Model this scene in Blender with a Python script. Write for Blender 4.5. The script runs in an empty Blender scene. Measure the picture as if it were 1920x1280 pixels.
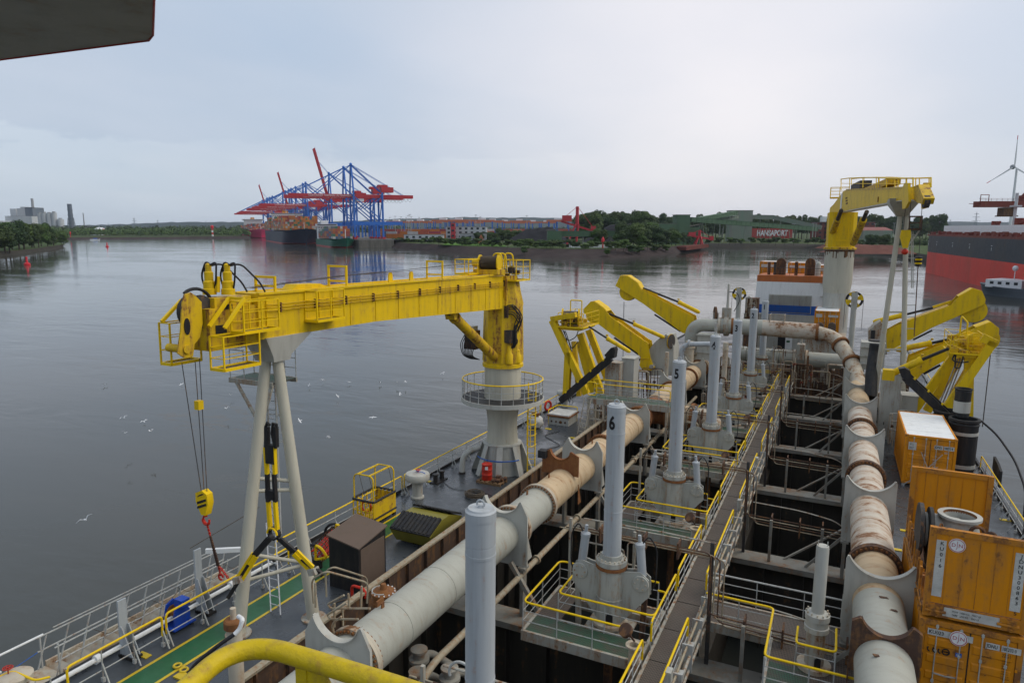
import bpy, bmesh, math, random
from mathutils import Vector, Matrix
random.seed(11)
SC = bpy.context.scene
COL = SC.collection
V = Vector
R = math.radians
pi = math.pi
# ---------------------------------------------------------------- camera, sky, sun, exposure
EYE = 19.5            # eye height above the river
DECK = 13.0           # eye height above the working deck
PITCH = math.atan(212 / 1280)
YAW = R(25.7)
cam_d = bpy.data.cameras.new('camera')
cam = bpy.data.objects.new('camera', cam_d)
COL.objects.link(cam)
cam.location = (0, 0, EYE)
cam.rotation_euler = (pi / 2 - PITCH, 0, YAW)
cam_d.sensor_width = 36
cam_d.lens = 36 * 1280 / 1920
cam_d.clip_start = .1
cam_d.clip_end = 40000
SC.camera = cam
SUN_EL, SUN_AZ = R(48), R(62)      # azimuth measured clockwise from +Y
sun_d = bpy.data.lights.new('sun', 'SUN')
sun_d.energy = 1.5
sun_d.angle = R(50)
sun_d.color = (1, .92, .80)
sun = bpy.data.objects.new('sun', sun_d)
COL.objects.link(sun)
sdir = V((math.sin(SUN_AZ) * math.cos(SUN_EL), math.cos(SUN_AZ) * math.cos(SUN_EL), math.sin(SUN_EL)))
sun.rotation_euler = (-sdir).to_track_quat('-Z', 'Y').to_euler()
SC.view_settings.view_transform = 'Standard'
SC.view_settings.look = 'None'
SC.view_settings.gamma = 1
SC.view_settings.use_curve_mapping = False
SC.view_settings.exposure = 0.40
SC.cycles.max_bounces = 6
SC.cycles.diffuse_bounces = 3
SC.cycles.glossy_bounces = 3
SC.cycles.volume_bounces = 0
SC.cycles.use_adaptive_sampling = True
SC.cycles.adaptive_threshold = .02
W = bpy.data.worlds.new('World')
SC.world = W
W.use_nodes = True
nt = W.node_tree
for n in list(nt.nodes): nt.nodes.remove(n)
class NB:
 def __init__(s, nt): s.nt = nt; s.L = nt.links
 def n(s, t, **k):
  nd = s.nt.nodes.new(t)
  for a, b in k.items():
   if a.startswith('i_'):
    key = a[2:].replace('_', ' ')
    s.set(nd, key, b)
   else: setattr(nd, a, b)
  return nd
 def set(s, nd, key, b):
  sock = nd.inputs[int(key)] if str(key).isdigit() else nd.inputs[key]
  if isinstance(b, bpy.types.NodeSocket): s.L.new(b, sock)
  else: sock.default_value = b
 def math(s, op, a, b=None, clamp=False):
  nd = s.nt.nodes.new('ShaderNodeMath'); nd.operation = op; nd.use_clamp = clamp
  s.set(nd, 0, a)
  if b is not None: s.set(nd, 1, b)
  return nd.outputs[0]
 def mix(s, f, a, b, blend='MIX'):
  nd = s.nt.nodes.new('ShaderNodeMix'); nd.data_type = 'RGBA'; nd.blend_type = blend
  s.set(nd, 0, f); s.set(nd, 6, a); s.set(nd, 7, b)
  return nd.outputs[2]
 def ramp(s, f, *stops):
  nd = s.nt.nodes.new('ShaderNodeValToRGB'); cr = nd.color_ramp
  while len(cr.elements) < len(stops): cr.elements.new(1)
  for e, (p, c) in zip(cr.elements, stops):
   e.position = p; e.color = c if len(c) == 4 else (*c, 1)
  s.set(nd, 0, f)
  return nd.outputs[0]
 def noise(s, vec, scale, detail=4, rough=.55, dist=0, out=0):
  nd = s.nt.nodes.new('ShaderNodeTexNoise')
  s.set(nd, 'Vector', vec); nd.inputs['Scale'].default_value = scale
  nd.inputs['Detail'].default_value = detail; nd.inputs['Roughness'].default_value = rough
  nd.inputs['Distortion'].default_value = dist
  return nd.outputs[out]
 def mapv(s, vec, scale=(1, 1, 1), loc=(0, 0, 0), rot=(0, 0, 0)):
  nd = s.nt.nodes.new('ShaderNodeMapping')
  s.set(nd, 'Vector', vec); nd.inputs['Scale'].default_value = scale
  nd.inputs['Location'].default_value = loc; nd.inputs['Rotation'].default_value = rot
  return nd.outputs[0]
def g3(x): return (x, x, x)
b = NB(nt)
sky = b.n('ShaderNodeTexSky', sky_type='NISHITA', sun_disc=False, sun_elevation=SUN_EL, sun_rotation=SUN_AZ,
   air_density=1.2, dust_density=2.5, ozone_density=1.5)
tc = b.n('ShaderNodeTexCoord').outputs['Generated']
sep = b.n('ShaderNodeSeparateXYZ', i_Vector=tc)
el = b.math('MAXIMUM', sep.outputs[2], 0.0)
den = b.math('ADD', el, .16)
cx = b.math('DIVIDE', sep.outputs[0], den); cy = b.math('DIVIDE', sep.outputs[1], den)
cv = b.n('ShaderNodeCombineXYZ', i_X=cx, i_Y=cy).outputs[0]
n1 = b.noise(b.mapv(cv, (.55, .4, 1), (3.1, .4, 0), (0, 0, .5)), 1.0, 5, .5)
n2 = b.noise(b.mapv(cv, (1.1, .5, 1), (7, 2, 0), (0, 0, .4)), 1.5, 4, .5, .15)
base = b.ramp(el, (0, (.39, .455, .54)), (.10, (.35, .43, .545)), (.24, (.36, .445, .565)), (.5, (.42, .50, .60)), (1, (.50, .56, .64)))
cl = b.mix(b.ramp(n1, (.38, g3(0)), (.72, g3(1))), base, (.50, .54, .62, 1))
cl = b.mix(b.math('MULTIPLY', b.ramp(n2, (.42, g3(0)), (.66, g3(1))), .35), cl, (.40, .46, .55, 1))
lowv = b.mapv(tc, (1, 1, 3.2))
n3 = b.noise(lowv, 7.0, 5, .6)
band = b.ramp(b.math('ADD', el, b.math('MULTIPLY', b.math('SUBTRACT', n3, .5), .13)), (.05, g3(1)), (.098, g3(.95)), (.106, g3(0)))
lft = b.math('MULTIPLY', b.ramp(b.noise(tc, 2.2, 2), (.42, g3(.15)), (.6, g3(1))), .30)
cl = b.mix(b.math('MULTIPLY', band, lft), cl, (.62, .68, .73, 1))
vd = b.n('ShaderNodeVectorMath', operation='DOT_PRODUCT'); b.set(vd, 0, tc)
glow = V((math.sin(R(-9)) * math.cos(R(16)), math.cos(R(-9)) * math.cos(R(16)), math.sin(R(16))))
vd.inputs[1].default_value = glow
g1 = b.math('POWER', b.math('MAXIMUM', vd.outputs['Value'], 0.0), 13.0)
g1 = b.math('MULTIPLY', g1, b.math('ADD', b.math('MULTIPLY', n1, .9), .45))
cl = b.mix(b.math('MULTIPLY', g1, .82, True), cl, (.80, .755, .76, 1))
skyc = b.mix(.88, b.mix(1.0, sky.outputs[0], (.10, .10, .10, 1), 'MULTIPLY'), cl)
bg = b.n('ShaderNodeBackground', i_Color=skyc, i_Strength=1.0)
wo = b.n('ShaderNodeOutputWorld', i_Surface=bg.outputs[0])
# ---------------------------------------------------------------- frames of reference
WORLD_EYE = V((0, 0, EYE))
RIGHT = V((math.cos(YAW), math.sin(YAW), 0))
FWD = V((-math.sin(YAW) * math.cos(PITCH), math.cos(YAW) * math.cos(PITCH), -math.sin(PITCH)))
UPV = RIGHT.cross(FWD)
TRIM = R(1.376)                     # the vessel is trimmed by the stern
SHIP_M = Matrix.Translation((0, 0, EYE)) @ Matrix.Rotation(-TRIM, 4, 'X') @ Matrix.Translation((0, 0, -DECK))
SHIP_R = Matrix.Rotation(-TRIM, 3, 'X')
def ray(px, py): return FWD + RIGHT * ((px - 960) / 1280) - UPV * ((py - 640) / 1280)
def at(px, py, X=None, Y=None, Z=None):
 """a point on board, in ship metres (X to starboard of the picture, Y aft, Z over the deck), from its bearing and one known coordinate"""
 d = SHIP_R.transposed() @ ray(px, py); o = V((0, 0, DECK))
 t = X / d.x if X is not None else Y / d.y if Y is not None else (Z - o.z) / d.z
 return o + d * t
def aw(px, py=None, z=0.0, D=None):
 """a point ashore, in world metres"""
 if D is not None:
  d = RIGHT * ((px - 960) / 1280 * .987) + V((-math.sin(YAW), math.cos(YAW), 0))
  p = d * D; p.z = z; return p
 d = ray(px, py); return WORLD_EYE + d * ((z - EYE) / d.z)
# ---------------------------------------------------------------- mesh builder
ORG = {}
SHIP = []
ONSHIP = [False]
class MB:
 def __init__(s): s.v = []; s.f = []; s.c = None
 def add(s, vs, fs):
  o = len(s.v); s.v += [V(q) for q in vs]; s.f += [tuple(i + o for i in q) for q in fs]
  return s
 def box(s, x0, x1, y0, y1, z0, z1):
  if x0 > x1: x0, x1 = x1, x0
  if y0 > y1: y0, y1 = y1, y0
  if z0 > z1: z0, z1 = z1, z0
  return s.add([(x0, y0, z0), (x1, y0, z0), (x1, y1, z0), (x0, y1, z0), (x0, y0, z1), (x1, y0, z1), (x1, y1, z1), (x0, y1, z1)],
    [(3, 2, 1, 0), (4, 5, 6, 7), (0, 1, 5, 4), (1, 2, 6, 5), (2, 3, 7, 6), (3, 0, 4, 7)])
 def obox(s, c, a, b_, d):
  c, a, b_, d = V(c), V(a), V(b_), V(d)
  if a.cross(b_).dot(d) < 0: a = -a
  P = [c + a * i + b_ * j + d * k for k in (-1, 1) for (i, j) in ((-1, -1), (1, -1), (1, 1), (-1, 1))]
  return s.add(P, [(3, 2, 1, 0), (4, 5, 6, 7), (0, 1, 5, 4), (1, 2, 6, 5), (2, 3, 7, 6), (3, 0, 4, 7)])
 def beam(s, p, q, w, h=None, up=(0, 0, 1)):
  p, q = V(p), V(q); h = h or w; d = q - p
  if d.length < 1e-6: return s
  u = V(up)
  if abs(d.normalized().dot(u)) > .985: u = V((0, 1, 0))
  a = d.cross(u).normalized(); b_ = a.cross(d).normalized()
  return s.obox((p + q) / 2, a * w / 2, d / 2, b_ * h / 2)
 def cyl(s, p, q, r, r2=None, n=12, caps=True):
  p, q = V(p), V(q); d = (q - p).normalized(); r2 = r if r2 is None else r2
  a = d.orthogonal().normalized(); b_ = d.cross(a)
  vs = []
  for c, rr in ((p, r), (q, r2)):
   for i in range(n):
    t = 2 * pi * i / n; vs.append(c + (a * math.cos(t) + b_ * math.sin(t)) * rr)
  fs = [(i, (i + 1) % n, n + (i + 1) % n, n + i) for i in range(n)]
  if caps: fs += [tuple(reversed(range(n))), tuple(range(n, 2 * n))]
  return s.add(vs, fs)
 def path(s, pts, r, n=6, closed=False, caps=True):
  pts = [V(p) for p in pts]; m = len(pts)
  if m < 2: return s
  T = []
  for i in range(m):
   a = pts[i - 1] if (i > 0 or closed) else pts[i]; c = pts[(i + 1) % m] if (i < m - 1 or closed) else pts[i]
   t = (c - a); T.append(t.normalized() if t.length > 1e-9 else V((0, 0, 1)))
  u = T[0].orthogonal().normalized(); vs = []
  for i in range(m):
   u = (u - T[i] * u.dot(T[i])).normalized(); w = T[i].cross(u)
   k = 1.0
   if 0 < i < m - 1 or closed:
    e1 = (pts[i] - pts[i - 1]).normalized(); c = max(.5, abs(T[i].dot(e1))); k = min(1.25, 1 / c)
   rr = (r[i] if isinstance(r, (list, tuple)) else r) * (k if n > 8 else 1)
   for j in range(n):
    t = 2 * pi * j / n; vs.append(pts[i] + (u * math.cos(t) + w * math.sin(t)) * rr)
  fs = []
  for i in range(m if closed else m - 1):
   k = (i + 1) % m
   for j in range(n): fs.append((i * n + j, i * n + (j + 1) % n, k * n + (j + 1) % n, k * n + j))
  if caps and not closed: fs += [tuple(reversed(range(n))), tuple(range((m - 1) * n, m * n))]
  return s.add(vs, fs)
 def prism(s, poly, o, u, v, w):
  """polygon poly (in u,v axes at o) given the thickness vector w (centred)"""
  o, u, v, w = V(o), V(u), V(v), V(w)
  A = sum(poly[i][0] * poly[(i + 1) % len(poly)][1] - poly[(i + 1) % len(poly)][0] * poly[i][1] for i in range(len(poly)))
  if (u.cross(v).dot(w) < 0) != (A < 0): poly = list(reversed(poly))
  n = len(poly)
  vs = [o + u * a + v * c - w / 2 for a, c in poly] + [o + u * a + v * c + w / 2 for a, c in poly]
  return s.add(vs, [tuple(reversed(range(n))), tuple(range(n, 2 * n))] + [(i, (i + 1) % n, n + (i + 1) % n, n + i) for i in range(n)])
 def lathe(s, prof, c, n=24, ax=(0, 0, 1), caps=True):
  c = V(c); d = V(ax).normalized(); a = d.orthogonal().normalized(); b_ = d.cross(a); vs = []
  for r, z in prof:
   for i in range(n):
    t = 2 * pi * i / n; vs.append(c + d * z + (a * math.cos(t) + b_ * math.sin(t)) * max(r, 1e-4))
  fs = []
  for k in range(len(prof) - 1):
   for i in range(n): fs.append((k * n + i, k * n + (i + 1) % n, (k + 1) * n + (i + 1) % n, (k + 1) * n + i))
  if caps: fs += [tuple(reversed(range(n))), tuple(range((len(prof) - 1) * n, len(prof) * n))]
  return s.add(vs, fs)
 def ball(s, c, r, n=8, m=6, sc=(1, 1, 1)):
  c = V(c); prof = [(math.sin(pi * k / m), -math.cos(pi * k / m)) for k in range(m + 1)]; vs = []
  for q, z in prof:
   for i in range(n):
    t = 2 * pi * i / n; vs.append(c + V((q * math.cos(t) * sc[0], q * math.sin(t) * sc[1], z * sc[2])) * r)
  return s.add(vs, [(k * n + i, k * n + (i + 1) % n, (k + 1) * n + (i + 1) % n, (k + 1) * n + i) for k in range(m) for i in range(n)])
 def build(s, name, mat, parent=None, smooth=True, **k):
  org = ORG.get(parent.name, V()) if parent is not None else V()
  me = bpy.data.meshes.new(name)
  me.from_pydata([tuple(q - org) for q in s.v], [], s.f)
  for m in (mat if isinstance(mat, (list, tuple)) else [mat]): me.materials.append(m)
  if smooth:
   me.polygons.foreach_set('use_smooth', [True] * len(me.polygons))
   me.set_sharp_from_angle(angle=R(38))
  if s.c is not None:
   at_ = me.color_attributes.new('tint', 'FLOAT_COLOR', 'CORNER')
   col = []
   for fi, fa in enumerate(s.f): col += list((*s.c[fi], 1)) * len(fa)
   at_.data.foreach_set('color', col)
  o = bpy.data.objects.new(name, me); COL.objects.link(o)
  if parent is not None:
   o.parent = parent; ORG[o.name] = org
  elif ONSHIP[0]: SHIP.append(o)
  for a, c in k.items(): o[a] = c
  return o
def thing(name, label, cat, org=(0, 0, 0), group=None, **k):
 o = bpy.data.objects.new(name, None); COL.objects.link(o); o.empty_display_size = .3
 o.location = org; ORG[o.name] = V(org); o['label'] = label; o['category'] = cat
 if group: o['group'] = group
 for a, c in k.items(): o[a] = c
 if ONSHIP[0]: SHIP.append(o)
 return o
def solo(mb, name, mat, label, cat, group=None, **k):
 o = mb.build(name, mat, None, **k); o['label'] = label; o['category'] = cat
 if group: o['group'] = group
 return o
def dup(root, loc, rotz=None, label=None, group=None, scale=None):
 def cp(o, par):
  c = o.copy(); COL.objects.link(c)
  if par is not None: c.parent = par
  for ch in o.children: cp(ch, c)
  return c
 r = cp(root, None); r.location = loc
 if rotz is not None: r.rotation_euler = (0, 0, rotz)
 if scale is not None: r.scale = (scale,) * 3 if isinstance(scale, (int, float)) else scale
 if label: r['label'] = label
 if group: r['group'] = group
 if ONSHIP[0]: SHIP.append(r)
 return r
def fillet(pts, r=.15, k=4, closed=False):
 pts = [V(p) for p in pts]; out = []; m = len(pts)
 for i in range(m):
  if not closed and i in (0, m - 1): out.append(pts[i]); continue
  p, a, c = pts[i], pts[i - 1], pts[(i + 1) % m]
  d1, d2 = a - p, c - p; rr = min(r, d1.length * .49, d2.length * .49)
  s1, s2 = p + d1.normalized() * rr, p + d2.normalized() * rr
  for j in range(k + 1):
   t = j / k; out.append(s1 * (1 - t) ** 2 + p * 2 * t * (1 - t) + s2 * t * t)
 return out
def arc(c, r, a0, a1, n, u=(1, 0, 0), v=(0, 0, 1)):
 c, u, v = V(c), V(u), V(v)
 return [c + (u * math.cos(a0 + (a1 - a0) * i / n) + v * math.sin(a0 + (a1 - a0) * i / n)) * r for i in range(n + 1)]
def sag(p, q, d, n=8):
 p, q = V(p), V(q)
 return [p.lerp(q, i / n) - V((0, 0, 1)) * d * 4 * (i / n) * (1 - i / n) for i in range(n + 1)]
_txt = {}
def text(name, s, size, o, u, v, mat, parent, depth=.004, bend=None, align='CENTER', squeeze=1.0, bold=0, **k):
 """flat lettering: baseline direction u, up direction v, centre/left at o"""
 key = (s, align, bold)
 if key not in _txt:
  cu = bpy.data.curves.new('lettering', 'FONT'); cu.body = s; cu.size = 1; cu.align_x = align; cu.align_y = 'CENTER'
  cu.resolution_u = 3; cu.offset = bold
  ob = bpy.data.objects.new('lettering', cu); COL.objects.link(ob)
  dg = bpy.context.evaluated_depsgraph_get(); dg.update()
  me = bpy.data.meshes.new_from_object(ob.evaluated_get(dg))
  _txt[key] = ([V(q.co) for q in me.vertices], [tuple(p.vertices) for p in me.polygons])
  bpy.data.objects.remove(ob); bpy.data.curves.remove(cu); bpy.data.meshes.remove(me)
 vs, fs = _txt[key]; u, v, o = V(u).normalized(), V(v).normalized(), V(o); w = u.cross(v)
 m = MB(); P = []
 for q in vs:
  x, y = q.x * size * squeeze, q.y * size
  if bend:
   t = x / bend; P.append(o + u * bend * math.sin(t) + w * (bend * (math.cos(t) - 1) + depth) + v * y)
  else: P.append(o + u * x + v * y + w * depth)
 m.add(P, fs)
 return m.build(name, mat, parent, smooth=False, **k)
# ---------------------------------------------------------------- materials
M = {}
RUST = (.16, .055, .02, 1); RUST2 = (.07, .03, .018, 1)
def paint(name, col, rust=.25, scale=1.2, axis=(3, 3, .5), rough=.45, grime=.35, spots=.5, dirt=(.09, .075, .055, 1), metal=0, bump=.15, streak=.3):
 m = bpy.data.materials.new(name); m.use_nodes = True; b = NB(m.node_tree); bs = m.node_tree.nodes['Principled BSDF']
 tc = b.n('ShaderNodeTexCoord').outputs['Object']
 big = b.noise(tc, .35 * scale, 5, .6)
 st = b.noise(b.mapv(tc, axis), scale, 6, .62)
 fine = b.noise(tc, 5 * scale, 5, .65)
 c = b.mix(b.math('MULTIPLY', b.ramp(big, (.35, g3(0)), (.75, g3(1))), grime), (*col, 1), tuple(x * .62 + d * .25 for x, d in zip(col, dirt)) + (1,))
 c = b.mix(b.math('MULTIPLY', b.ramp(st, (.45, g3(0)), (.70, g3(1))), streak), c, dirt)
 if rust > 0:
  f = b.math('ADD', b.math('MULTIPLY', st, .6), b.math('MULTIPLY', fine, .4))
  lo = .72 - rust * .30
  rm = b.ramp(f, (lo, g3(0)), (lo + .05, g3(1)))
  rc = b.mix(fine, RUST, RUST2)
  c = b.mix(b.math('MULTIPLY', rm, .9), c, rc)
  halo = b.ramp(f, (lo - .09, g3(0)), (lo, g3(1)))
  c = b.mix(b.math('MULTIPLY', halo, .35), c, (.35, .16, .05, 1))
 b.L.new(c, bs.inputs['Base Color'])
 rr = b.math('ADD', b.math('MULTIPLY', fine, .25), rough - .12)
 b.L.new(rr, bs.inputs['Roughness']); bs.inputs['Metallic'].default_value = metal
 bs.inputs['Specular IOR Level'].default_value = .2
 if bump:
  bp = b.n('ShaderNodeBump', i_Strength=bump, i_Distance=.02, i_Height=b.math('ADD', fine, b.math('MULTIPLY', st, .5)))
  b.L.new(bp.outputs[0], bs.inputs['Normal'])
 M[name] = m; return m
def flat(name, col, rough=.6, metal=0, emit=0):
 m = bpy.data.materials.new(name); m.use_nodes = True; b = NB(m.node_tree); bs = m.node_tree.nodes['Principled BSDF']
 tc = b.n('ShaderNodeTexCoord').outputs['Object']
 n = b.noise(tc, 2.3, 4, .6)
 c = b.mix(b.ramp(n, (.3, g3(0)), (.75, g3(.5))), (*col, 1), tuple(x * .6 for x in col) + (1,))
 b.L.new(c, bs.inputs['Base Color']); bs.inputs['Roughness'].default_value = rough; bs.inputs['Metallic'].default_value = metal
 bs.inputs['Specular IOR Level'].default_value = .35
 M[name] = m; return m
paint('yellow', (.74, .485, .005), rust=.33, scale=1.0, grime=.25, rough=.5, streak=.22)
paint('yellow_dirty', (.66, .43, .008), rust=.62, scale=1.1, grime=.4, rough=.5, streak=.35)
paint('yellow_rail', (.80, .53, .005), rust=.12, scale=1.5, grime=.15, rough=.38, streak=.1)
paint('yellow_near', (.56, .405, .008), rust=.30, scale=9, grime=.5, rough=.36, streak=.3, bump=.25)
paint('grey', (.43, .425, .38), rust=.22, scale=1.1, grime=.25, rough=.5, streak=.25)
paint('grey_cool', (.40, .425, .44), rust=.22, scale=1.0, axis=(5, 5, .35), grime=.22, rough=.45, streak=.22)
paint('grey_rusty', (.37, .36, .31), rust=.55, scale=1.3, grime=.5, rough=.55, streak=.5)
paint('grey_worn', (.42, .42, .375), rust=.30, scale=1.4, grime=.35, rough=.5, streak=.4)
paint('mast_beige', (.49, .465, .375), rust=.16, scale=.8, axis=(3, 3, .25), grime=.3, rough=.5, streak=.25)
paint('rail_grey', (.42, .43, .41), rust=.35, scale=2, grime=.3, rough=.5, streak=.3)
paint('rail_beige', (.33, .29, .21), rust=.5, scale=2, grime=.4, rough=.6, streak=.4)
paint('white', (.74, .75, .74), rust=.12, scale=1, grime=.12, rough=.45, streak=.12)
paint('pipe_paint', (.375, .375, .325), rust=.24, scale=.9, axis=(.9, 3.5, .9), grime=.25, rough=.5, streak=.2)
paint('pipe_beige', (.53, .40, .25), rust=.42, scale=.8, axis=(.5, 4.5, .5), grime=.3, rough=.55, streak=.25)
paint('pipe_rusty', (.54, .49, .41), rust=.62, scale=.6, axis=(.6, 2.6, .6), grime=.4, rough=.6, streak=.25)
paint('pipe_worn', (.48, .43, .34), rust=.52, scale=.9, axis=(1.6, 1.6, .6), grime=.4, rough=.6, streak=.3)
paint('rust', (.15, .06, .03), rust=.8, scale=1.6, grime=.6, rough=.85, spots=1, bump=.5)
paint('rust_orange', (.20, .075, .028), rust=.55, scale=1.3, grime=.5, rough=.8, bump=.4)
paint('rust_dark', (.075, .042, .03), rust=.5, scale=1.2, grime=.5, rough=.75, bump=.4)
paint('coaming', (.095, .06, .045), rust=.45, scale=.9, grime=.6, rough=.7, bump=.35)
paint('beam_grey', (.27, .26, .225), rust=.42, scale=1.2, axis=(1, 1, 1), grime=.7, rough=.6, streak=.6, bump=.5)
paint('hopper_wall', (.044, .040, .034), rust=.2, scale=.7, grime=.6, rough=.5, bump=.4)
paint('black', (.018, .018, .02), rust=.03, scale=1.5, grime=.3, rough=.42)
paint('rubber', (.022, .023, .025), rust=0, scale=1.5, grime=.3, rough=.6)
paint('dark_steel', (.05, .048, .048), rust=.35, scale=1.5, grime=.5, rough=.6)
paint('hose', (.02, .021, .024), rust=0, scale=3, grime=.2, rough=.5)
paint('orange', (.64, .235, .005), rust=.40, scale=.8, axis=(2.5, 2.5, .35), grime=.3, rough=.5, streak=.22)
paint('orange_rusty', (.50, .19, .01), rust=.72, scale=1.4, axis=(2, 2, .6), grime=.4, rough=.6, streak=.35)
paint('red', (.52, .03, .015), rust=.08, scale=2, grime=.2, rough=.4)
paint('blue', (.01, .06, .38), rust=.06, scale=2, grime=.2, rough=.4)
paint('stripe_blue', (.02, .11, .42), rust=.05, scale=.7, grime=.15, rough=.45)
paint('funnel_orange', (.45, .13, .035), rust=.15, scale=.6, grime=.3, rough=.5)
paint('brown_top', (.13, .095, .075), rust=.1, scale=1.6, axis=(2, 2, 2), grime=.5, rough=.75)
paint('wood', (.20, .12, .06), rust=0, scale=2, axis=(2, 8, 2), grime=.4, rough=.8)
paint('canvas', (.55, .54, .50), rust=.05, scale=3, axis=(1, 1, 1), grime=.5, rough=.85, bump=.8)
paint('aluminium', (.55, .56, .57), rust=0, scale=2, grime=.2, rough=.35, metal=.6)
paint('chain_red', (.42, .02, .012), rust=.3, scale=4, grime=.3, rough=.5)
paint('rope', (.10, .08, .06), rust=0, scale=8, grime=.4, rough=.9)
flat('ink', (.012, .012, .014), .5)
flat('ink_white', (.72, .72, .70), .5)
flat('ink_red', (.42, .03, .05), .5)
flat('glass_dark', (.02, .025, .03), .15)
flat('green_dumpster', (.20, .175, .025), .5)
def deck_mat(name, col, rlo=.18, rhi=.5, puddle=.5):
 m = bpy.data.materials.new(name); m.use_nodes = True; b = NB(m.node_tree); bs = m.node_tree.nodes['Principled BSDF']
 tc = b.n('ShaderNodeTexCoord').outputs['Object']
 big = b.noise(tc, .45, 5, .6); mid = b.noise(tc, 2.2, 5, .65); fine = b.noise(tc, 14, 3)
 c = b.mix(b.ramp(big, (.35, g3(0)), (.7, g3(.8))), (*col, 1), tuple(x * .62 for x in col) + (1,))
 c = b.mix(b.ramp(mid, (.60, g3(0)), (.74, g3(.45))), c, (.10, .085, .07, 1))
 c = b.mix(b.ramp(b.noise(tc, .9, 6, .7), (.68, g3(0)), (.73, g3(.6))), c, (.12, .06, .035, 1))
 b.L.new(c, bs.inputs['Base Color'])
 r = b.ramp(b.math('ADD', b.math('MULTIPLY', big, .6), b.math('MULTIPLY', mid, .4)), (.40, g3(rlo)), (.62, g3(rhi)))
 b.L.new(r, bs.inputs['Roughness']); bs.inputs['Specular IOR Level'].default_value = .5
 bp = b.n('ShaderNodeBump', i_Strength=.12, i_Distance=.01, i_Height=fine); b.L.new(bp.outputs[0], bs.inputs['Normal'])
 M[name] = m; return m
deck_mat('deck', (.050, .057, .064))
deck_mat('deck_green', (.010, .105, .03), .3, .6)
deck_mat('line_yellow', (.62, .44, .01), .35, .6)
def grating(name, col, hole=(.04, .033, .028), pitch=34, ax=0):
 m = bpy.data.materials.new(name); m.use_nodes = True; b = NB(m.node_tree); bs = m.node_tree.nodes['Principled BSDF']
 tc = b.n('ShaderNodeTexCoord').outputs['Object']; sx = b.n('ShaderNodeSeparateXYZ', i_Vector=tc)
 w1 = b.math('SINE', b.math('MULTIPLY', sx.outputs[ax], 2 * pi * 1 / .045)); w2 = b.math('SINE', b.math('MULTIPLY', sx.outputs[1 - ax], 2 * pi / .11))
 bars = b.math('MAXIMUM', b.ramp(w1, (.35, g3(0)), (.6, g3(1))), b.ramp(w2, (.80, g3(0)), (.9, g3(.8))))
 n = b.noise(tc, 1.6, 5, .65)
 c = b.mix(b.ramp(n, (.42, g3(0)), (.66, g3(.75))), (*col, 1), (.13, .085, .06, 1))
 c = b.mix(bars, (*hole, 1), c)
 b.L.new(c, bs.inputs['Base Color']); bs.inputs['Roughness'].default_value = .6
 bp = b.n('ShaderNodeBump', i_Strength=.5, i_Distance=.02, i_Height=bars); b.L.new(bp.outputs[0], bs.inputs['Normal'])
 M[name] = m; return m
grating('grate_brown', (.16, .115, .08))
grating('grate_green', (.02, .13, .065))
grating('grate_grey', (.15, .12, .09))
def attr_mat(name, rough=.6, rust=.1):
 m = bpy.data.materials.new(name); m.use_nodes = True; b = NB(m.node_tree); bs = m.node_tree.nodes['Principled BSDF']
 a = b.n('ShaderNodeAttribute', attribute_name='tint').outputs['Color']
 tc = b.n('ShaderNodeTexCoord').outputs['Object']; n = b.noise(b.mapv(tc, (1, 1, .3)), .5, 5, .6)
 c = b.mix(b.ramp(n, (.4, g3(0)), (.75, g3(.5))), a, (.10, .08, .07, 1))
 b.L.new(c, bs.inputs['Base Color']); bs.inputs['Roughness'].default_value = rough
 M[name] = m; return m
attr_mat('tinted')
# ================================================================ RIVER, LAND, FAR THINGS
def water_mat():
 m = bpy.data.materials.new('river_water'); m.use_nodes = True; b = NB(m.node_tree); bs = m.node_tree.nodes['Principled BSDF']
 tc = b.n('ShaderNodeTexCoord').outputs['Object']
 big = b.noise(b.mapv(tc, (.006, .013, 1), (0, 0, 0), (0, 0, .45)), 1.0, 5, .62, .6)
 c = b.mix(b.ramp(big, (.35, g3(0)), (.7, g3(1))), (.040, .046, .042, 1), (.062, .058, .047, 1))
 rd = b.math('ABSOLUTE', b.math('SUBTRACT', b.noise(b.mapv(tc, (.009, .030, 1), (9, 3, 0), (0, 0, .35)), 1.0, 6, .62, 1.2), .5))
 drift = b.math('MULTIPLY', b.ramp(rd, (.0, g3(1)), (.007, g3(0))), b.ramp(b.noise(b.mapv(tc, (.02, .05, 1)), 1.0, 3), (.48, g3(0)), (.6, g3(.8))))
 c = b.mix(b.math('MULTIPLY', drift, .45), c, (.15, .12, .09, 1)); b.L.new(b.math('SUBTRACT', .5, b.math('MULTIPLY', drift, .35)), bs.inputs['Specular IOR Level'])
 b.L.new(c, bs.inputs['Base Color'])
 bs.inputs['Roughness'].default_value = .07; bs.inputs['IOR'].default_value = 1.333
 w1 = b.noise(b.mapv(tc, (.75, 1.6, 1), (0, 0, 0), (0, 0, .45)), 1.0, 4, .6)
 w2 = b.noise(b.mapv(tc, (.10, .24, 1), (0, 0, 0), (0, 0, .35)), 1.0, 3, .55, .3)
 w3 = b.noise(b.mapv(tc, (3.2, 5.5, 1)), 1.0, 3, .6)
 calm = b.ramp(b.noise(b.mapv(tc, (.010, .028, 1), (4, 1, 0), (0, 0, .5)), 1.0, 5, .6, .8), (.42, g3(.16)), (.60, g3(1)))
 h = b.math('ADD', b.math('MULTIPLY', w1, .030), b.math('ADD', b.math('MULTIPLY', w2, .30), b.math('MULTIPLY', w3, .010)))
 bp = b.n('ShaderNodeBump', i_Strength=b.math('MULTIPLY', calm, .62), i_Distance=1.0, i_Height=h)
 b.L.new(bp.outputs[0], bs.inputs['Normal'])
 M['water'] = m
water_mat()
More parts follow.
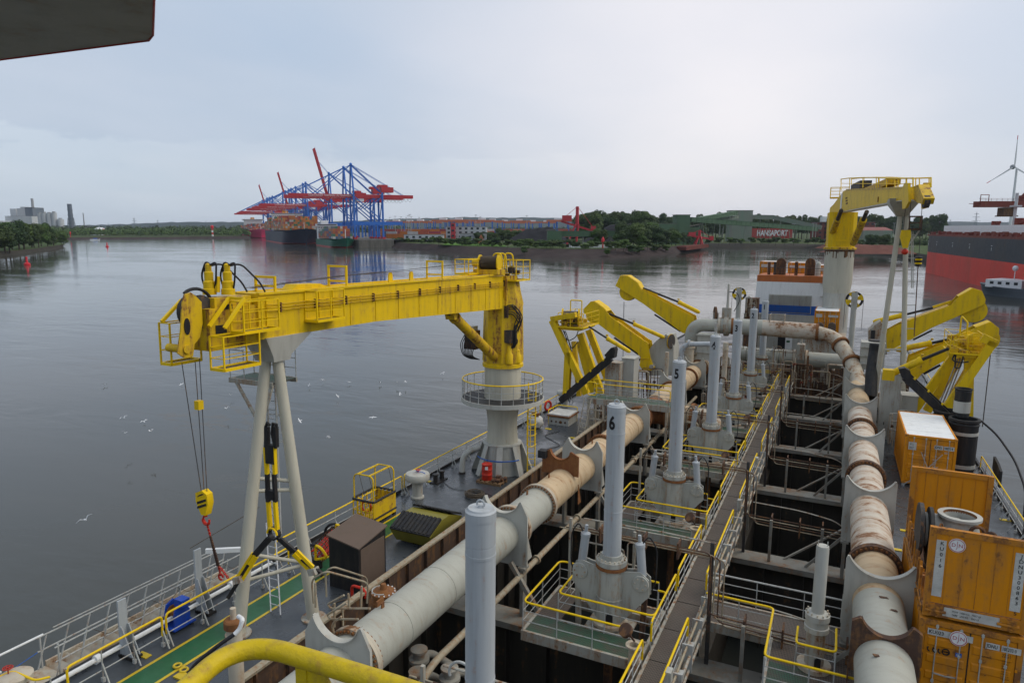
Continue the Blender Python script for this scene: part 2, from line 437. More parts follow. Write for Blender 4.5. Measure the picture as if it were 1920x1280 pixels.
def ground_mat(name, c1, c2, s=.08, rough=.9, axis=(1, 1, 1)):
 m = bpy.data.materials.new(name); m.use_nodes = True; b = NB(m.node_tree); bs = m.node_tree.nodes['Principled BSDF']
 tc = b.n('ShaderNodeTexCoord').outputs['Object']
 n = b.noise(b.mapv(tc, axis), s, 7, .65); f = b.noise(tc, s * 14, 4, .7)
 c = b.mix(b.ramp(n, (.38, g3(0)), (.62, g3(1))), (*c1, 1), (*c2, 1))
 c = b.mix(b.ramp(f, (.4, g3(0)), (.8, g3(.6))), c, tuple(x * .45 for x in c1) + (1,))
 b.L.new(c, bs.inputs['Base Color']); bs.inputs['Roughness'].default_value = rough; bs.inputs['Specular IOR Level'].default_value = .08
 bp = b.n('ShaderNodeBump', i_Strength=.8, i_Distance=.4, i_Height=f); b.L.new(bp.outputs[0], bs.inputs['Normal'])
 M[name] = m
ground_mat('land', (.05, .085, .025), (.08, .09, .04), .02)
ground_mat('bank', (.040, .031, .030), (.062, .048, .045), .12)
ground_mat('mud', (.045, .043, .038), (.06, .055, .045), .1)
ground_mat('meadow', (.09, .19, .03), (.07, .15, .03), .1)
ground_mat('coal', (.018, .018, .022), (.03, .03, .034), .15)
ground_mat('ore', (.13, .055, .045), (.18, .08, .06), .08)
ground_mat('quay_concrete', (.16, .15, .13), (.10, .095, .085), .3, .85, (1, 1, .2))
ground_mat('yard_ground', (.16, .155, .15), (.11, .11, .11), .1)
ground_mat('hill_wood', (.010, .024, .022), (.016, .032, .026), .01)
ground_mat('brick_red', (.17, .055, .045), (.14, .05, .04), .4)
ground_mat('shed_green', (.10, .165, .10), (.085, .145, .088), .2, .6, (1, 1, .1))
ground_mat('shed_pale', (.20, .26, .20), (.24, .24, .21), .2, .6, (1, 1, .1))
ground_mat('concrete_far', (.36, .37, .38), (.29, .30, .32), .06, .8, (1, 1, .2))
ground_mat('concrete_white', (.52, .53, .54), (.43, .45, .47), .06, .8, (1, 1, .2))
ground_mat('far_blue_grey', (.13, .16, .20), (.17, .19, .22), .06, .8)
flat('crane_blue', (.03, .15, .52), .5)
flat('crane_red', (.48, .035, .045), .5)
flat('sign_red', (.36, .05, .04), .6)
flat('hull_red', (.42, .045, .04), .5)
paint('hull_antifoul', (.66, .065, .045), rust=.12, scale=.12, axis=(1, 1, .2), grime=.3, rough=.5, streak=.25)
paint('hull_dark', (.045, .052, .062), rust=.12, scale=.12, axis=(1, 1, .2), grime=.4, rough=.5, streak=.35)
paint('ship_rust_red', (.20, .045, .035), rust=.3, scale=.3, grime=.5, rough=.6, streak=.3)
paint('hull_pink', (.55, .045, .13), rust=0, scale=.1, grime=.2, rough=.5, streak=.1)
paint('hull_navy', (.012, .02, .045), rust=.05, scale=.1, grime=.3, rough=.5, streak=.1)
paint('hull_green', (.012, .11, .07), rust=.05, scale=.1, grime=.3, rough=.5, streak=.1)
flat('buoy_red', (.60, .02, .03), .45)
flat('far_white', (.72, .73, .74), .5)
flat('barge_grey', (.10, .12, .14), .5)
flat('bark', (.05, .04, .03), .9)
def leaf_mat(name, c1, c2):
 m = bpy.data.materials.new(name); m.use_nodes = True; b = NB(m.node_tree); bs = m.node_tree.nodes['Principled BSDF']
 tc = b.n('ShaderNodeTexCoord').outputs['Object']; oi = b.n('ShaderNodeObjectInfo').outputs['Random']
 n = b.noise(tc, .35, 4, .7)
 c = b.mix(b.ramp(n, (.35, g3(0)), (.65, g3(1))), (*c1, 1), (*c2, 1))
 c = b.mix(b.math('MULTIPLY', oi, .55), c, (.065, .085, .02, 1))
 b.L.new(c, bs.inputs['Base Color']); bs.inputs['Roughness'].default_value = .7
 bs.inputs['Specular IOR Level'].default_value = .2
 M[name] = m
leaf_mat('leaf_dark', (.022, .05, .018), (.042, .078, .025))
leaf_mat('leaf_mid', (.045, .095, .02), (.07, .125, .03))
# ---- water and land sheets
water = MB().add([(-9000, -3000, 0), (11000, -3000, 0), (11000, 22000, 0), (-9000, 22000, 0)], [(0, 1, 2, 3)]).build('river_water', M['water'], kind='structure', smooth=False)
FAR = V((-math.sin(YAW), math.cos(YAW), 0))
QD = (RIGHT * -.46 + FAR).normalized()          # direction of the container quay, away from us
QW = V((-QD.y, QD.x, 0))                        # towards the river
if QW.dot(RIGHT) > 0: QW = -QW
def quay(D, off=0.0, z=0.0):
 """point on the line of the waterside crane rail at distance D, off metres towards the river"""
 p = RIGHT * (-170 - .46 * (D - 740)) + FAR * D + QW * off; p.z = z; return p
def push(p, d, z):
 h = V((p.x, p.y, 0)); q = h + h.normalized() * d; q.z = z; return q
def bankstrip(name, pts, d, z, mat, zmid=.8, dmid=6):
 """river bank from a waterline: wet foot, slope, crest"""
 m = MB(); n = len(pts); vs = []
 for p in pts:
  vs += [push(p, -3, -1.2), push(p, dmid, zmid), push(p, d, z)]
 rnd = random.Random(3)
 for i in range(0, len(vs)):
  if i % 3: vs[i] = vs[i] + V((0, 0, rnd.uniform(-.25, .25)))
 m.add(vs, [(3 * i + k, 3 * i + 3 + k, 3 * i + 4 + k, 3 * i + 1 + k) for i in range(n - 1) for k in (0, 1)])
 o = m.build(name, mat, kind='structure'); return [vs[3 * i + 2] for i in range(n)]
def densify(pts, k):
 out = []
 for a, c in zip(pts, pts[1:]):
  for i in range(k): out.append(a.lerp(c, i / k))
 return out + [pts[-1]]
def sheet(name, ring, mat, **k):
 return MB().add(ring, [tuple(range(len(ring)))]).build(name, mat, smooth=False, **k)
fs = densify([aw(-500, 453), aw(60, 449.5), aw(300, 448), aw(470, 446.5)], 6)
cr = bankstrip('far_bank', fs, 14, 3.5, M['bank'])
Lq = [quay(D, 4, 8) for D in (1850, 1300, 1000, 700)]
sheet('far_land', [push(cr[0], 0, 3.4)] + [q for q in cr[1:]] + [aw(470, D=1500, z=3.4), aw(1000, D=1500, z=3.4), aw(2600, D=1500, z=3.4), aw(2600, D=14000, z=3.4), aw(-900, D=14000, z=3.4)], M['land'], kind='structure')
m = MB()
qa = [quay(1900, 4), quay(700, 4), quay(700, 4) - QW * 36 + FAR * 3]
for a, c in zip(qa, qa[1:]):
 m.add([(a.x, a.y, -1), (c.x, c.y, -1), (c.x, c.y, 8), (a.x, a.y, 8)], [(0, 1, 2, 3)])
k = 0
m.build('quay_wall', M['quay_concrete'], kind='structure', smooth=False)
sheet('terminal_ground', [quay(1900, 4, 8), quay(700, 4, 8), quay(700, -32, 8) + FAR * 3, quay(760, -260, 8), quay(1900, -1500, 8)], M['yard_ground'], kind='structure')
sp = densify([aw(714, 461.5), aw(735, 464), aw(800, 470), aw(880, 477), aw(960, 481.5), aw(1060, 484), aw(1140, 484.5), aw(1200, 481.5), aw(1262, 476), aw(1300, 470.5), aw(1322, 465.5)], 4)
crs = bankstrip('river_embankment', sp, 32, 5.2, M['bank'], .9, 7)
sheet('spit_ground', [q.copy() for q in crs] + [aw(1345, D=900, z=5), aw(1345, D=1500, z=5), aw(700, D=1500, z=5), quay(760, -250, 5), quay(705, -60, 5)], M['land'], kind='structure')
bs_ = densify([aw(1322, 464.5), aw(1400, 465), aw(1480, 466), aw(1560, 467.5), aw(1640, 474), aw(1700, 486), aw(1760, 500), aw(1860, 512), aw(2300, 540)], 4)
crb = bankstrip('basin_bank', bs_, 16, 4.5, M['mud'], 2.2, 3)
sheet('basin_ground', [q.copy() for q in crb] + [aw(2600, D=1500, z=4.5), aw(1330, D=1500, z=4.5)], M['land'], kind='structure')
sheet('meadow', [aw(828, D=590, z=5.35), aw(948, D=545, z=5.35), aw(950, D=570, z=5.5), aw(905, D=660, z=5.5), aw(836, D=680, z=5.5)], M['meadow'], kind='structure')
def mound(name, px0, px1, D, h, depth, mat, label, z0=5, seed=1, rise=.3):
 m = MB(); rnd = random.Random(seed); nx, ny = 26, 8; a, c = aw(px0, D=D), aw(px1, D=D); vs = []
 for j in range(ny + 1):
  for i in range(nx + 1):
   u, v = i / nx, j / ny
   e = min(1, u / rise, (1 - u) / rise); f = min(1, v / .35, (1 - v) / .35)
   z = z0 - .3 + h * min(e, f) * (1 + rnd.uniform(-.05, .05)) * (.93 + .07 * math.sin(9 * u + seed))
   p = a.lerp(c, u) + FAR * depth * v; p.z = z; vs.append(p)
 m.add(vs, [(j * (nx + 1) + i, j * (nx + 1) + i + 1, (j + 1) * (nx + 1) + i + 1, (j + 1) * (nx + 1) + i) for j in range(ny) for i in range(nx)])
 return solo(m, name, mat, label, 'stockpile', kind='stuff')
mound('coal_heap', 944, 1082, 640, 16, 70, M['coal'], 'long black coal heap behind the green conveyor shed', seed=2, rise=.32)
mound('coal_heap', 1100, 1300, 700, 19, 60, M['coal'], 'black coal heap in front of the tall dark trees', seed=4, rise=.25)
mound('ore_heap', 1590, 1730, 420, 5.5, 40, M['ore'], 'low red ore heap behind the basin quay', z0=4.3, seed=5, rise=.2)
mound('ore_heap', 1560, 1640, 520, 4, 30, M['ore'], 'small red ore heap left of the ore yard', z0=4.3, seed=7, rise=.2)
def ridge(name, D, prof, mat, seed, jit=2.0, z0=0):
 m = MB(); rnd = random.Random(seed); vs = []; N = 260
 xs = [prof[0][0] + (prof[-1][0] - prof[0][0]) * i / N for i in range(N + 1)]
 for i, x in enumerate(xs):
  for (x0, y0), (x1, y1) in zip(prof, prof[1:]):
   if x0 <= x <= x1: y = y0 + (y1 - y0) * (x - x0) / (x1 - x0); break
  z = EYE + (427 - y) / 1280 * D + rnd.uniform(-1, 1) * jit + math.sin(i * .31) * jit * .6
  vs += [aw(x, D=D, z=z0), aw(x, D=D * 1.06, z=z * .65), aw(x, D=D * 1.15, z=z), aw(x, D=D * 1.5, z=z0)]
 m.add(vs, [(4 * i + k, 4 * i + 4 + k, 4 * i + 5 + k, 4 * i + 1 + k) for i in range(N) for k in (0, 1, 2)])
 m.build(name, mat, kind='structure')
ridge('far_hills', 6000, [(-500, 423), (100, 421), (250, 418), (300, 415), (420, 413), (520, 416), (700, 409), (780, 407), (870, 403.5), (960, 405), (1060, 406), (1300, 410), (1500, 412), (1700, 413), (1920, 413.5), (2600, 412)], M['hill_wood'], 5, 4)
# ---- trees
def crown_mesh(seed, h, w, n, leaf, lobes, low=.18):
 rnd = random.Random(seed); m = MB(); L = []
 for i in range(lobes):
  a = rnd.uniform(0, 2 * pi); z = rnd.uniform(low + .1, .86); k = math.sin(pi * min(.95, (z - low) / (1.05 - low))) ** .6
  L.append((V((math.cos(a) * w * .30 * k * rnd.random() ** .4, math.sin(a) * w * .30 * k * rnd.random() ** .4, h * z)), w * rnd.uniform(.15, .27), h * rnd.uniform(.09, .16)))
 vs, fs = [], []
 for i in range(n):
  c, r, rz = rnd.choice(L); d = V((rnd.gauss(0, 1), rnd.gauss(0, 1), rnd.gauss(0, 1))).normalized()
  k = rnd.uniform(.72, 1.08)
  p = c + V((d.x * r * k, d.y * r * k, d.z * rz * k)); nn = (d + V((rnd.uniform(-.8, .8), rnd.uniform(-.8, .8), rnd.uniform(-.3, .9)))).normalized()
  a = nn.orthogonal().normalized(); a = (a * math.cos(i) + nn.cross(a) * math.sin(i)); q = nn.cross(a); s = leaf * rnd.uniform(.6, 1.3)
  o = len(vs); vs += [p - a * s, p - q * s * .7, p + a * s, p + q * s * .7]; fs.append((o, o + 1, o + 2, o + 3))
 m.add(vs, fs); return m
def make_tree(name, h, w, n, leaf, lobes, mat, seed):
 t = thing(name, '', 'tree'); crown_mesh(seed, h, w, n, leaf, lobes).build('crown', M[mat], t, smooth=False)
 tr = MB(); tr.path([(0, 0, -1), (0, 0, h * .25), (.3, .1, h * .5), (.2, .3, h * .75)], [h * .022, h * .018, h * .013, h * .006], 6)
 rnd = random.Random(seed)
 for i in range(5):
  a = i * 1.3; z = h * (.3 + .08 * i); tr.path([(0, 0, z), (math.cos(a) * w * .15, math.sin(a) * w * .15, z + h * .1), (math.cos(a) * w * .3, math.sin(a) * w * .3, z + h * .16)], [h * .009, h * .006, h * .003], 4)
 tr.build('trunk', M['bark'], t); t.location = (0, 0, -500); return t
PT = [make_tree('broadleaf_tree', 20, 15, 3400, .62, 13, 'leaf_dark', 1), make_tree('broadleaf_tree', 20, 12, 3000, .6, 11, 'leaf_dark', 2),
  make_tree('broadleaf_tree', 20, 17, 3600, .65, 14, 'leaf_mid', 3), make_tree('slender_tree', 22, 9, 2600, .55, 10, 'leaf_dark', 4),
  make_tree('bush', 6, 8, 1300, .42, 7, 'leaf_mid', 5), make_tree('bush', 6, 9, 1300, .42, 8, 'leaf_dark', 6)]
used = set()
def plant(k, px, D, z, s, label, group, rnd=random.Random(9)):
 p = aw(px, D=D, z=z); pr = PT[k]; nm = pr.name
 sc = (s * rnd.uniform(.9, 1.1), s * rnd.uniform(.9, 1.1), s * rnd.uniform(.92, 1.08))
 if k in used: t = dup(pr, p, rnd.uniform(0, 6.2), label, group, sc)
 else:
  used.add(k); t = pr; t.location = p; t['label'] = label; t['group'] = group; t.scale = sc; t.rotation_euler = (0, 0, rnd.uniform(0, 6))
 if k >= 4: t['category'] = 'bush'
 return t
rt = random.Random(21)
lb = densify([aw(-420, 505), aw(-120, 490), aw(0, 481), aw(60, 474), aw(104, 467.5), aw(119, 464)], 4)
crl = bankstrip('left_bank', lb, 10, 3, M['mud'], .7, 4)
sheet('left_bank_ground', [q.copy() for q in crl] + [aw(122, D=760, z=3), aw(60, D=1100, z=3), aw(-420, D=1100, z=3)], M['land'], kind='structure')
for i in range(46):
 px = 118 - (i % 23) * 14 - rt.uniform(0, 7); row = i // 23
 D0 = 24960 / (464 + max(0, 119 - px) * .145 - 428);
 plant(rt.choice([0, 1, 2]), px, D0 + 18 + row * 24 + rt.uniform(-3, 4), 2.6, (1.12 if px < 60 else .98 if px < 90 else .78) * rt.uniform(.88, 1.1), 'dark leafy tree of the wooded bank at the left edge', 'trees on the left river bank')
def spitD(px):
 for a, c in zip(sp, sp[1:]):
  xa = 960 + 1263 * a.dot(RIGHT) / a.dot(FAR); xc = 960 + 1263 * c.dot(RIGHT) / c.dot(FAR)
  if min(xa, xc) <= px <= max(xa, xc): return a.dot(FAR)
 return 480
for px, dd, s, k in ((1172, 42, .80, 0), (1195, 34, .92, 2), (1214, 48, 1.0, 0), (1232, 36, .9, 1), (1250, 42, .82, 0), (1268, 36, .72, 2), (1282, 30, .62, 1), (1292, 22, .42, 0), (1206, 22, .55, 2), (1240, 22, .6, 0), (1180, 60, .9, 1),
      (1222, 66, 1.02, 2), (1260, 60, .85, 0), (1160, 50, .6, 2), (1128, 110, .82, 0), (1116, 112, .8, 2), (1165, 95, .95, 1), (1188, 100, .95, 0)):
 plant(k, px, spitD(px) + dd, 4.6, s * 1.02, 'round dark tree in the clump at the tip of the spit', 'trees at the tip of the spit')
for px, dd, s, k in ((790, 15, .8, 4), (808, 26, .95, 5), (822, 14, 1.35, 5), (834, 20, 1.1, 4), (775, 24, .8, 5), (764, 30, .8, 4), (755, 34, .7, 5), (744, 26, .7, 4), (732, 20, .6, 4), (796, 40, 1.0, 5), (812, 46, 1.1, 4),
      (848, 34, 1.1, 5), (862, 34, 1.2, 5), (872, 40, 1.3, 5), (880, 34, .8, 4), (888, 60, .9, 5), (930, 50, 1.2, 5), (922, 52, .9, 5), (984, 8, .95, 4), (1140, 8, .8, 4), (1155, 14, 1.0, 4), (1170, 12, 1.2, 4), (1185, 10, 1.1, 5), (1200, 10, 1.1, 4),
      (1215, 12, 1.1, 5), (1232, 10, 1.0, 5), (1250, 10, .9, 4), (1055, 34, .6, 4), (1092, 36, .6, 4), (1102, 36, .6, 4), (1082, 44, .9, 5), (1002, 60, .9, 5), (1015, 60, 1.0, 5), (990, 70, 1.0, 5), (1006, 38, .5, 4), (965, 50, .8, 5), (975, 60, .9, 5)):
 plant(k, px, spitD(px) + dd, 1.4 if dd < 12 else 4.8, s, 'leafy green bush on the embankment of the spit', 'bushes on the spit')
for i in range(46):
 px = rt.uniform(735, 1150); plant(rt.choice([4, 5]), px, spitD(px) + rt.uniform(30, 62), 4.9, rt.uniform(.5, 1.2), 'leafy green bush on the embankment of the spit', 'bushes on the spit')
for i in range(34):
 px = 1092 + i * 3.7 + rt.uniform(-2, 2)
 plant(rt.choice([0, 1, 2]), px, 800 + rt.uniform(-20, 60), 5, rt.uniform(1.45, 1.75) * (.85 if abs(px - 1188) < 5 else 1), 'tall dark tree in the row behind the black coal heap', 'tall trees behind the coal heap')
for i in range(14):
 plant(rt.choice([0, 2]), 985 - i * 7 + rt.uniform(-3, 3), 720 + rt.uniform(-30, 60), 5, rt.uniform(.55, .78), 'green tree between the meadow and the container yard', 'trees behind the meadow')
for i in range(84):
 px = 1215 + i * 6.6 + rt.uniform(-3, 3)
 plant(rt.choice([0, 1, 3, 3]), px, 980 + rt.uniform(-40, 90), 5, (1.75 if px < 1420 else 1.62) * rt.uniform(.85, 1.08) * (1.0 if px > 1440 and px < 1680 else .97), 'dark tree of the long tree line behind the port buildings', 'tree line behind the port buildings')
for i in range(16):
 px = 1335 + i * 15 + rt.uniform(-5, 5)
 plant(rt.choice([4, 5]), px, 655 + rt.uniform(0, 14), 4.2, rt.uniform(.8, 1.2), 'low green bush along the basin shore under the red wall', 'bushes along the basin shore')
for px in (1640, 1652, 1662, 1630): plant(0, px, 560 + rt.uniform(0, 20), 4.4, .55, 'small dark tree in front of the pale green warehouse', 'small trees by the warehouse')
def wood(name, px0, px1, D0, D1, h, n, leaf, mat, label, seed, z0=3):
 rnd = random.Random(seed); vs, fs = [], []; K = int((px1 - px0) / 5)
 L = [(px0 + (px1 - px0) * rnd.random(), rnd.random()) for _ in range(K * 4)]
 lob = [(aw(x, D=D0 + (D1 - D0) * d), h * rnd.uniform(.75, 1.12) * (.8 + .2 * d)) for x, d in L]
 for i in range(n):
  c, hh = rnd.choice(lob); d = V((rnd.gauss(0, 1), rnd.gauss(0, 1), rnd.gauss(0, 1))).normalized()
  if d.z < -.1: d.z = -d.z
  p = V((c.x + d.x * hh * .42, c.y + d.y * hh * .42, z0 + hh * (.35 + .6 * d.z) * rnd.uniform(.7, 1)))
  nn = (d + V((rnd.uniform(-.6, .6), rnd.uniform(-.6, .6), rnd.uniform(0, .8)))).normalized(); a = nn.orthogonal().normalized(); q = nn.cross(a); s = leaf * rnd.uniform(.7, 1.3)
  o = len(vs); vs += [p - a * s, p - q * s, p + a * s, p + q * s]; fs.append((o, o + 1, o + 2, o + 3))
 MB().add(vs, fs).build(name, M[mat], smooth=False, kind='stuff', label=label, category='wood')
wood('riverside_wood', -420, 466, 1390, 1560, 20, 52000, 1.5, 'leaf_mid', 'belt of green wood along the far river shore', 3)
wood('distant_wood', -420, 760, 1700, 2300, 28, 36000, 2.6, 'leaf_dark', 'hazy wood rising behind the far shore', 4)
wood('inland_wood', 700, 2300, 1800, 2600, 24, 40000, 3.0, 'leaf_dark', 'hazy wood behind the container yard', 8)
wood('basin_scrub', 1600, 1760, 600, 700, 8, 7000, .8, 'leaf_dark', 'scrub beside the red brick building', 9, 4)
# ---- ship to shore cranes
def sts(raised):
 t = thing('container_crane', '', 'crane'); B, RD = M['crane_blue'], M['crane_red']
 for x in (0, -30.5):
  for y in (-9, 9):
   m = MB(); m.beam((x, y, 0), (x, y, 49 if x else 76 if False else 50), 1.7, 1.9)
   m.build('leg', B, t)
   MB().box(x - 1.6, x + 1.6, y - 4, y + 4, .2, 2.2).build('bogie', RD, t)
 m = MB()
 for x in (0, -30.5): m.box(x - .8, x + .8, -9, 9, 12, 14); m.box(x - .7, x + .7, -9, 9, 45, 47)
 m.build('cross_beam', B, t)
 m = MB()
 for y in (-9, 9):
  m.box(-52, 2, y - .8, y + .8, 15, 18.5)
  m.beam((-8, y, 2), (-8, y, 15), 1.2, 3); m.beam((-24, y, 2), (-24, y, 15), 1.2, 3)
 m.build('portal_beam', B, t)
 m = MB()
 for y in (-9, 9):
  m.beam((-30.5, y, 19), (0, y, 45), 1.0); m.beam((-30.5, y, 45), (-15, y, 32), .9)
 for x in (0, -30.5): m.beam((x, -9, 14), (x, 9, 44), .8)
 m.build('brace', B, t)
 m = MB()
 for y in (-9, 9): m.beam((0, y, 50), (0, y * .15, 77), 1.5)
 m.ball((0, 0, 78), 1.6); m.build('apex_frame', B, t)
 m = MB()
 for y in (-3.2, 3.2): m.box(-66, 1, y - .7, y + .7, 43.5, 47)
 m.box(-66, -64, -3, 3, 43.5, 46)
 g = m.build('girder', RD, t)
 m = MB(); ca, sa = (math.cos(R(76)), math.sin(R(76))) if raised else (1, 0)
 def bp(l, h): return (1.5 + l * ca - h * sa, 45.2 + l * sa + h * ca)
 for y in (-3.2, 3.2):
  x0, z0 = bp(0, 0); x1, z1 = bp(63, 0); m.beam((x0, y, z0), (x1, y, z1), 1.2, 3.4 if not raised else 2.2, (0, 1, 0) if False else (0, 0, 1))
 for l in range(4, 63, 6):
  x, z = bp(l, 1.2); m.beam((x, -3.2, z), (x, 3.2, z), .7)
  if raised: x2, z2 = bp(l + 6, 1.2); m.beam((x, -3.2, z), (x2, 3.2, z2), .5)
 bo = m.build('boom', RD, t)
 m = MB(); a = (0, 0, 77.5)
 for y in (-2.5, 2.5):
  if raised:
   for l in (25, 46): x, z = bp(l, 1.5); m.beam((a[0], y, a[2]), (x, y, z), .35)
  else:
   m.beam((a[0], y, a[2]), (36, y, 47.5), .6); m.beam((a[0], y, a[2]), (60, y, 47.5), .6)
  m.beam((a[0], y, a[2]), (-30.5, y, 50), .8); m.beam((a[0], y, a[2]), (-55, y, 47), .45)
 m.build('tie_bar', B, t)
 m = MB().box(-44, -31, -5, 5, 49.5, 55); m.box(-38, -28, -4, 4, 55, 57.5) ; m.build('machinery_house', RD, t)
 m = MB().box(-12, -5, -3, 3, 39.5, 42.5); m.build('cabin', M['far_white'], t)
 m = MB()
 for i in range(8):
  x = -64 + i * 4.2
  m.path([(x, 4.6, 43), (x + 1, 4.6, 40.6), (x + 2.1, 4.6, 39.8), (x + 3.2, 4.6, 40.6), (x + 4.2, 4.6, 43)], .14, 4)
 m.build('festoon_cable', M['dark_steel'], t)
 if not raised:
  text('lettering', 'CONTAINER TERMINAL ALTENWERDER', 2.6, (22, 4.3, 45.2), (-1, 0, 0), (0, 0, 1), M['far_white'], t, .02)
 return t
CA = [sts(False), sts(True)]
ang = math.atan2(QW.y, QW.x)
stsu = set(); ORD = 'first second third fourth fifth sixth seventh eighth ninth tenth eleventh twelfth thirteenth fourteenth fifteenth'.split()
for i, (D, up) in enumerate([(740, 0), (775, 0), (858, 1), (1034, 0), (1061, 0), (1136, 0), (1186, 0), (1215, 1), (1260, 0), (1300, 0), (1466, 0), (1522, 0), (1560, 1), (1581, 0), (1680, 0)]):
 lab = {0: 'blue and red container crane nearest on the quay, boom lowered', 1: 'blue and red container crane second nearest on the quay, boom lowered', 2: 'nearest container crane with its red boom raised', 7: 'container crane with raised boom, middle of the three raised', 12: 'farthest container crane with its red boom raised'}.get(i, 'blue container crane with lowered red boom, ' + ORD[i] + ' along the quay')
 p = quay(D, 0, 8)
 if up in stsu: dup(CA[up], p, ang, lab, 'ship to shore container cranes')
 else:
  stsu.add(up); t = CA[up]; t.location = p; t.rotation_euler = (0, 0, ang); t['label'] = lab; t['group'] = 'ship to shore container cranes'
# ---- ships at the quay
def hull(L, B, T, sheer=2.0, bowlen=.16, ns=26, z_lo=-1.5, cut=None):
 """closed hull, bow at x=0, stern at x=-L"""
 m = MB(); rows = []
 for i in range(ns + 1):
  u = i / ns; u = u ** 1.5 if i < ns else 1.0; x = -L * u
  def half(k): # k 0 at water, 1 at deck
   e = bowlen * (1.35 - .55 * k); f = min(1, (u / e)) if e > 0 else 1
   f = math.sin(f * pi / 2) ** (1.0 - .45 * k); s = 1 if u < .93 else 1 - (u - .93) * (2.2 - 1.2 * k)
   return B / 2 * max(.01, f) * s
  rake = lambda k: (k * T * .45) * (1 - min(1, u / .12))
  zt = T + sheer * max(0, 1 - u / .12) ** 2
  ks = [0, .25, .5, .75, 1.0] if cut is None else [0, cut * .5, cut, (1 + cut) / 2, 1.0]
  rows.append([(x + rake(k), half(k), z_lo if k == 0 else k * zt) for k in ks])
 K = 5; vs = []
 for r in rows:
  vs += [(x, y, z) for x, y, z in r] + [(x, -y, z) for x, y, z in r]
 fs = []
 for i in range(ns):
  a, c = i * 2 * K, (i + 1) * 2 * K
  for k in range(K - 1):
   fs.append((a + k, a + k + 1, c + k + 1, c + k)); fs.append((a + K + k, c + K + k, c + K + k + 1, a + K + k + 1))
  fs.append((a + K - 1, a + 2 * K - 1, c + 2 * K - 1, c + K - 1))
 e = ns * 2 * K; fs.append(tuple([e + k for k in range(K)] + [e + K + k for k in reversed(range(K))])); fs.append(tuple([k for k in reversed(range(K))] + [K + k for k in range(K)]))
 m.add(vs, fs); return m
TINT = [(.42, .12, .03), (.38, .07, .04), (.30, .05, .04), (.05, .11, .22), (.45, .42, .38), (.03, .16, .09), (.50, .20, .04), (.12, .13, .15), (.35, .09, .03)]
def cargo(parent_pos, L0, L1, B, z0, rows, rnd, tiers=(3, 6), pal=TINT, step=13.2):
 """stacks of boxes on deck: one tinted mesh"""
 m = MB(); m.c = []; x = L0
 while x > L1:
  nc = int(B / 2.5)
  for j in range(nc):
   y = -B / 2 + 1.25 + j * 2.5; nt_ = rnd.randint(*tiers) if j % 3 == 0 else nt_
   for k in range(nt_):
    m.box(x - 12.1, x, y - 1.2, y + 1.2, z0 + k * 2.6, z0 + k * 2.6 + 2.56); c = rnd.choice(pal); m.c += [c] * 6
  x -= step
 return m
def ship(name, label, D, L, B, T, hm, boot, off, bridge_u, rnd, tiers, sheer=2, pal=TINT):
 p = quay(D, off, 0); a = math.atan2(-QD.y, -QD.x)
 t = thing(name, label, 'ship');
 hull(L, B, T, sheer, .20 if L < 200 else .15).build('hull', hm, t)
 hull(L * 1.0005, B + .3, 1.1, 0, .20 if L < 200 else .15, z_lo=-1.4).build('boot_topping', boot, t)
 zb = T; xb = -L * bridge_u; hw = B / 2
 W_ = M['far_white']
 m = MB(); nf = 8 if L > 200 else 5
 m.box(xb - 12, xb, -hw * .85, hw * .85, zb, zb + nf * 2.8); m.box(xb - 9, xb + 1, -hw * 1.02, hw * 1.02, zb + nf * 2.8, zb + nf * 2.8 + 3);
 s = m.build('superstructure', W_, t)
 m = MB()
 for f in range(nf):
  for j in range(int(B / 3)): m.box(xb + .02, xb + .06, -hw * .8 + j * 3 * .85, -hw * .8 + j * 3 * .85 + 1, zb + f * 2.8 + 1.2, zb + f * 2.8 + 2.1)
 m.box(xb + 1.02, xb + 1.06, -hw * .95, hw * .95, zb + nf * 2.8 + 1.2, zb + nf * 2.8 + 2.3); m.build('window', M['glass_dark'], t, kind='stuff')
 m = MB().box(xb - 20, xb - 13, -4, 4, zb, zb + nf * 2.8 + 7); m.build('funnel', M['orange'] if L > 200 else W_, t)
 m = MB().cyl((xb - 4, 0, zb + nf * 2.8 + 3), (xb - 4, 0, zb + nf * 2.8 + 9), .3); m.box(xb - 4.2, xb - 3.8, -2, 2, zb + nf * 2.8 + 6, zb + nf * 2.8 + 6.3); m.cyl((-L * .04, 0, T), (-L * .04, 0, T + 11), .35)
 m.build('mast', W_, t)
 t.location = p; t.rotation_euler = (0, 0, a)
 for c0, c1 in ((-L * .12, xb + 4), (xb - 22, -L * .96)):
  if c1 < c0 - 14:
   c = cargo(p, c0, c1, B - 2, T + 1.2, 0, rnd, tiers, pal).build('deck_container', M['tinted'], None, smooth=False)
   c.location = p; c.rotation_euler = (0, 0, a); c['kind'] = 'stuff'; c['label'] = 'stacked freight containers on the deck of the ' + label.split(' container')[0] + ' ship'; c['category'] = 'containers'
 return t
rs = random.Random(5)
ORG_PAL = TINT[:3] + [(.52, .20, .03), (.50, .17, .03), (.45, .42, .38), (.48, .15, .03), (.03, .16, .09), (.55, .22, .03)]
ship('feeder_ship', 'small dark green container ship nearest on the quay', 705, 128, 23, 7.5, M['hull_green'], M['hull_red'], 15, .86, rs, (3, 5), 2.5)
ship('container_ship', 'large black hulled container ship stacked with orange boxes', 868, 300, 46, 16, M['hull_navy'], M['hull_red'], 29, .62, rs, (4, 7), 3, ORG_PAL)
ship('container_ship', 'pink hulled container ship farthest along the quay', 1435, 300, 46, 15, M['hull_pink'], M['hull_pink'], 29, .66, rs, (2, 5), 3)
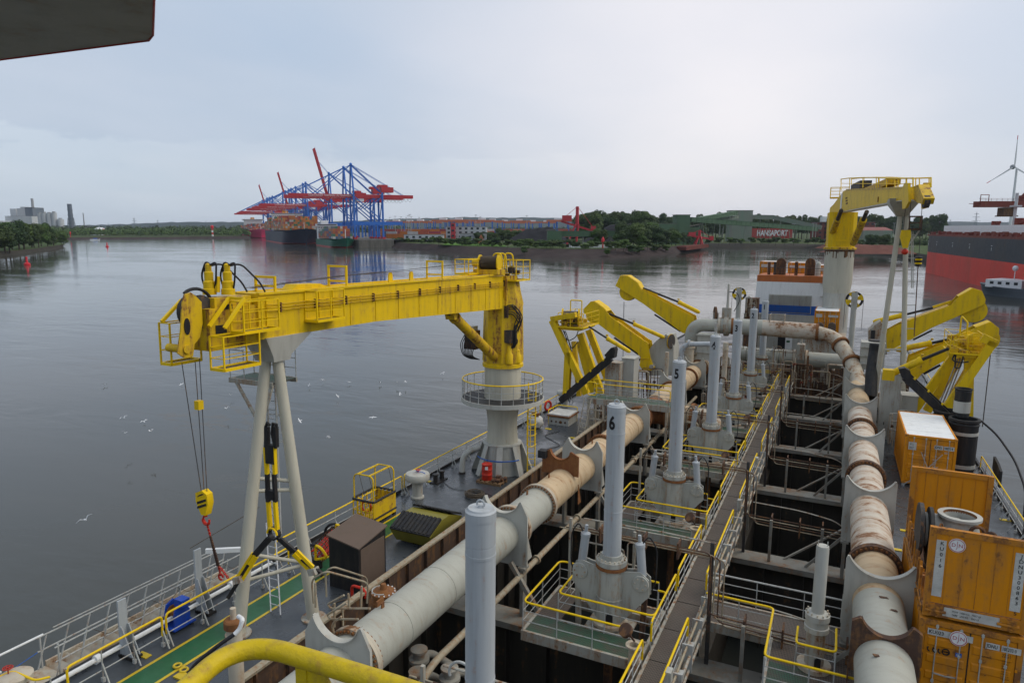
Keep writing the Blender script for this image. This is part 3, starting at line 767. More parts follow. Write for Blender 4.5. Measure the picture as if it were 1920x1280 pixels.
# ---- container yard: individual long containers, yard cranes
def yard_container(col, i):
 n = 'cargo_paint_%d' % i; paint(n, col, rust=.1, scale=.3, grime=.3, streak=.2)
 m = MB().box(-6.1, 6.1, -1.22, 1.22, 0, 2.59)
 for k in range(22): m.box(-5.9 + k * .54, -5.62 + k * .54, -1.25, 1.25, .15, 2.45)
 return m.build('freight_container', M[n])
YC = [yard_container(c, i) for i, c in enumerate([(.42, .09, .04), (.50, .16, .03), (.28, .05, .05), (.05, .12, .30), (.48, .47, .45), (.36, .06, .08)])]
YN = ['red', 'orange', 'dark red', 'blue', 'white', 'crimson']
yu = set(); ry = random.Random(31)
def yc(k, p, rot, label, group):
 if k in yu: o = YC[k].copy(); COL.objects.link(o)
 else: o = YC[k]; yu.add(k)
 o.location = p; o.rotation_euler = (0, 0, rot); o['label'] = label; o['category'] = 'container'; o['group'] = group
ca = math.atan2(RIGHT.y, RIGHT.x)
for row, (D, x0, x1, t0) in enumerate([(800, 724, 826, 3), (835, 750, 880, 3), (880, 770, 900, 4)]):
 px = x0
 while px < x1:
  wpx = 12.6 / D * 1280 * .99
  base = ry.choice([0, 1, 1, 2, 0, 5, 3, 4]) if ry.random() < .5 else (0 if px < 790 else 1)
  for k in range(t0 - (ry.random() < .3)):
   kk = base if ry.random() < .8 else ry.randrange(6)
   yc(kk, aw(px + wpx / 2, D=D, z=8 + k * 2.6), ca, f'{YN[kk]} freight container stacked in the yard behind the quay', f'{YN[kk]} containers in the terminal yard')
  px += wpx
m = MB(); m.c = []
for i in range(900):
 D = ry.uniform(900, 1420); px = ry.uniform(700, 1070); p = aw(px, D=D, z=8); n = ry.randint(1, 4); c = ry.choice(TINT[:4] + [(.42, .08, .05), (.10, .16, .34), (.5, .2, .08), (.45, .44, .42)])
 for k in range(n): m.obox(p + V((0, 0, k * 2.6 + 1.3)), RIGHT * 6, FAR * 1.2, (0, 0, 1.28)); m.c += [c] * 6
m.build('distant_containers', M['tinted'], smooth=False, kind='stuff', label='far rows of stacked containers under the yard cranes', category='containers')
def yard_crane():
 t = thing('yard_crane', 'blue yard gantry crane with orange and white beam over container rows', 'crane', group='yard gantry cranes'); m = MB()
 for y in (-11, 11):
  for x in (-14, 14): MB().beam((x, y, 0), (x, y, 21), 1.2).build('leg', M['crane_blue'], t)
 MB().box(-17, 17, -11.5, -9.5, 20.8, 23.4).build('girder', M['crane_orange'], t); MB().box(-17, 17, 9.5, 11.5, 20.8, 23.4).build('girder', M['crane_orange'], t)
 MB().box(-6, 4, -9, 9, 23.5, 26).build('trolley', M['far_white'], t)
 for y in (-11, 11): MB().box(-14.5, 14.5, y - .6, y + .6, .6, 2).build('sill_beam', M['crane_blue'], t)
 return t
flat('crane_orange', (.50, .16, .08), .5)
gy = yard_crane(); first = True
for px, D in ((790, 1150), (833, 1000), (852, 1120), (872, 1250), (905, 1000), (925, 1080), (862, 980), (948, 1200), (975, 1100), (1000, 1250), (1047, 1000), (1062, 1000), (1025, 1300), (890, 1330), (812, 1320), (770, 1250), (720, 1300), (745, 1180), (960, 1330), (985, 1380)):
 if first: gy.location = aw(px, D=D, z=8); gy.rotation_euler = (0, 0, ca); first = False
 else: dup(gy, aw(px, D=D, z=8), ca)
for o in [q for i, q in enumerate(YC) if i not in yu]: bpy.data.objects.remove(o)
def shed(name, label, px0, px1, D, h, depth, mat, z=5, roof=None, group=None, win=0, roofmat=None, rot=True, cat='building'):
 a, c = aw(px0, D=D, z=z), aw(px1, D=D, z=z); t = thing(name, label, cat, group=group); d = FAR * depth; u = (c - a)
 m = MB(); ce = (a + c) / 2 + d / 2 + V((0, 0, h / 2)); m.obox(ce, u / 2, d / 2, (0, 0, h / 2)); m.build('wall', mat, t)
 if roof is not None:
  r = MB(); un = u.normalized()
  if roof == 'mono':
   r.add([a + V((0, 0, h)) - un, c + V((0, 0, h * 1.16)) + un, c + d + V((0, 0, h * 1.16)) + un, a + d + V((0, 0, h)) - un, a + V((0, 0, h + .4)) - un, c + V((0, 0, h * 1.16 + .4)) + un, c + d + V((0, 0, h * 1.16 + .4)) + un, a + d + V((0, 0, h + .4)) - un], [(3, 2, 1, 0), (4, 5, 6, 7), (0, 1, 5, 4), (1, 2, 6, 5), (2, 3, 7, 6), (3, 0, 4, 7)])
  elif roof == 'flat': r.obox(ce + V((0, 0, h / 2 + .25)), u / 2 + un * .6, d / 2, (0, 0, .25))
  else:
   P = lambda q, zz: q + V((0, 0, zz)); mid = d / 2
   r.add([P(a - un, h), P(c + un, h), P(c + d + un, h), P(a + d - un, h), P(a + mid - un, h + roof), P(c + mid + un, h + roof)], [(0, 1, 5, 4), (1, 2, 5), (2, 3, 4, 5), (3, 0, 4), (3, 2, 1, 0)])
  r.build('roof', roofmat or M['quay_concrete'], t)
 if win:
  un = u.normalized(); L = u.length; n = max(1, int(L / 6)); rowsn = win
  for j in range(rowsn):
   for i in range(n):
    w = MB(); w.obox(a + un * (L * (i + .5) / n) + V((0, 0, h * (j + .6) / rowsn)) - FAR * .05, un * 1.4, FAR * .12, (0, 0, min(1.1, h / rowsn * .28))); w.build('window', M['glass_dark'], t, smooth=False)
 return t
shed('terminal_office', 'white and crimson terminal building in the container yard', 836, 912, 760, 13, 30, M['concrete_white'], 8, 'flat', None, 3)
shed('long_shed', 'low white shed with flat roof behind the embankment', 757, 830, 740, 5.5, 18, M['concrete_white'], 7, 'flat', None, 1)
shed('crimson_annex', 'crimson panelled building standing in the yard', 845, 853, 752, 17, 6, M['crane_red'], 8, 'flat', None, 3)
shed('storage_hall', 'long pale grey hall between yard and meadow', 862, 912, 700, 8, 30, M['concrete_far'], 6, 'flat', None, 1)
G = M['shed_green']
shed('transfer_tower', 'small green conveyor building with slanting roof beside the coal heap', 1027, 1054, 560, 12.5, 14, G, 5, 'mono')
def gallery(name, label, p, q, w, h, mat, posts=0, zg=5):
 t = thing(name, label, 'conveyor'); m = MB(); m.beam(p, q, w, h); m.build('gallery', mat, t)
 m2 = MB(); d = (V(q) - V(p)); n = max(2, int(d.length / 7)); up = V((0, 0, 1))
 side = d.cross(up).normalized()
 for i in range(n + 1): m2.beam(V(p) + d * i / n + side * (w / 2 + .08) - up * h / 2, V(p) + d * i / n + side * (w / 2 + .08) + up * h / 2, .25)
 m2.beam(V(p) + up * (h / 2 + .12), V(q) + up * (h / 2 + .12), w + .5, .25); m2.build('cladding_rib', mat, t, kind='stuff')
 for i in range(posts):
  c = V(p).lerp(V(q), (i + .5) / posts); pp = MB()
  for s in (-1, 1): pp.beam((c.x + side.x * s * w * .9, c.y + side.y * s * w * .9, zg - .5), (c.x + side.x * s * w * .3, c.y + side.y * s * w * .3, c.z - h / 2), .45)
  pp.build('trestle', M['shed_pale'], t)
 return t
gallery('conveyor_bridge', 'low green conveyor bridge running behind the bushes', aw(1054, D=566, z=15), aw(1184, D=566, z=15), 4, 4.4, G, 5)
shed('transfer_tower', 'tall green conveyor tower at the basin corner', 1268, 1293, 640, 27, 16, G, 4.5, 'flat')
shed('green_annex', 'low green building left of the tall green tower', 1232, 1268, 636, 19, 14, G, 4.5, 'flat')
shed('green_annex', 'small green lean-to right of the tall green tower', 1293, 1312, 644, 16, 10, G, 4.5, 'mono')
gallery('conveyor_bridge', 'long green conveyor sloping down to the right over the basin shore', aw(1292, D=655, z=27.5), aw(1530, D=760, z=18.5), 5, 4.2, G, 6)
gallery('conveyor_bridge', 'green conveyor rising from the tall tower to the pale tower', aw(1305, D=668, z=27.5), aw(1378, D=780, z=36.5), 5, 3.8, G, 3)
gallery('conveyor_bridge', 'pale green conveyor just below the rising one', aw(1338, D=740, z=28.5), aw(1380, D=790, z=32), 5, 3, M['shed_pale'], 1)
shed('conveyor_tower', 'pale green conveyor tower at the top of the sloping conveyors', 1370, 1410, 800, 35, 18, M['shed_pale'], 4.5, 'flat')
gallery('conveyor_bridge', 'pale conveyor bridge leaving the pale tower to the right', aw(1400, D=806, z=32.5), aw(1448, D=806, z=32), 5, 4.5, M['shed_pale'], 1)
gallery('conveyor_bridge', 'pale conveyor sloping down to the red brick building', aw(1448, D=806, z=32), aw(1540, D=780, z=20), 5, 4.5, M['shed_pale'], 3)
shed('brick_building', 'red brick port building with a white clock cube on its roof', 1533, 1640, 820, 20, 20, M['brick_red'], 6.5, 'flat', None, 4)
c = aw(1543, D=820, z=30); solo(MB().obox(c, RIGHT * 3, FAR * 3, (0, 0, 3)), 'roof_sign_cube', M['far_white'], 'white sign cube standing on the red brick building', 'sign')
shed('warehouse', 'pale green warehouse with low pitched roof right of the yellow crane', 1619, 1674, 640, 13, 30, M['shed_pale'], 4.5, 3, None, 0, M['ship_rust_red'])
t = shed('port_wall', 'red brown corrugated wall lettered HANSAPORT in white', 1410, 1486, 880, 12.6, 3, M['sign_red'], 6.8, cat='wall')
a, c = aw(1410, D=880, z=6.8), aw(1486, D=880, z=6.8); u = (c - a).normalized()
text('lettering', 'HANSAPORT', 9.6, (a + c) / 2 + V((0, 0, 6.4)) - FAR * .4, u, (0, 0, 1), M['far_white'], t, .1, squeeze=.70, bold=.035)
text('lettering', 'CTA', 3.0, aw(725, D=735, z=28), RIGHT, (0, 0, 1), M['far_white'], None, .1, label='white CTA lettering on the blue portal beam', category='sign')
rl = random.Random(77)
for i in range(26):
 px, D, z0, h = ((rl.uniform(700, 1060), rl.uniform(720, 1000), 8, 26) if i < 14 else (rl.uniform(1320, 1700), rl.uniform(690, 800), 4.5, 20))
 p = aw(px, D=D, z=z0); t = thing('lamp_mast', ('thin lamp mast rising over the container yard' if i < 14 else 'thin lamp mast among the port buildings by the basin'), 'lamp mast', group='lamp masts ashore')
 MB().cyl(p, p + V((0, 0, h)), .28, .16, 6).build('mast', M['rail_grey'], t); MB().obox(p + V((0, 0, h)), RIGHT * 1.3, FAR * .4, (0, 0, .25)).build('lamp_head', M['concrete_far'], t)
m = MB(); a, c = aw(1279, D=560, z=3.3), aw(1322, D=650, z=3.3); m.beam(a, c, 8, 3)
solo(m, 'jetty', M['brick_red'], 'rusty red jetty at the mouth of the basin', 'jetty')
def stacker(name, label, px, D, h, lean, s=1.0):
 t = thing(name, label, 'bulk loader'); o = aw(px, D=D, z=5); u, w = RIGHT, FAR; RD = M['crane_red']
 def P(x, y, z): return o + u * x * s + w * y * s + V((0, 0, z * s))
 for x in (-4, 4):
  for y in (-4, 4): MB().beam(P(x - 5 * lean, y, 0), P(x * .3, y * .4, h * .55), 1.0).build('leg', RD, t)
 MB().beam(P(0, 0, h * .45), P(0, 0, h), 2.2).build('mast', RD, t)
 m = MB(); m.beam(P(-14, 0, h * .62), P(16, 0, h * .35), 1.6); m.beam(P(0, 0, h), P(16, 0, h * .38), .35); m.beam(P(0, 0, h), P(-14, 0, h * .65), .35); m.build('boom', RD, t)
 m = MB(); m.obox(P(-9, 0, h * .70), u * 4 * s, w * 2.5 * s, (0, 0, 2.4 * s)); m.build('cabin', RD, t)
 m = MB(); m.obox(P(14, 0, h * .42), u * 2 * s, w * 2 * s, (0, 0, 2.5 * s)); m.build('bucket_wheel', RD, t)
 return t
stacker('stacker_crane', 'red stacker crane with mast between the two coal heaps', 1082, 600, 33, 1)
stacker('ship_unloader', 'red unloader standing on the jetty at the basin mouth', 1312, 640, 16, .2, .8)
for px, D, lab in ((902, 640, 'orange digger parked on the green meadow'),):
 t = thing('digger', lab, 'digger'); o = aw(px, D=D, z=5.4)
 MB().obox(o + V((0, 0, 1.6)), RIGHT * 2.4, FAR * 1.5, (0, 0, 1.2)).build('body', M['crane_orange'], t)
 m = MB(); m.beam(o + V((0, 0, 2)), o + V((0, 0, 8)) - RIGHT * .2, .6); m.beam(o + V((0, 0, 8)) - RIGHT * .2, o - RIGHT * 3 + V((0, 0, 1)), .6); m.beam(o + V((0, 0, 8)), o + RIGHT * 3 + V((0, 0, 1)), .6); m.build('arm', M['crane_orange'], t)
for i in range(16):
 p = aw(1065 + i * 5.6, D=520, z=5.3); solo(MB().obox(p + V((0, 0, .8)), RIGHT * .95, FAR * .3, (0, 0, 1.1)), 'concrete_block', M['far_white'], 'white concrete block in the row along the embankment crest', 'block', 'white blocks along the embankment')
for px, D, h in ((949, 540, 3.2), (1044, 548, 3), (1075, 530, 4)):
 t = thing('shore_sign', {949: 'white shore sign at the edge of the meadow', 1044: 'white shore sign in front of the small green building', 1075: 'white shore sign beside the white block row'}[px], 'sign'); p = aw(px, D=D, z=5)
 MB().obox(p + V((0, 0, h)), RIGHT * 1.4, FAR * .1, (0, 0, 1)).build('board', M['far_white'], t); MB().beam(p - V((0, 0, .5)), p + V((0, 0, h)), .25).build('post', M['rail_grey'], t)
def beacon(px, D, h, lab):
 t = thing('red_beacon', lab, 'beacon'); p = aw(px, D=D, z=4.6)
 MB().cyl(p, p + V((0, 0, h * .6)), .5, .4).build('post', M['buoy_red'], t); MB().lathe([(1.1, 0), (1.1, h * .25), (.2, h * .42)], p + V((0, 0, h * .55)), 10).build('topmark', M['buoy_red'], t)
beacon(1131, 500, 9, 'red beacon on the embankment crest in front of the dark trees')
def buoy(px, py, s, lab):
 t = thing('red_buoy', lab, 'buoy', group='red buoys'); p = aw(px, py)
 MB().lathe([(1.0, -.4), (1.25, .2), (1.1, .8), (.5, 1.1)], p, 14).build('float', M['buoy_red'], t)
 MB().lathe([(.5, 1.0), (.38, 2.2), (.3, 2.6)], p, 10).build('tower', M['buoy_red'], t); MB().lathe([(.0, 2.6), (.42, 2.7), (.42, 3.5), (.0, 3.6)], p, 10).build('topmark', M['buoy_red'], t)
 for c in t.children: c.location = p * (1 - s); c.scale = (s,) * 3
buoy(51, 497, 1.25, 'red buoy nearest, off the wooded left bank')
buoy(201, 463, 1.3, 'small red buoy in mid river before the far shore')
beacon(131, 1150, 10, 'red post with topmark off the far end of the left bank')
t = thing('striped_beacon', 'red and white banded beacon tower on the far shore', 'beacon'); p = aw(398, D=1370, z=3.5)
for k in range(4): MB().lathe([(1.6, k * 4), (1.6, k * 4 + 4)], p, 10).build('band', M['buoy_red'] if k % 2 else M['far_white'], t)
MB().lathe([(3, 16), (3, 20), (1, 22)], p, 10).build('lantern', M['buoy_red'], t)
t = thing('speedboat', 'small white and blue boat crossing far on the left', 'boat'); o = aw(187, 450.5); k = hull(14, 4, 2.0, .6, .35, 12)
for q in k.v: q *= 1
hb = k.build('hull', M['far_white'], t); hb2 = MB().box(-9, -4, -1.4, 1.4, 2, 3.6).build('cabin', M['stripe_blue'], t); t.location = o; t.rotation_euler = (0, 0, ca + .2)
# ---- power station and works far left
def cyl_thing(name, label, px, D, h, r0, r1, mat, z=3, cat='tower', bands=None):
 t = thing(name, label, cat); p = aw(px, D=D, z=z)
 MB().lathe([(r0, 0), ((r0 + r1) / 2, h * .5), (r1, h)], p, 18).build('shaft', mat, t)
 if bands:
  for f in bands: MB().lathe([(r0 + (r1 - r0) * f + .9, h * f), (r0 + (r1 - r0) * f + .9, h * f + 2)], p, 14).build('gallery', M['far_blue_grey'], t)
 return t
cyl_thing('cooling_tower', 'broad pale round cooling tower behind the left bank trees', 4, 2450, 42, 100, 96, M['concrete_white'])
shed('boiler_house', 'pale yellow boiler house block of the power station', 23, 34, 2500, 85, 60, M['concrete_white'], 3, 'flat')
shed('boiler_house', 'pale grey tall block left of the blue grey block', 36, 43, 2480, 86, 60, M['concrete_white'], 3, 'flat')
shed('boiler_house', 'white narrow stair tower of the power station', 43, 51, 2440, 90, 50, M['concrete_white'], 3, 'flat')
shed('boiler_house', 'dark blue grey tall block of the power station', 51, 65, 2440, 88, 60, M['far_blue_grey'], 3, 'flat')
shed('turbine_hall', 'low pale hall at the foot of the power station', 12, 62, 2400, 58, 60, M['concrete_white'], 3, 'flat')
cyl_thing('chimney', 'tall thin pale chimney beside the power station', 66.5, 2500, 122, 6, 4, M['concrete_far'], cat='chimney')
for i, (x0, x1, h) in enumerate(((74, 82, 62), (82, 91, 64), (91, 100, 63), (100, 109, 65), (110, 121, 45))):
 t = thing('silo_block', 'pale concrete silo in the row right of the power station', 'silo', group='row of concrete silos'); D = 2200
 a = aw((x0 + x1) / 2, D=D, z=3); MB().lathe([((x1 - x0) / 2560 * D, 0), ((x1 - x0) / 2560 * D, h)], a, 18).build('wall', M['concrete_white'], t); MB().lathe([(5, h), (5, h + 4)], a, 8).build('roof_house', M['concrete_far'], t)
t = cyl_thing('lattice_chimney', 'dark banded chimney inside a lattice tower', 135, 1900, 82, 6.5, 5.5, M['far_blue_grey'], cat='chimney', bands=(.25, .4, .52, .62, .8))
m = MB(); p = aw(135, D=1900, z=3)
for i in range(4):
 a = i * pi / 2 + .4; q = V((math.cos(a), math.sin(a), 0)); q2 = V((math.cos(a + pi / 2), math.sin(a + pi / 2), 0)); m.beam(p + q * 14, p + q * 8 + V((0, 0, 45)), 1.0)
 for k in range(4): m.beam(p + q * (14 - 1.4 * k) + V((0, 0, 11 * k)), p + q2 * (13 - 1.4 * k) + V((0, 0, 11 * k + 11)), .6)
m.build('lattice', M['far_blue_grey'], t)
shed('works_building', 'small grey works building beside the lattice chimney', 146, 158, 1900, 22, 30, M['concrete_far'], 3, 'flat')
cyl_thing('chimney', 'very thin grey chimney right of the lattice chimney', 159, 1900, 58, 1.8, 1.2, M['concrete_far'], cat='chimney')
t = thing('domed_tent', 'white domed hall with red dots on the far shore', 'hall'); p = aw(187, D=1640, z=2); MB().ball(p, 1, 20, 12, (24, 18, 20)).build('dome', M['far_white'], t)
for k, (px, z) in enumerate(((193, 17), (199, 13.5), (199, 8), (196, 5))):
 q = aw(px, D=1622 - 0, z=z); MB().cyl(q + FAR * 6, q - FAR * 1.2, 1.5, n=10).build('red_dot', M['buoy_red'], t)
def pylon(px, D, h, lab):
 t = thing('pylon', lab, 'pylon', group='distant pylons'); p = aw(px, D=D, z=3); m = MB()
 for s in (-1, 1): m.beam(p + RIGHT * s * h * .09, p + V((0, 0, h)), h * .012);
 for k in range(5): m.beam(p + RIGHT * (h * .09 * (1 - k / 5)) + V((0, 0, h * k / 5)), p - RIGHT * (h * .09 * (1 - (k + 1) / 5)) + V((0, 0, h * (k + 1) / 5)), h * .008)
 m.build('lattice', M['far_blue_grey'], t); m = MB()
 for f, w in ((.62, .2), (.78, .16), (.92, .1)): m.beam(p - RIGHT * h * w + V((0, 0, h * f)), p + RIGHT * h * w + V((0, 0, h * f)), h * .014)
 m.build('arm', M['far_blue_grey'], t)
for px, D, h in ((253, 3000, 62), (297, 3600, 60), (387, 4200, 62), (204, 4300, 50), (1757, 2200, 48), (1780, 2000, 42), (1828, 1800, 58), (1386, 2200, 70), (952, 3300, 55)): pylon(px, D, h, 'faint lattice pylon on the horizon')
t = thing('wind_turbine', 'white wind turbine with red tipped blades above the ore ship', 'wind turbine'); p = aw(1893, D=1050, z=4); hub = aw(1885, D=1046, z=EYE + 90)
MB().lathe([(2.3, 0), (1.4, hub.z - 5)], p, 16).build('tower', M['far_white'], t)
MB().ball(hub, 3.6, 12, 8, (1, 1.3, 1)).build('nacelle', M['concrete_far'], t)
for k, a in enumerate((90, 212, 332)):
 d = RIGHT * math.cos(R(a)) + V((0, 0, math.sin(R(a)))); bl = MB(); h2 = hub - FAR * 3.5; s = d.cross(FAR)
 bl.add([h2 + s * .7, h2 - s * 1.0, h2 + d * 9 - s * 1.6, h2 + d * 39 - s * .5, h2 + d * 39 + s * .3, h2 + d * 9 + s * .8] + [h2 + FAR * .5 + q for q in (s * .6, -s * .9, d * 9 - s * 1.3, d * 39 - s * .4, d * 39 + s * .25, d * 9 + s * .7)],
   [(0, 1, 2, 5), (5, 2, 3, 4), (11, 8, 7, 6), (10, 9, 8, 11), (0, 6, 7, 1), (1, 7, 8, 2), (2, 8, 9, 3), (3, 9, 10, 4), (4, 10, 11, 5), (5, 11, 6, 0)])
 B_ = bl.build('blade', M['far_white'], t); tp = MB(); tp.obox(h2 + d * 42 - s * .05 + FAR * .25, d * 3, s * .38, FAR * .25); tp.build('blade_tip', M['buoy_red'], B_)
# ---- ore carrier, river barge, unloader on the right
P0 = RIGHT * 187 + FAR * 312; HD_ = (RIGHT * -.342 - FAR).normalized(); HS = V((-HD_.y, HD_.x, 0))
if HS.dot(RIGHT) < 0: HS = -HS
t = thing('ore_carrier', 'huge red and dark grey ore carrier moored at the right', 'ship')
def HP(a, s_, z): q = P0 + HD_ * a + HS * s_; return V((q.x, q.y, z))
def slab(a0, a1, s0, s1, z0, z1):
 m = MB(); m.obox(HP((a0 + a1) / 2, (s0 + s1) / 2, (z0 + z1) / 2), HD_ * (a1 - a0) / 2, HS * (s1 - s0) / 2, (0, 0, (z1 - z0) / 2)); return m
def hullband(z0, z1, mat, name, fl=0):
 m = MB(); prof = [(-6, 22), (-3, 6), (0, 1.2), (8, 0), (260, 0), (275, 6), (285, 22)]; ring = []
 for a, s_ in prof: ring.append((a, s_))
 ring += [(a, 44 - s_) for a, s_ in reversed(prof) if s_ != 22]
 n = len(ring); vs = [HP(a, s_, z0) for a, s_ in ring] + [HP(a, s_, z1) for a, s_ in ring]
 m.add(vs, [(i, (i + 1) % n, n + (i + 1) % n, n + i) for i in range(n)] + [tuple(range(n, 2 * n))]); return m.build(name, mat, t)
hullband(-1.5, 9.2, M['hull_antifoul'], 'lower_hull'); hullband(9.2, 16.2, M['hull_dark'], 'upper_hull')
slab(0, 275, .5, 43, 16.2, 16.9).build('deck', M['ship_rust_red'], t)
slab(-1, 95, 7, 8.5, 17, 20.6).build('bulwark', M['white'], t)
for i in range(9): slab(14 + i * 22, 30 + i * 22, 10, 34, 17, 20.0 + .3 * (i % 2)).build('hatch_cover', M['ship_rust_red'], t)
rr = random.Random(8); m = MB()
for i in range(150):
 a = rr.uniform(2, 150); s_ = rr.uniform(.8, 5); h = rr.uniform(.5, 1.5); w = rr.uniform(.3, 1.4); m.obox(HP(a, s_, 16.9 + h / 2), HD_ * w, HS * .4, (0, 0, h / 2))
for i in range(46): m.cyl(HP(i * 4, .9, 16.9), HP(i * 4, .9, 18.1), .07, n=5)
for z in (17.5, 18.1): m.beam(HP(0, .9, z), HP(180, .9, z), .09)
m.build('deck_fitting', M['ship_rust_red'], t, kind='stuff')
m = MB()
for a, h in ((22, 4), (48, 5.5), (66, 3)):
 m.cyl(HP(a, 20, 20), HP(a, 20, 20 + h * .6), 1.6, n=10); m.beam(HP(a - 4, 20, 20.8), HP(a + 5, 20, 22), .8)
m.build('windlass', M['ship_rust_red'], t, kind='stuff')
m = MB().cyl(HP(36, 22, 19), HP(36, 22, 33), .55, n=8); m.obox(HP(36, 22, 28), HD_ * 1.6, HS * 1.6, (0, 0, .3)); m.build('mast', M['concrete_white'], t)
for a in (6, 20, 44, 66, 90):
 m = slab(a, a + .25, -.04, .02, 12.2, 13.2); m.build('draught_mark', M['far_white'], t)
 m = slab(a - .5, a + .7, -.04, .02, 13.7, 13.9); m.build('hull_mark', M['far_white'], t)
slab(150, 160, 5, 40, 17, 33).build('superstructure', M['white'], t)
a0 = aw(1843, 551); a1 = aw(1843, 551) + (RIGHT * .55 - FAR).normalized() * 95; t = thing('river_tanker', 'grey river tanker with white wheelhouse beside the red hull', 'ship'); bd = (a1 - a0).normalized(); bsd = V((-bd.y, bd.x, 0))
k = hull(95, 10.5, 2.6, .9, .12, 20); km = k.build('hull', M['barge_grey'], t)
MB().box(-12, -2.5, -4.4, 4.4, 2.6, 4.8).build('accommodation', M['far_white'], t)
w_ = MB().box(-19, -13, -3.6, 3.6, 2.6, 6.6).build('wheelhouse', M['glass_dark'], t); MB().box(-36, -12, -4.2, 4.2, 6.6, 6.95).build('awning_roof', M['funnel_orange'], t)
for i in range(4): MB().box(-11 + i * 2.1, -10 + i * 2.1, -4.43, 4.43, 3.5, 4.3).build('window', M['glass_dark'], t)
m = MB();
for i in range(30): m.box(-26 - i * 2.2, -25 - i * 2.2, rr.uniform(-4, 0), rr.uniform(0, 4), 2.6, 2.6 + rr.uniform(.3, 1.5))
m.path([(-24, 0, 3.6), (-90, 0, 3.6)], .25, 6); m.path([(-24, 2, 3.4), (-90, 2, 3.4)], .2, 6); m.build('pipework', M['stripe_blue'], t, kind='stuff')
MB().ball((-9, 2.4, 8.2), .8).build('radar_dome', M['far_white'], t); MB().cyl((-9, 2.4, 4.8), (-9, 2.4, 7.6), .12, n=6).build('mast', M['far_white'], t)
t.location = a0 + bd * 0; t.rotation_euler = (0, 0, math.atan2(-bd.y, -bd.x))
for px, py, L, lab in ((1652, 476, 26, 'low black and white barge moored at the far basin quay'), (1694, 479, 20, 'second low barge with white deck at the basin quay')):
 t = thing('moored_barge', lab, 'barge'); hull(L, 5, 1.8, .3, .2, 12).build('hull', M['black'], t); MB().box(-L * .8, -L * .2, -1.8, 1.8, 1.8, 2.8).build('deckhouse', M['far_white'], t)
 t.location = aw(px, py); t.rotation_euler = (0, 0, ca + pi)
t = thing('ore_unloader', 'rust red ore unloader jib reaching in from the right edge', 'crane'); D = 380; o = aw(1832, D=D, z=EYE + 13); RR = M['ship_rust_red']
def UP(x, y, z): return o + RIGHT * x + FAR * y + V((0, 0, z))
for y in (0, 5): MB().beam(UP(0, y, 0), UP(80, y, 0), 1.2, 3.2).build('girder', RR, t)
m = MB()
for i in range(26): m.beam(UP(i * 3, 0, 1.6), UP(i * 3, 0, 3.0), .12); m.beam(UP(i * 3, 0, -1.6), UP(i * 3 + 1.5, 0, 1.6), .35)
m.beam(UP(0, 0, 3.0), UP(78, 0, 3.0), .14); m.beam(UP(0, 0, 2.3), UP(78, 0, 2.3), .1); m.build('walkway_railing', RR, t)
m = MB(); m.obox(UP(17, 2.5, -4), RIGHT * 3.6, FAR * 2.5, (0, 0, 2.2)); m.obox(UP(17, 2.5, -6.4), RIGHT * 4.6, FAR * 2.6, (0, 0, .3)); m.build('operator_cabin', M['rust_dark'], t)
m = MB(); m.obox(UP(31, 2.5, 3), RIGHT * 7, FAR * 3, (0, 0, 1.8)); m.beam(UP(24, 2, 3), UP(30, 2, 9), 1); m.beam(UP(30, 2, 9), UP(44, 2, 3), 1); m.beam(UP(30, 4, 9), UP(24, 4, 3), 1); m.build('machinery', RR, t)
m = MB(); m.obox(UP(1.5, 0, 3), RIGHT * 2, FAR * .2, (0, 0, .1)); m.path([UP(0, 0, 1.5), UP(0, 0, 5), UP(4.5, 0, 5), UP(4.5, 0, 1.5)], .25, 5); m.beam(UP(-6, 0, .2), UP(0, 0, .2), .25); m.build('jib_head', RR, t)
for x in (44, 72):
 for y in (-6, 12): MB().beam(UP(x, y, 0), (UP(x, y, 0).x, UP(x, y, 0).y, 2), 1.8).build('leg', RR, t)
# ---- gulls
def gull(seed, up):
 m = MB(); m.ball((0, 0, 0), .11, 6, 5, (2.2, .8, .7)); m.ball((.27, 0, .04), .06, 6, 4); m.add([(-.2, .05, 0), (-.42, .09, .01), (-.42, -.09, .01), (-.2, -.05, 0)], [(0, 1, 2, 3)])
 for s in (-1, 1):
  m.add([(.10, s * .06, .05), (.16, s * .34, .05 + up), (.02, s * .72, .02 + up * .6), (-.06, s * .68, .02 + up * .6), (-.07, s * .3, .03 + up), (-.08, s * .06, .03)], [(0, 1, 4, 5), (1, 2, 3, 4)] if s > 0 else [(5, 4, 1, 0), (4, 3, 2, 1)])
 return m
gm = gull(1, .22).build('gull', M['far_white'], smooth=False); gm2 = gull(2, -.04).build('gull', M['far_white'], smooth=False)
rg = random.Random(4); gu = set()
for px, py, z in ((232, 783, 3), (234, 811, 1.5), (282, 808, 2), (160, 974, 7), (425, 765, 1), (432, 740, .5), (562, 788, 3), (615, 820, 5), (633, 742, .4), (655, 716, .3), (699, 782, 4), (712, 717, .3), (745, 716, .6), (760, 716, .6), (750, 738, 1), (580, 722, .3), (605, 712, .3), (270, 790, .2), (196, 721, .2), (340, 720, .2), (480, 700, .3), (830, 700, .4)):
 k = rg.randrange(2); src = (gm, gm2)[k]
 if k in gu: o = src.copy(); COL.objects.link(o)
 else: o = src; gu.add(k)
 o.location = aw(px, py, z=z); s = .5; o.scale = (s, s, s); o.rotation_euler = (rg.uniform(-.5, .5), rg.uniform(-.3, .3), rg.uniform(0, 6.3))
 o['label'] = 'white gull flying low over the river left of the ship'; o['category'] = 'gull'; o['group'] = 'gulls over the river'
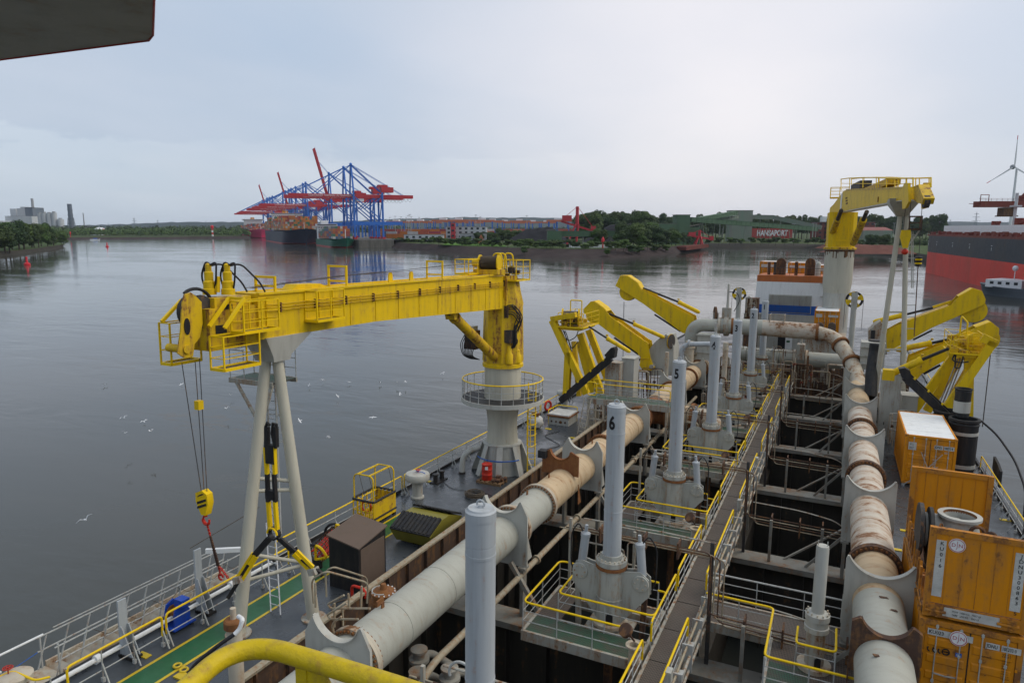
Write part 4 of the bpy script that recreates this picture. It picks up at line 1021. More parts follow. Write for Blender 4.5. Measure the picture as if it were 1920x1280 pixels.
# ================================================================ THE DREDGER (ship frame)
ONSHIP[0] = True
X0, X1 = -20.15, 8.35          # hull sides
HX0, HX1, HY0, HY1 = -14.1, 2.75, 7.0, 76.5
PY = {7: 11.6, 6: 21.6, 5: 31.4, 4: 41.4, 3: 51.0, 2: 61.0, 1: 70.4}
PX = -6.45
WORD = {7: 'seven', 6: 'six', 5: 'five', 4: 'four', 3: 'three', 2: 'two', 1: 'one'}
Yl, Ydt, G_, Gc, Gr, RG = M['yellow'], M['yellow_dirty'], M['grey'], M['grey_cool'], M['grey_rusty'], M['rail_grey']
m = MB()
def ringv(z, f=0): return [(X0 + f, -14, z), (X1 - f, -14, z), (X1 - f, 112, z), (X1 - 3 - f, 124, z), (X0 + 3 + f, 124, z), (X0 + f, 112, z)]
a, c = ringv(-.02), ringv(-13, .6); m.add(a + c, [(i + 6, (i + 1) % 6 + 6, (i + 1) % 6, i) for i in range(6)])
m.build('ship_hull', M['hull_dark'], kind='structure')
m = MB()
def deckplate(x0, x1, y0, y1): m.add([(x0, y0, 0), (x1, y0, 0), (x1, y1, 0), (x0, y1, 0)], [(0, 1, 2, 3)])
deckplate(X0, HX0, -14, HY1); deckplate(HX1, X1, -14, HY1); deckplate(HX0, HX1, -14, HY0); deckplate(X0, X1, HY1, 112)
m.add([(X0, 112, 0), (X1, 112, 0), (X1 - 3, 124, 0), (X0 + 3, 124, 0)], [(0, 1, 2, 3)])
m.build('ship_deck', M['deck'], kind='structure', smooth=False)
m = MB()
for x0, x1, y0, y1 in ((X0, X0 + .12, -14, 112), (X1 - .12, X1, -14, 112)): m.box(x0, x1, y0, y1, .002, .16)
m.build('deck_edge_bar', M['black'], kind='structure')
sheet('green_walkway', [(-18.4, -10, .004), (-17.5, -10, .004), (-17.5, 26.3, .004), (-18.4, 26.3, .004)], M['deck_green'], kind='structure')
for x in (-18.5, -17.5): sheet('walkway_line', [(x, -10, .008), (x + .11, -10, .008), (x + .11, 26.3, .008), (x, 26.3, .008)], M['line_yellow'], kind='structure')
sheet('green_walkway', [(6.6, 6, .004), (7.9, 6, .004), (7.9, 26, .004), (6.6, 26, .004)], M['deck_green'], kind='structure')
sheet('walkway_line', [(6.5, 6, .008), (6.61, 6, .008), (6.61, 26, .008), (6.5, 26, .008)], M['line_yellow'], kind='structure')
def pad(px, py, w=.45, l=.22):
 p = at(px, py, Z=0); solo(MB().box(p.x - w / 2, p.x + w / 2, p.y - l / 2, p.y + l / 2, .0, .03), 'twistlock_socket', M['line_yellow'], 'small yellow socket plate on the grey deck', 'deck socket', 'yellow deck sockets')
for q in ((1028, 804), (1075, 821), (1698, 995), (1680, 1030), (1885, 975), (802, 902), (270, 1228)): pad(*q)
m = MB()
for px, py in ((333, 1250), (345, 1258)):
 p = at(px, py, Z=0); m.path(arc(p + V((0, 0, .06)), .11, 0, 2 * pi, 12, (1, 0, 0), (0, 1, 0)), .035, 6);
p = at(340, 1262, Z=0); m.box(p.x - .05, p.x + .35, p.y - .25, p.y + .05, 0, .05); solo(m, 'lashing_ring', M['line_yellow'], 'yellow lashing ring on the border of the green walkway', 'lashing ring')
# ---- hopper
hw = thing('hopper_well', 'deep dark hopper well with cross beams between the two big pipes', 'hopper', (0, 40, 0), kind='structure')
m = MB()
for (a, c) in (((HX0, HY0), (HX0, HY1)), ((HX0, HY1), (HX1, HY1)), ((HX1, HY1), (HX1, HY0)), ((HX1, HY0), (HX0, HY0))):
 m.add([(a[0], a[1], -10), (c[0], c[1], -10), (c[0], c[1], 0), (a[0], a[1], 0)], [(0, 1, 2, 3)])
y = HY0 + .6
while y < HY1:
 for x in (HX0 + .12, HX1 - .12): m.box(x - .12, x + .12, y - .03, y + .03, -10, -.05)
 y += 1.25
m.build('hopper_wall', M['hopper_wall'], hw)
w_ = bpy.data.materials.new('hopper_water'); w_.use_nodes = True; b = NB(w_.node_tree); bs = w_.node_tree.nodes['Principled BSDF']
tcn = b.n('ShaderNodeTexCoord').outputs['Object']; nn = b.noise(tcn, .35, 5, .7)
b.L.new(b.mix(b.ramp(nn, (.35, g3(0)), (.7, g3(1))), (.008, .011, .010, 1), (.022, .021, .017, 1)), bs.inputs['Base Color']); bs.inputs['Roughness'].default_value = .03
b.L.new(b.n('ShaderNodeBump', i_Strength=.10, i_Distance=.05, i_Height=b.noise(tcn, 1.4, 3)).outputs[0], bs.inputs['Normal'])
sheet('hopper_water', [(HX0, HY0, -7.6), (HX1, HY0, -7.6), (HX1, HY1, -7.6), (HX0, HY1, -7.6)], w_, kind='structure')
def beamset(y, zt=-1.45):
 m = MB(); m.box(HX0, HX1, y - .55, y + .55, zt - .25, zt)
 rb = random.Random(int(y));
 m.build('cross_beam', M['beam_grey'], hw)
 m = MB(); m.box(HX0, HX1, y - .08, y + .08, -9.5, zt - .25);
 for x in (-12.5, -10.8, -9.1, -4, -2.3, -.6, 1.1): m.box(x - .04, x + .04, y - .4, y + .4, -9.5, zt - .25)
 m.build('bulkhead_plate', M['hopper_wall'], hw)
 m = MB()
 for x in (-2.1, .05): m.beam((x, y - .25, zt), (x, y - .25, .55), .12)
 m.build('pipe_stanchion', M['beam_grey'], hw)
 m = MB(); m.beam((-.55, y - .1, zt), (1.35, y - .1, .85), .11); m.beam((-1.5, y + .3, zt), (1.35, y + 2.2, .1), .08); m.beam((-9.2, y - .1, zt), (-10.75, y - .1, .8), .16); m.build('diagonal_brace', M['beam_grey'], hw)
 m = MB()
 for x0, x1 in ((HX1 - 1.5, HX1), (HX0, HX0 + 2.6)):
  m.add([(x0, y - .55, zt + .004), (x1, y - .55, zt + .004), (x1, y + 1.6 if x1 > 0 else y + .55, zt + .004), (x0, y + .55, zt + .004)], [(0, 1, 2, 3)])
 m.build('gusset_plate', M['beam_grey'], hw)
for k in range(7, 0, -1): beamset(PY[k] + 1.0)
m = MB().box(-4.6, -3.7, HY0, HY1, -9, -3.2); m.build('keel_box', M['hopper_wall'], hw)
for k in PY:
 m = MB().lathe([(.9, -7.7), (.85, -5.2), (.30, -4.4), (.16, -4.2), (.16, 0)], (PX, PY[k], 0), 16); m.build('door_rod', M['rust_dark'], hw)
for side, x, yend in (('port', HX0, 45.2), ('far', HX0, 45.2)):
 if side == 'far': continue
 t = thing('hopper_coaming', 'rusty brown coaming wall with pale top edge left of the long pipe', 'wall', (x, HY0, 0))
 MB().box(x - .04, x + .04, HY0, yend, -.6, 1.02).build('plate', M['coaming'], t)
 MB().box(x - .10, x + .14, HY0, yend, 1.02, 1.10).build('top_flange', M['rail_beige'], t)
 y = HY0 + .8; i = 0
 while y < yend:
  MB().box(x + .04, x + .17, y - .03, y + .03, -.5, 1.02).build('stiffener', M['coaming'], t)
  if i % 3 == 0: m = MB(); m.prism([(0, 0), (.75, 0), (.06, .95)], (x - .04, y + .3, 0.0), (-1, 0, 0), (0, 0, 1), (0, .05, 0)); m.build('bracket', M['coaming'], t)
  y += 1.25; i += 1
t = thing('hopper_coaming', 'low coaming plate under the right hand pipe', 'wall', (HX1, HY0, 0))
MB().box(HX1 - .05, HX1 + .05, HY0, HY1, -.6, .35).build('plate', M['grey_rusty'], t)
t = thing('hopper_end_wall', 'brown panelled end wall of the hopper below the crossing pipe', 'wall', (-6, HY1, 0))
MB().box(-9, 2.7, 75.6, 75.8, -3.0, .9).build('plate', M['coaming'], t)
for i in range(9): MB().box(-8.6 + i * 1.35, -8.5 + i * 1.35, 75.4, 75.6, -3.0, .9).build('stiffener', M['rust_dark'], t)
for i in range(8): MB().box(-8.3 + i * 1.35, -7.6 + i * 1.35, 75.54, 75.6, -1.9, .2).build('panel', M['rust_dark'], t)
# ---- railings
def railing(label, pts, h=1.05, post=1.5, r=.024, topm='yellow_rail', postm='rail_grey', mids=(.36, .70), rr=.14, midm=None, stay=0, closed=False, group=None, ends=True, toe=0, name='railing', wire=.011):
 pts = [V(p) for p in pts]; t = thing(name, label, 'railing', pts[0], group)
 up = V((0, 0, h)); tp = [p + up for p in pts]
 if ends and not closed: tp = [pts[0] + V((0, 0, h * .35))] + tp + [pts[-1] + V((0, 0, h * .35))]
 MB().path(fillet(tp, rr, 4, closed), r * 1.4, 8, closed).build('top_rail', M[topm], t)
 m = MB()
 for f in mids: m.path([p + up * f for p in pts], wire * (1.6 if wire < .012 else 1), 5, closed)
 m.build('mid_rail', M[midm or postm], t)
 seg = list(zip(pts, pts[1:])) + ([(pts[-1], pts[0])] if closed else [])
 k = 0
 for a, c in seg:
  n = max(1, round((c - a).length / post))
  for i in range(n + (0 if closed or (a, c) != seg[-1] else 1)):
   p = a.lerp(c, i / n); mm = MB(); mm.cyl(p, p + up * .98, r * .8, n=6);
   if stay:
    s = V((stay, 0, 0)); mm.beam(p + up * .55, p + s * .35, .035, .05); mm.box(p.x - .05, p.x + .05, p.y - .04, p.y + .04, p.z, p.z + .14)
   mm.build('post', M[postm], t); k += 1
 return t
RLX = -19.75
railing('yellow topped side railing ahead of the crane pedestal', [(RLX, 19.4, 0), (RLX, 24.8, 0)], topm='yellow_rail', postm='rail_grey', stay=.9, post=1.9)
railing('yellow topped side railing beside the yellow basket', [(RLX, 24.9, 0), (RLX, 28.2, 0)], stay=.9, post=1.7)
railing('long yellow topped side railing past the crane pedestal', [(RLX, 28.4, 0), (RLX, 39.9, 0)], stay=.9, post=1.6)
railing('yellow topped side railing behind the pedestal by the white bag', [(RLX, 40.1, 0), (RLX, 46.2, 0)], stay=.9, post=1.6)
railing('distant yellow topped side railing by the life ring', [(RLX, 46.4, 0), (RLX, 52.5, 0)], stay=.9, post=1.6)
railing('near railing with yellow top between gangway and green walkway, lower left', [(-18.9, 10.6, 0), (-18.9, 13.6, 0)], stay=.8, post=1.1, r=.026)
railing('near yellow topped railing running past the blue winch', [(-18.9, 13.75, 0), (-18.9, 19.2, 0)], stay=.8, post=1.4, r=.026)
railing('short yellow railing at the lower left corner', [at(*q_, Z=1.05) - V((0, 0, 1.05)) for q_ in ((-30, 1280), (24, 1257), (66, 1275), (94, 1268))], post=2, ends=False)
railing('starboard side railing behind the orange frames', [(8.1, 20.0, 0), (8.1, 46.5, 0)], stay=-.9, post=1.6)
railing('starboard stern railing seen between the yellow gantries', [(8.1, 72, 0), (8.1, 96, 0)], post=2.4)
m = MB(); m.path([(-19.6, 8, .35), (-19.6, 19, .35)], .07, 8)
for y in (11.9, 14.6, 17): m.lathe([(.14, -.08), (.14, .08)], (-19.6, y, .35), 10, (0, 1, 0))
solo(m, 'edge_pipe', M['white'], 'white pipe running along the deck edge inside the gangway', 'pipe')
# ---- the big discharge pipes
def flange(t, c, ax, r, th=.10, mat='rust_dark', nb=28, name='flange'):
 c, ax = V(c), V(ax).normalized(); MB().lathe([(r * .9, -th), (r + .16, -th), (r + .16, -.012), (r + .155, 0), (r + .16, .012), (r + .16, th), (r * .9, th)], c, 40, ax, caps=False).build(name, M[mat], t)
 u = ax.orthogonal().normalized(); w = ax.cross(u); m = MB()
 for i in range(nb):
  a = 2 * pi * i / nb; q = c + (u * math.cos(a) + w * math.sin(a)) * (r + .09); m.cyl(q - ax * (th + .06), q + ax * (th + .06), .042, n=6)
 m.build('bolt_ring', M['rust'], t, kind='stuff')
PR = .73
def pipeseg(t, p, q, mat, r=PR):
 d = (V(q) - V(p)).normalized(); n = 40; m = MB(); L = (V(q) - V(p)).length
 prof = [(r, 0)]; k = max(1, int(L / 2.4))
 for i in range(1, k):
  z = L * i / k; prof += [(r, z - .013), (r + .012, z - .010), (r + .012, z + .010), (r, z + .013)]
 prof.append((r, L)); m.lathe(prof, p, n, d); return m.build('pipe_section', mat, t)
LX, LZ = -11.28, 1.72
lp = thing('discharge_pipe', 'long pale discharge pipe running aft along the left side of the hopper', 'pipe', (LX, 7, LZ))
mp, mb_, mr, mw = M['pipe_paint'], M['pipe_beige'], M['pipe_rusty'], M['pipe_worn']
ys = [(7, 13.05, mp), (13.05, 23.0, mp), (23.0, 26.35, mp), (26.35, 30.6, mb_), (30.6, 35.2, mb_), (35.2, 42.6, mb_), (47.2, 52.0, mb_), (52.0, 58.5, mb_), (58.5, 65.2, mb_)]
for y0, y1, mt in ys: pipeseg(lp, (LX, y0, LZ), (LX, y1, LZ), mt)
for y in (13.75, 23.6, 26.35, 35.2): flange(lp, (LX, y, LZ), (0, 1, 0), PR, mat='pipe_worn' if y < 30 else 'rust', nb=36)
for y in (42.6, 52.0, 58.5, 63.5): flange(lp, (LX, y, LZ), (0, 1, 0), PR, mat='rust')
m = MB()
for y in (15.2, 25.4, 27.8, 33.8, 39.5, 50, 56): m.obox((LX - .1, y, LZ + PR + .07), (.02, 0, 0), (0, .06, 0), (0, 0, .09))
m.obox((LX - .35, 15.4, LZ + .70), (.03, 0, 0), (.0, .16, 0), (0, 0, .12)); m.build('lifting_lug', M['rust'], lp, kind='stuff')
pipe2 = thing('branch_pipe', 'rusty branch pipe with gate valve turning from the left pipe towards cylinder 4', 'pipe', (LX, 43, LZ))
def bend(c0, pts, r, mat, t, name='bend', n=28, rr=1.4):
 return MB().path(fillet(pts, rr, 9), r, n).build(name, mat, t)
bend(0, [(LX, 42.5, LZ), (LX, 45.0, LZ), (-9.2, 45.0, LZ)], PR * .99, M['rust_orange'], pipe2, rr=1.6)
pipeseg(pipe2, (-9.9, 45.0, LZ), (-8.2, 45.0, LZ), mb_); flange(pipe2, (-9.9, 45.0, LZ), (1, 0, 0), PR, mat='rust', nb=30); flange(pipe2, (-8.2, 45, LZ), (1, 0, 0), PR + .05, mat='rust', nb=30)
bend(0, [(-8.2, 45, LZ), (-7.0, 45, LZ), (-7.0, 45, -2)], PR * .95, mw, pipe2, rr=1.2)
bend(0, [(LX, 47.4, LZ), (LX, 46.0, LZ - .0), (LX + .6, 45.3, LZ)], PR * .9, M['rust_orange'], pipe2, rr=.9)
cp = thing('crossing_pipe', 'big rust stained pipe crossing high over the aft end of the hopper', 'pipe', (-5, 66, 5.6))
cz = 5.6; PR_, PR = PR, .60
bend(0, [(-12.4, 65.2, 1.7), (-12.4, 65.2, cz), (-10.0, 65.6, cz)], PR, mp, cp, rr=1.9)
flange(cp, (-12.4, 65.2, 2.9), (0, 0, 1), PR, mat='pipe_worn')
pipeseg(cp, (-10.1, 65.6, cz), (-6.2, 66, cz), mp); flange(cp, (-9.95, 65.6, cz), (1, .1, 0), PR, mat='pipe_worn'); flange(cp, (-8.8, 65.75, cz), (1, .1, 0), PR, mat='rust')
pipeseg(cp, (-6.2, 66, cz), (-1.6, 66.2, cz - .12), mr)
flange(cp, (-1.6, 66.2, cz - .12), (1, 0, 0), PR, mat='rust')
bend(0, [(-1.7, 66.2, cz - .12), (-.1, 66.0, 5.1), (1.4, 63.6, 3.3), (1.9, 61.2, 2.0), (1.9, 59.0, 1.9)], PR * .98, mw, cp, rr=.9)
flange(cp, (.35, 65.3, 4.6), (1, -1.4, -.9), PR, mat='rust'); flange(cp, (1.35, 63.7, 3.4), (.5, -1.5, -1), PR, mat='rust')
PR = PR_
gv = thing('gate_valve', 'tall grey gate valve with spindle standing on the crossing pipe', 'valve', (-10.4, 65.6, cz))
MB().lathe([(.95, -.2), (.95, .2)], (-9.3, 65.7, cz), 28, (1, 0, 0)).build('body', Gr, gv)
MB().box(-9.75, -8.95, 65.4, 65.9, cz + .5, cz + 1.7).build('bonnet', Gr, gv); MB().cyl((-9.3, 65.6, cz + 1.7), (-9.3, 65.6, cz + 3.9), .13, .09).build('spindle', G_, gv)
MB().path(fillet([(-9.2, 65.5, cz + 3.2), (-8.5, 65.5, cz + 3.2), (-8.2, 65.5, cz + 2.4), (-8.7, 65.5, cz + 1.4)], .4), .035, 5).build('hose', M['hose'], gv)
gb = thing('valve_house', 'ribbed grey casing under the valve of the crossing pipe', 'housing', (-10.6, 64, 3.5))
MB().box(-11.5, -9.7, 63.4, 64.6, 2.6, 5.0).build('casing', G_, gb)
for z in (3.3, 4.1, 4.9): MB().box(-11.6, -9.6, 63.25, 63.4, z - .05, z + .05).build('rib', G_, gb)
gb = thing('valve_house', 'ribbed dark sided grey casing beside the bend of the right pipe', 'housing', (3.0, 63, 4))
MB().box(1.9, 3.7, 63.2, 65, 2.9, 5.2).build('casing', G_, gb)
for z in (3.4, 4.1, 4.8): MB().box(1.85, 3.3, 63.05, 63.2, z - .05, z + .05).build('rib', G_, gb)
lcp = thing('cross_pipe', 'lower pale cross pipe with gate valve under the rust stained one', 'pipe', (-3, 72, 2))
pipeseg(lcp, (-9, 72, 2.2), (-2.6, 72, 2.1), mp, .72); flange(lcp, (-3.6, 72, 2.1), (1, 0, 0), .72, mat='pipe_worn'); flange(lcp, (-2.5, 72, 2.1), (1, 0, 0), .72, mat='pipe_worn')
pipeseg(lcp, (-2.5, 72, 2.1), (.6, 72, 2.1), mp, .72); MB().box(-3.4, -2.7, 71.1, 72.4, 2.1, 3.6).build('valve_body', Gr, lcp); MB().cyl((-3.05, 71.8, 3.5), (-3.05, 71.8, 4.6), .1).build('spindle', Gr, lcp)
m = MB()
for x in (-7.5, -5, -1): m.beam((x, 72, 0), (x, 72, 1.6), .35)
m.build('support_leg', Gr, lcp)
RX, RZ = 1.78, 1.78
rp = thing('discharge_pipe', 'rust streaked discharge pipe running aft along the right side of the hopper', 'pipe', (RX, 7, RZ))
for y0, y1, mt in [(7, 20.0, mp), (20.0, 23.0, mp), (23.0, 26.0, mb_), (26.0, 32.2, mr), (32.2, 36.6, mr), (36.6, 41.2, mr), (41.2, 50.2, mr), (50.2, 60.2, mb_)]: pipeseg(rp, (RX, y0, RZ), (RX, y1, RZ), mt)
for y in (26.0, 36.6, 45.9): flange(rp, (RX, y, RZ), (0, 1, 0), PR + .02, .14, 'rust_dark', 32)
m = MB()
for y, a in ((21.8, .4), (19.0, -.3), (17.6, .2), (15.4, -.4), (22.4, .1)): q = (RX + math.sin(a) * PR, y, RZ + math.cos(a) * PR); m.obox(q, (.11, .05, -.02), (.02, -.05, 0), (0, 0, .012))
m.build('rust_scab', M['rust_dark'], rp)
def saddle(name, label, x, y, z, th=.09, mat='grey', zb=.55, hw=1.08, up=.16, c=.74, sag_=.54, legs=True, sh=.55):
 """support plate round the pipe, its upper edge hollowed to cradle a second pipe"""
 t = thing(name, label, 'pipe support', (x, y, 0), 'pipe cradles'); zb0 = z + PR + up; Rr = (c * c + sag_ * sag_) / (2 * sag_); zc = zb0 + Rr; th0 = math.asin(min(1, c / Rr))
 if sag_ > c: th0 = pi - th0
 arcp = [(math.sin(-th0 + 2 * th0 * i / 16) * Rr, zc - math.cos(-th0 + 2 * th0 * i / 16) * Rr - z) for i in range(17)]; zt = zb0 + sag_
 poly = [(-hw, zb - z), (-hw, zt - z - sh), (-c - .05, zt - z + .01)] + arcp + [(c + .05, zt - z + .01), (hw, zt - z - sh), (hw, zb - z)]
 MB().prism(poly, (x, y, z), (1, 0, 0), (0, 0, 1), (0, th, 0)).build('cradle_plate', M[mat], t)
 m = MB(); vs = []
 for (px_, pz_) in arcp: vs += [(x + px_, y - .11, z + pz_ + .012), (x + px_, y + .11, z + pz_ + .012), (x + px_, y + .11, z + pz_ - .02), (x + px_, y - .11, z + pz_ - .02)]
 m.add(vs, [(4 * i + j, 4 * i + 4 + j, 4 * i + 4 + (j + 1) % 4, 4 * i + (j + 1) % 4) for i in range(16) for j in range(4)] + [(0, 1, 2, 3), (67, 66, 65, 64)]); m.build('cradle_rim', M[mat], t)
 if legs:
  for s in (-1, 1):
   m = MB(); m.box(x + s * (hw - .16) - .07, x + s * (hw - .16) + .07, y - .16, y + .16, -1.45, zb + .02); m.box(x + s * (hw - .16) - .16, x + s * (hw - .16) + .16, y - .2, y + .2, zb - .06, zb + .02); m.build('leg', M['beam_grey'], t)
 m = MB();
 for s in (-1, 1): m.prism([(0, 0), (0, 1.0), (.42, .0)], (x + s * hw, y, z - .9), (0, 1, 0), (0, 0, 1), (.03, 0, 0))
 m.build('gusset', M[mat], t, kind='stuff')
 return t
for y, lab in ((13.1, 'nearest pale grey pipe cradle on the left pipe, at the bottom of the picture'), (22.85, 'grey pipe cradle on the left pipe behind the plain tall cylinder'), (32.0, 'grey pipe cradle on the left pipe right behind the rusty cradle'), (41.4, 'grey pipe cradle on the left pipe before the rusty bend'), (52.6, 'grey pipe cradle on the left pipe, second from the aft end'), (61.0, 'grey pipe cradle on the left pipe, last before the big elbow')):
 saddle('pipe_cradle', lab, LX, y, LZ)
saddle('pipe_cradle', 'rust brown cradle plate standing on the beige part of the left pipe', LX - .1, 29.2, LZ, mat='rust_orange', zb=LZ + .45, hw=.92, c=.5, sag_=.42, up=.45, sh=.18, legs=False)
for y, lab in ((23.4, 'grey cradle of the right pipe nearest the rusty cradle'), (32.0, 'second grey cradle of the right pipe'), (41.4, 'third grey cradle of the right pipe'), (50.4, 'fourth grey cradle of the right pipe'), (57.0, 'fifth grey cradle of the right pipe'), (61.8, 'grey cradle of the right pipe farthest aft')):
 saddle('pipe_cradle', lab, RX, y, RZ, zb=.25, hw=.99, c=.90, sh=.12)
saddle('pipe_cradle', 'rust brown cradle plate on the near end of the right pipe', RX, 19.9, RZ, mat='rust_dark', zb=RZ - .35, hw=.84, c=.60, sag_=.42, up=.05, sh=.12, th=.16, legs=False)
m = MB(); m.box(LX - 1.15, LX - .75, 28.9, 29.3, LZ + 1.2, LZ + 1.55); solo(m, 'rubber_buffer', M['rubber'], 'black rubber block wedged on the rusty cradle', 'buffer')
t = thing('service_pipe', 'thin beige service pipe running aft beside the big left pipe', 'pipe', (-10.5, 15, .2))
MB().path(fillet([(-10.7, 12.2, -.9), (-10.7, 13.6, -.9), (-10.5, 15.0, -.6), (-10.45, 16.2, .25), (-10.4, 18.0, .25), (-10.4, 58, .25)], .7, 5), .115, 12).build('pipe', M['rail_beige'], t)
for y in (13.2, 19.4, 24.2, 29.0, 33.8, 38.6, 43.4, 48, 53): MB().lathe([(.12, -.05), (.19, -.05), (.19, .05), (.12, .05)], (-10.4 if y > 15 else -10.7, y, .25 if y > 15 else -.9), 14, (0, 1, 0)).build('coupling', M['rail_beige'], t)
# ---- numbered door cylinders
def door_cylinder(k, y, label, PX=PX):
 t = thing('door_cylinder', label, 'hydraulic cylinder', (PX, y, 0), 'numbered door cylinders'); c = (PX, y, 0); r = .31
 zf = 2.2
 MB().lathe([(r, zf), (r, 4.0), (r + .008, 4.001), (r + .008, 4.05), (r, 4.051), (r, 6.72), (r + .008, 6.721), (r + .008, 6.78), (r, 6.781), (r, 6.95), (r - .006, 6.951), (r - .006, 6.975), (r, 6.976), (r, 7.50), (r + .008, 7.501), (r + .008, 7.67), (r - .03, 7.70)], c, 40).build('tube', Gc, t)
 MB().lathe([(r - .03, 7.70), (r - .05, 7.735), (.001, 7.735)], c, 40).build('cap', Gc, t)
 m = MB(); m.path(arc((PX, y, 7.80), .085, -.4, pi + .4, 10), .022, 6); m.lathe([(.07, 7.73), (.05, 7.78)], c, 10); m.build('lifting_eye', Gc, t)
 MB().lathe([(.36, zf + .28), (.36, zf + .12), (.40, zf + .10), (.53, zf + .10), (.53, zf - .06), (.50, zf - .06), (.50, zf - .10)], c, 36).build('flange', M['grey_worn'], t)
 MB().lathe([(.50, zf - .09), (.54, zf - .10), (.54, zf - .20), (.47, zf - .22)], c, 36).build('rust_band', M['rust_orange'], t)
 m = MB()
 for i in range(18):
  a = 2 * pi * i / 18; q = V((PX + .46 * math.cos(a), y + .46 * math.sin(a), zf)); m.cyl(q + V((0, 0, .1)), q + V((0, 0, .17)), .035, n=6)
 m.build('bolt_ring', M['pipe_worn'], t, kind='stuff')
 MB().lathe([(.47, -.3), (.47, .9), (.485, .91), (.485, .95), (.47, .96), (.47, zf - .2)], c, 36).build('body', M['grey_worn'], t)
 MB().lathe([(.49, -.05), (.62, -.05), (.62, .06), (.49, .10)], c, 32).build('base_flange', M['pipe_worn'], t)
 m = MB(); m.prism([(-.11, 0), (-.11, .36), (-.08, .44), (0, .48), (.08, .44), (.11, .36), (.11, 0)], (PX + .12, y - .455, .05), (1, .1, 0), (0, 0, 1), (0, .06, 0)); m.build('door_slot', M['ink'], t)
 for s in (-1, 1):
  m = MB(); m.prism([(.40, zf - .25), (1.05, zf - .12), (1.35, zf - .35), (1.38, zf - .95), (1.28, zf - 1.05), (.47, .12), (.40, .12)], (PX, y - .12, 0), (s, 0, 0), (0, 0, 1), (0, .05, 0)); m.prism([(.40, zf - .25), (1.05, zf - .12), (1.35, zf - .35), (1.38, zf - .95), (1.28, zf - 1.05), (.47, .12), (.40, .12)], (PX, y + .14, 0), (s, 0, 0), (0, 0, 1), (0, .05, 0)); m.build('wing_plate', M['grey_worn'], t)
  m = MB(); m.lathe([(.27, -.20), (.28, -.19), (.28, -.12), (.24, -.10)], (PX + s * 1.08, y, zf - .52), 22, (0, 1, 0)); q = m.build('pivot_cover', M['grey_worn'], t)
  m = MB()
  for i in range(6): a = i * pi / 3; m.cyl((PX + s * 1.08 + .19 * math.cos(a), y - .24, zf - .52 + .19 * math.sin(a)), (PX + s * 1.08 + .19 * math.cos(a), y - .18, zf - .52 + .19 * math.sin(a)), .03, n=6)
  m.build('bolt', M['pipe_worn'], q, kind='stuff')
  d = V((-s * .10, 0, 1)).normalized(); p = V((PX + s * 1.08, y + .02, zf - .3))
  m = MB(); m.lathe([(.15, 0), (.15, 1.0), (.17, 1.01), (.17, 1.12), (.10, 1.16), (.06, 1.18), (.06, 1.42)], p, 18, d); m.build('side_cylinder', Gc, t)
  pts = [p + d * 1.15 + V((s * .1, 0, 0)), p + d * 1.3 + V((s * .3, .05, .15)), p + d * .9 + V((s * .55, .1, .1)), p + V((s * .45, .1, -.2)), V((PX + s * 1.2, y + .2, .9))]
  MB().path(fillet(pts, .25, 4), .026, 6).build('hose', M['hose'], t)
  m = MB(); m.beam((PX + s * 1.2, y, zf - 1.1), (PX + s * 1.15, y, -.4), .18, .12); m.build('linkage', M['rust_dark'] if s > 0 else Gr, t)
 if k <= 6: text('numeral', str(k), .62, (PX - .05, y - r, 7.13), (1, -.12, 0), (0, 0, 1), M['ink'], t, .012, bend=r, squeeze=.72, bold=.035)
 return t
NM = {7: 'nearest tall pale grey cylinder with no number, cut by the bottom edge', 6: 'tall pale grey cylinder marked with a black six', 5: 'tall pale grey cylinder marked with a black five', 4: 'tall pale grey cylinder marked with a black four', 3: 'tall pale grey cylinder marked with a black three', 2: 'tall pale grey cylinder marked with a black two', 1: 'tall pale grey cylinder marked with a black one, farthest aft'}
for k in (7, 6, 5, 4, 3, 2, 1): door_cylinder(k, PY[k], NM[k], -6.22 if k == 7 else PX)
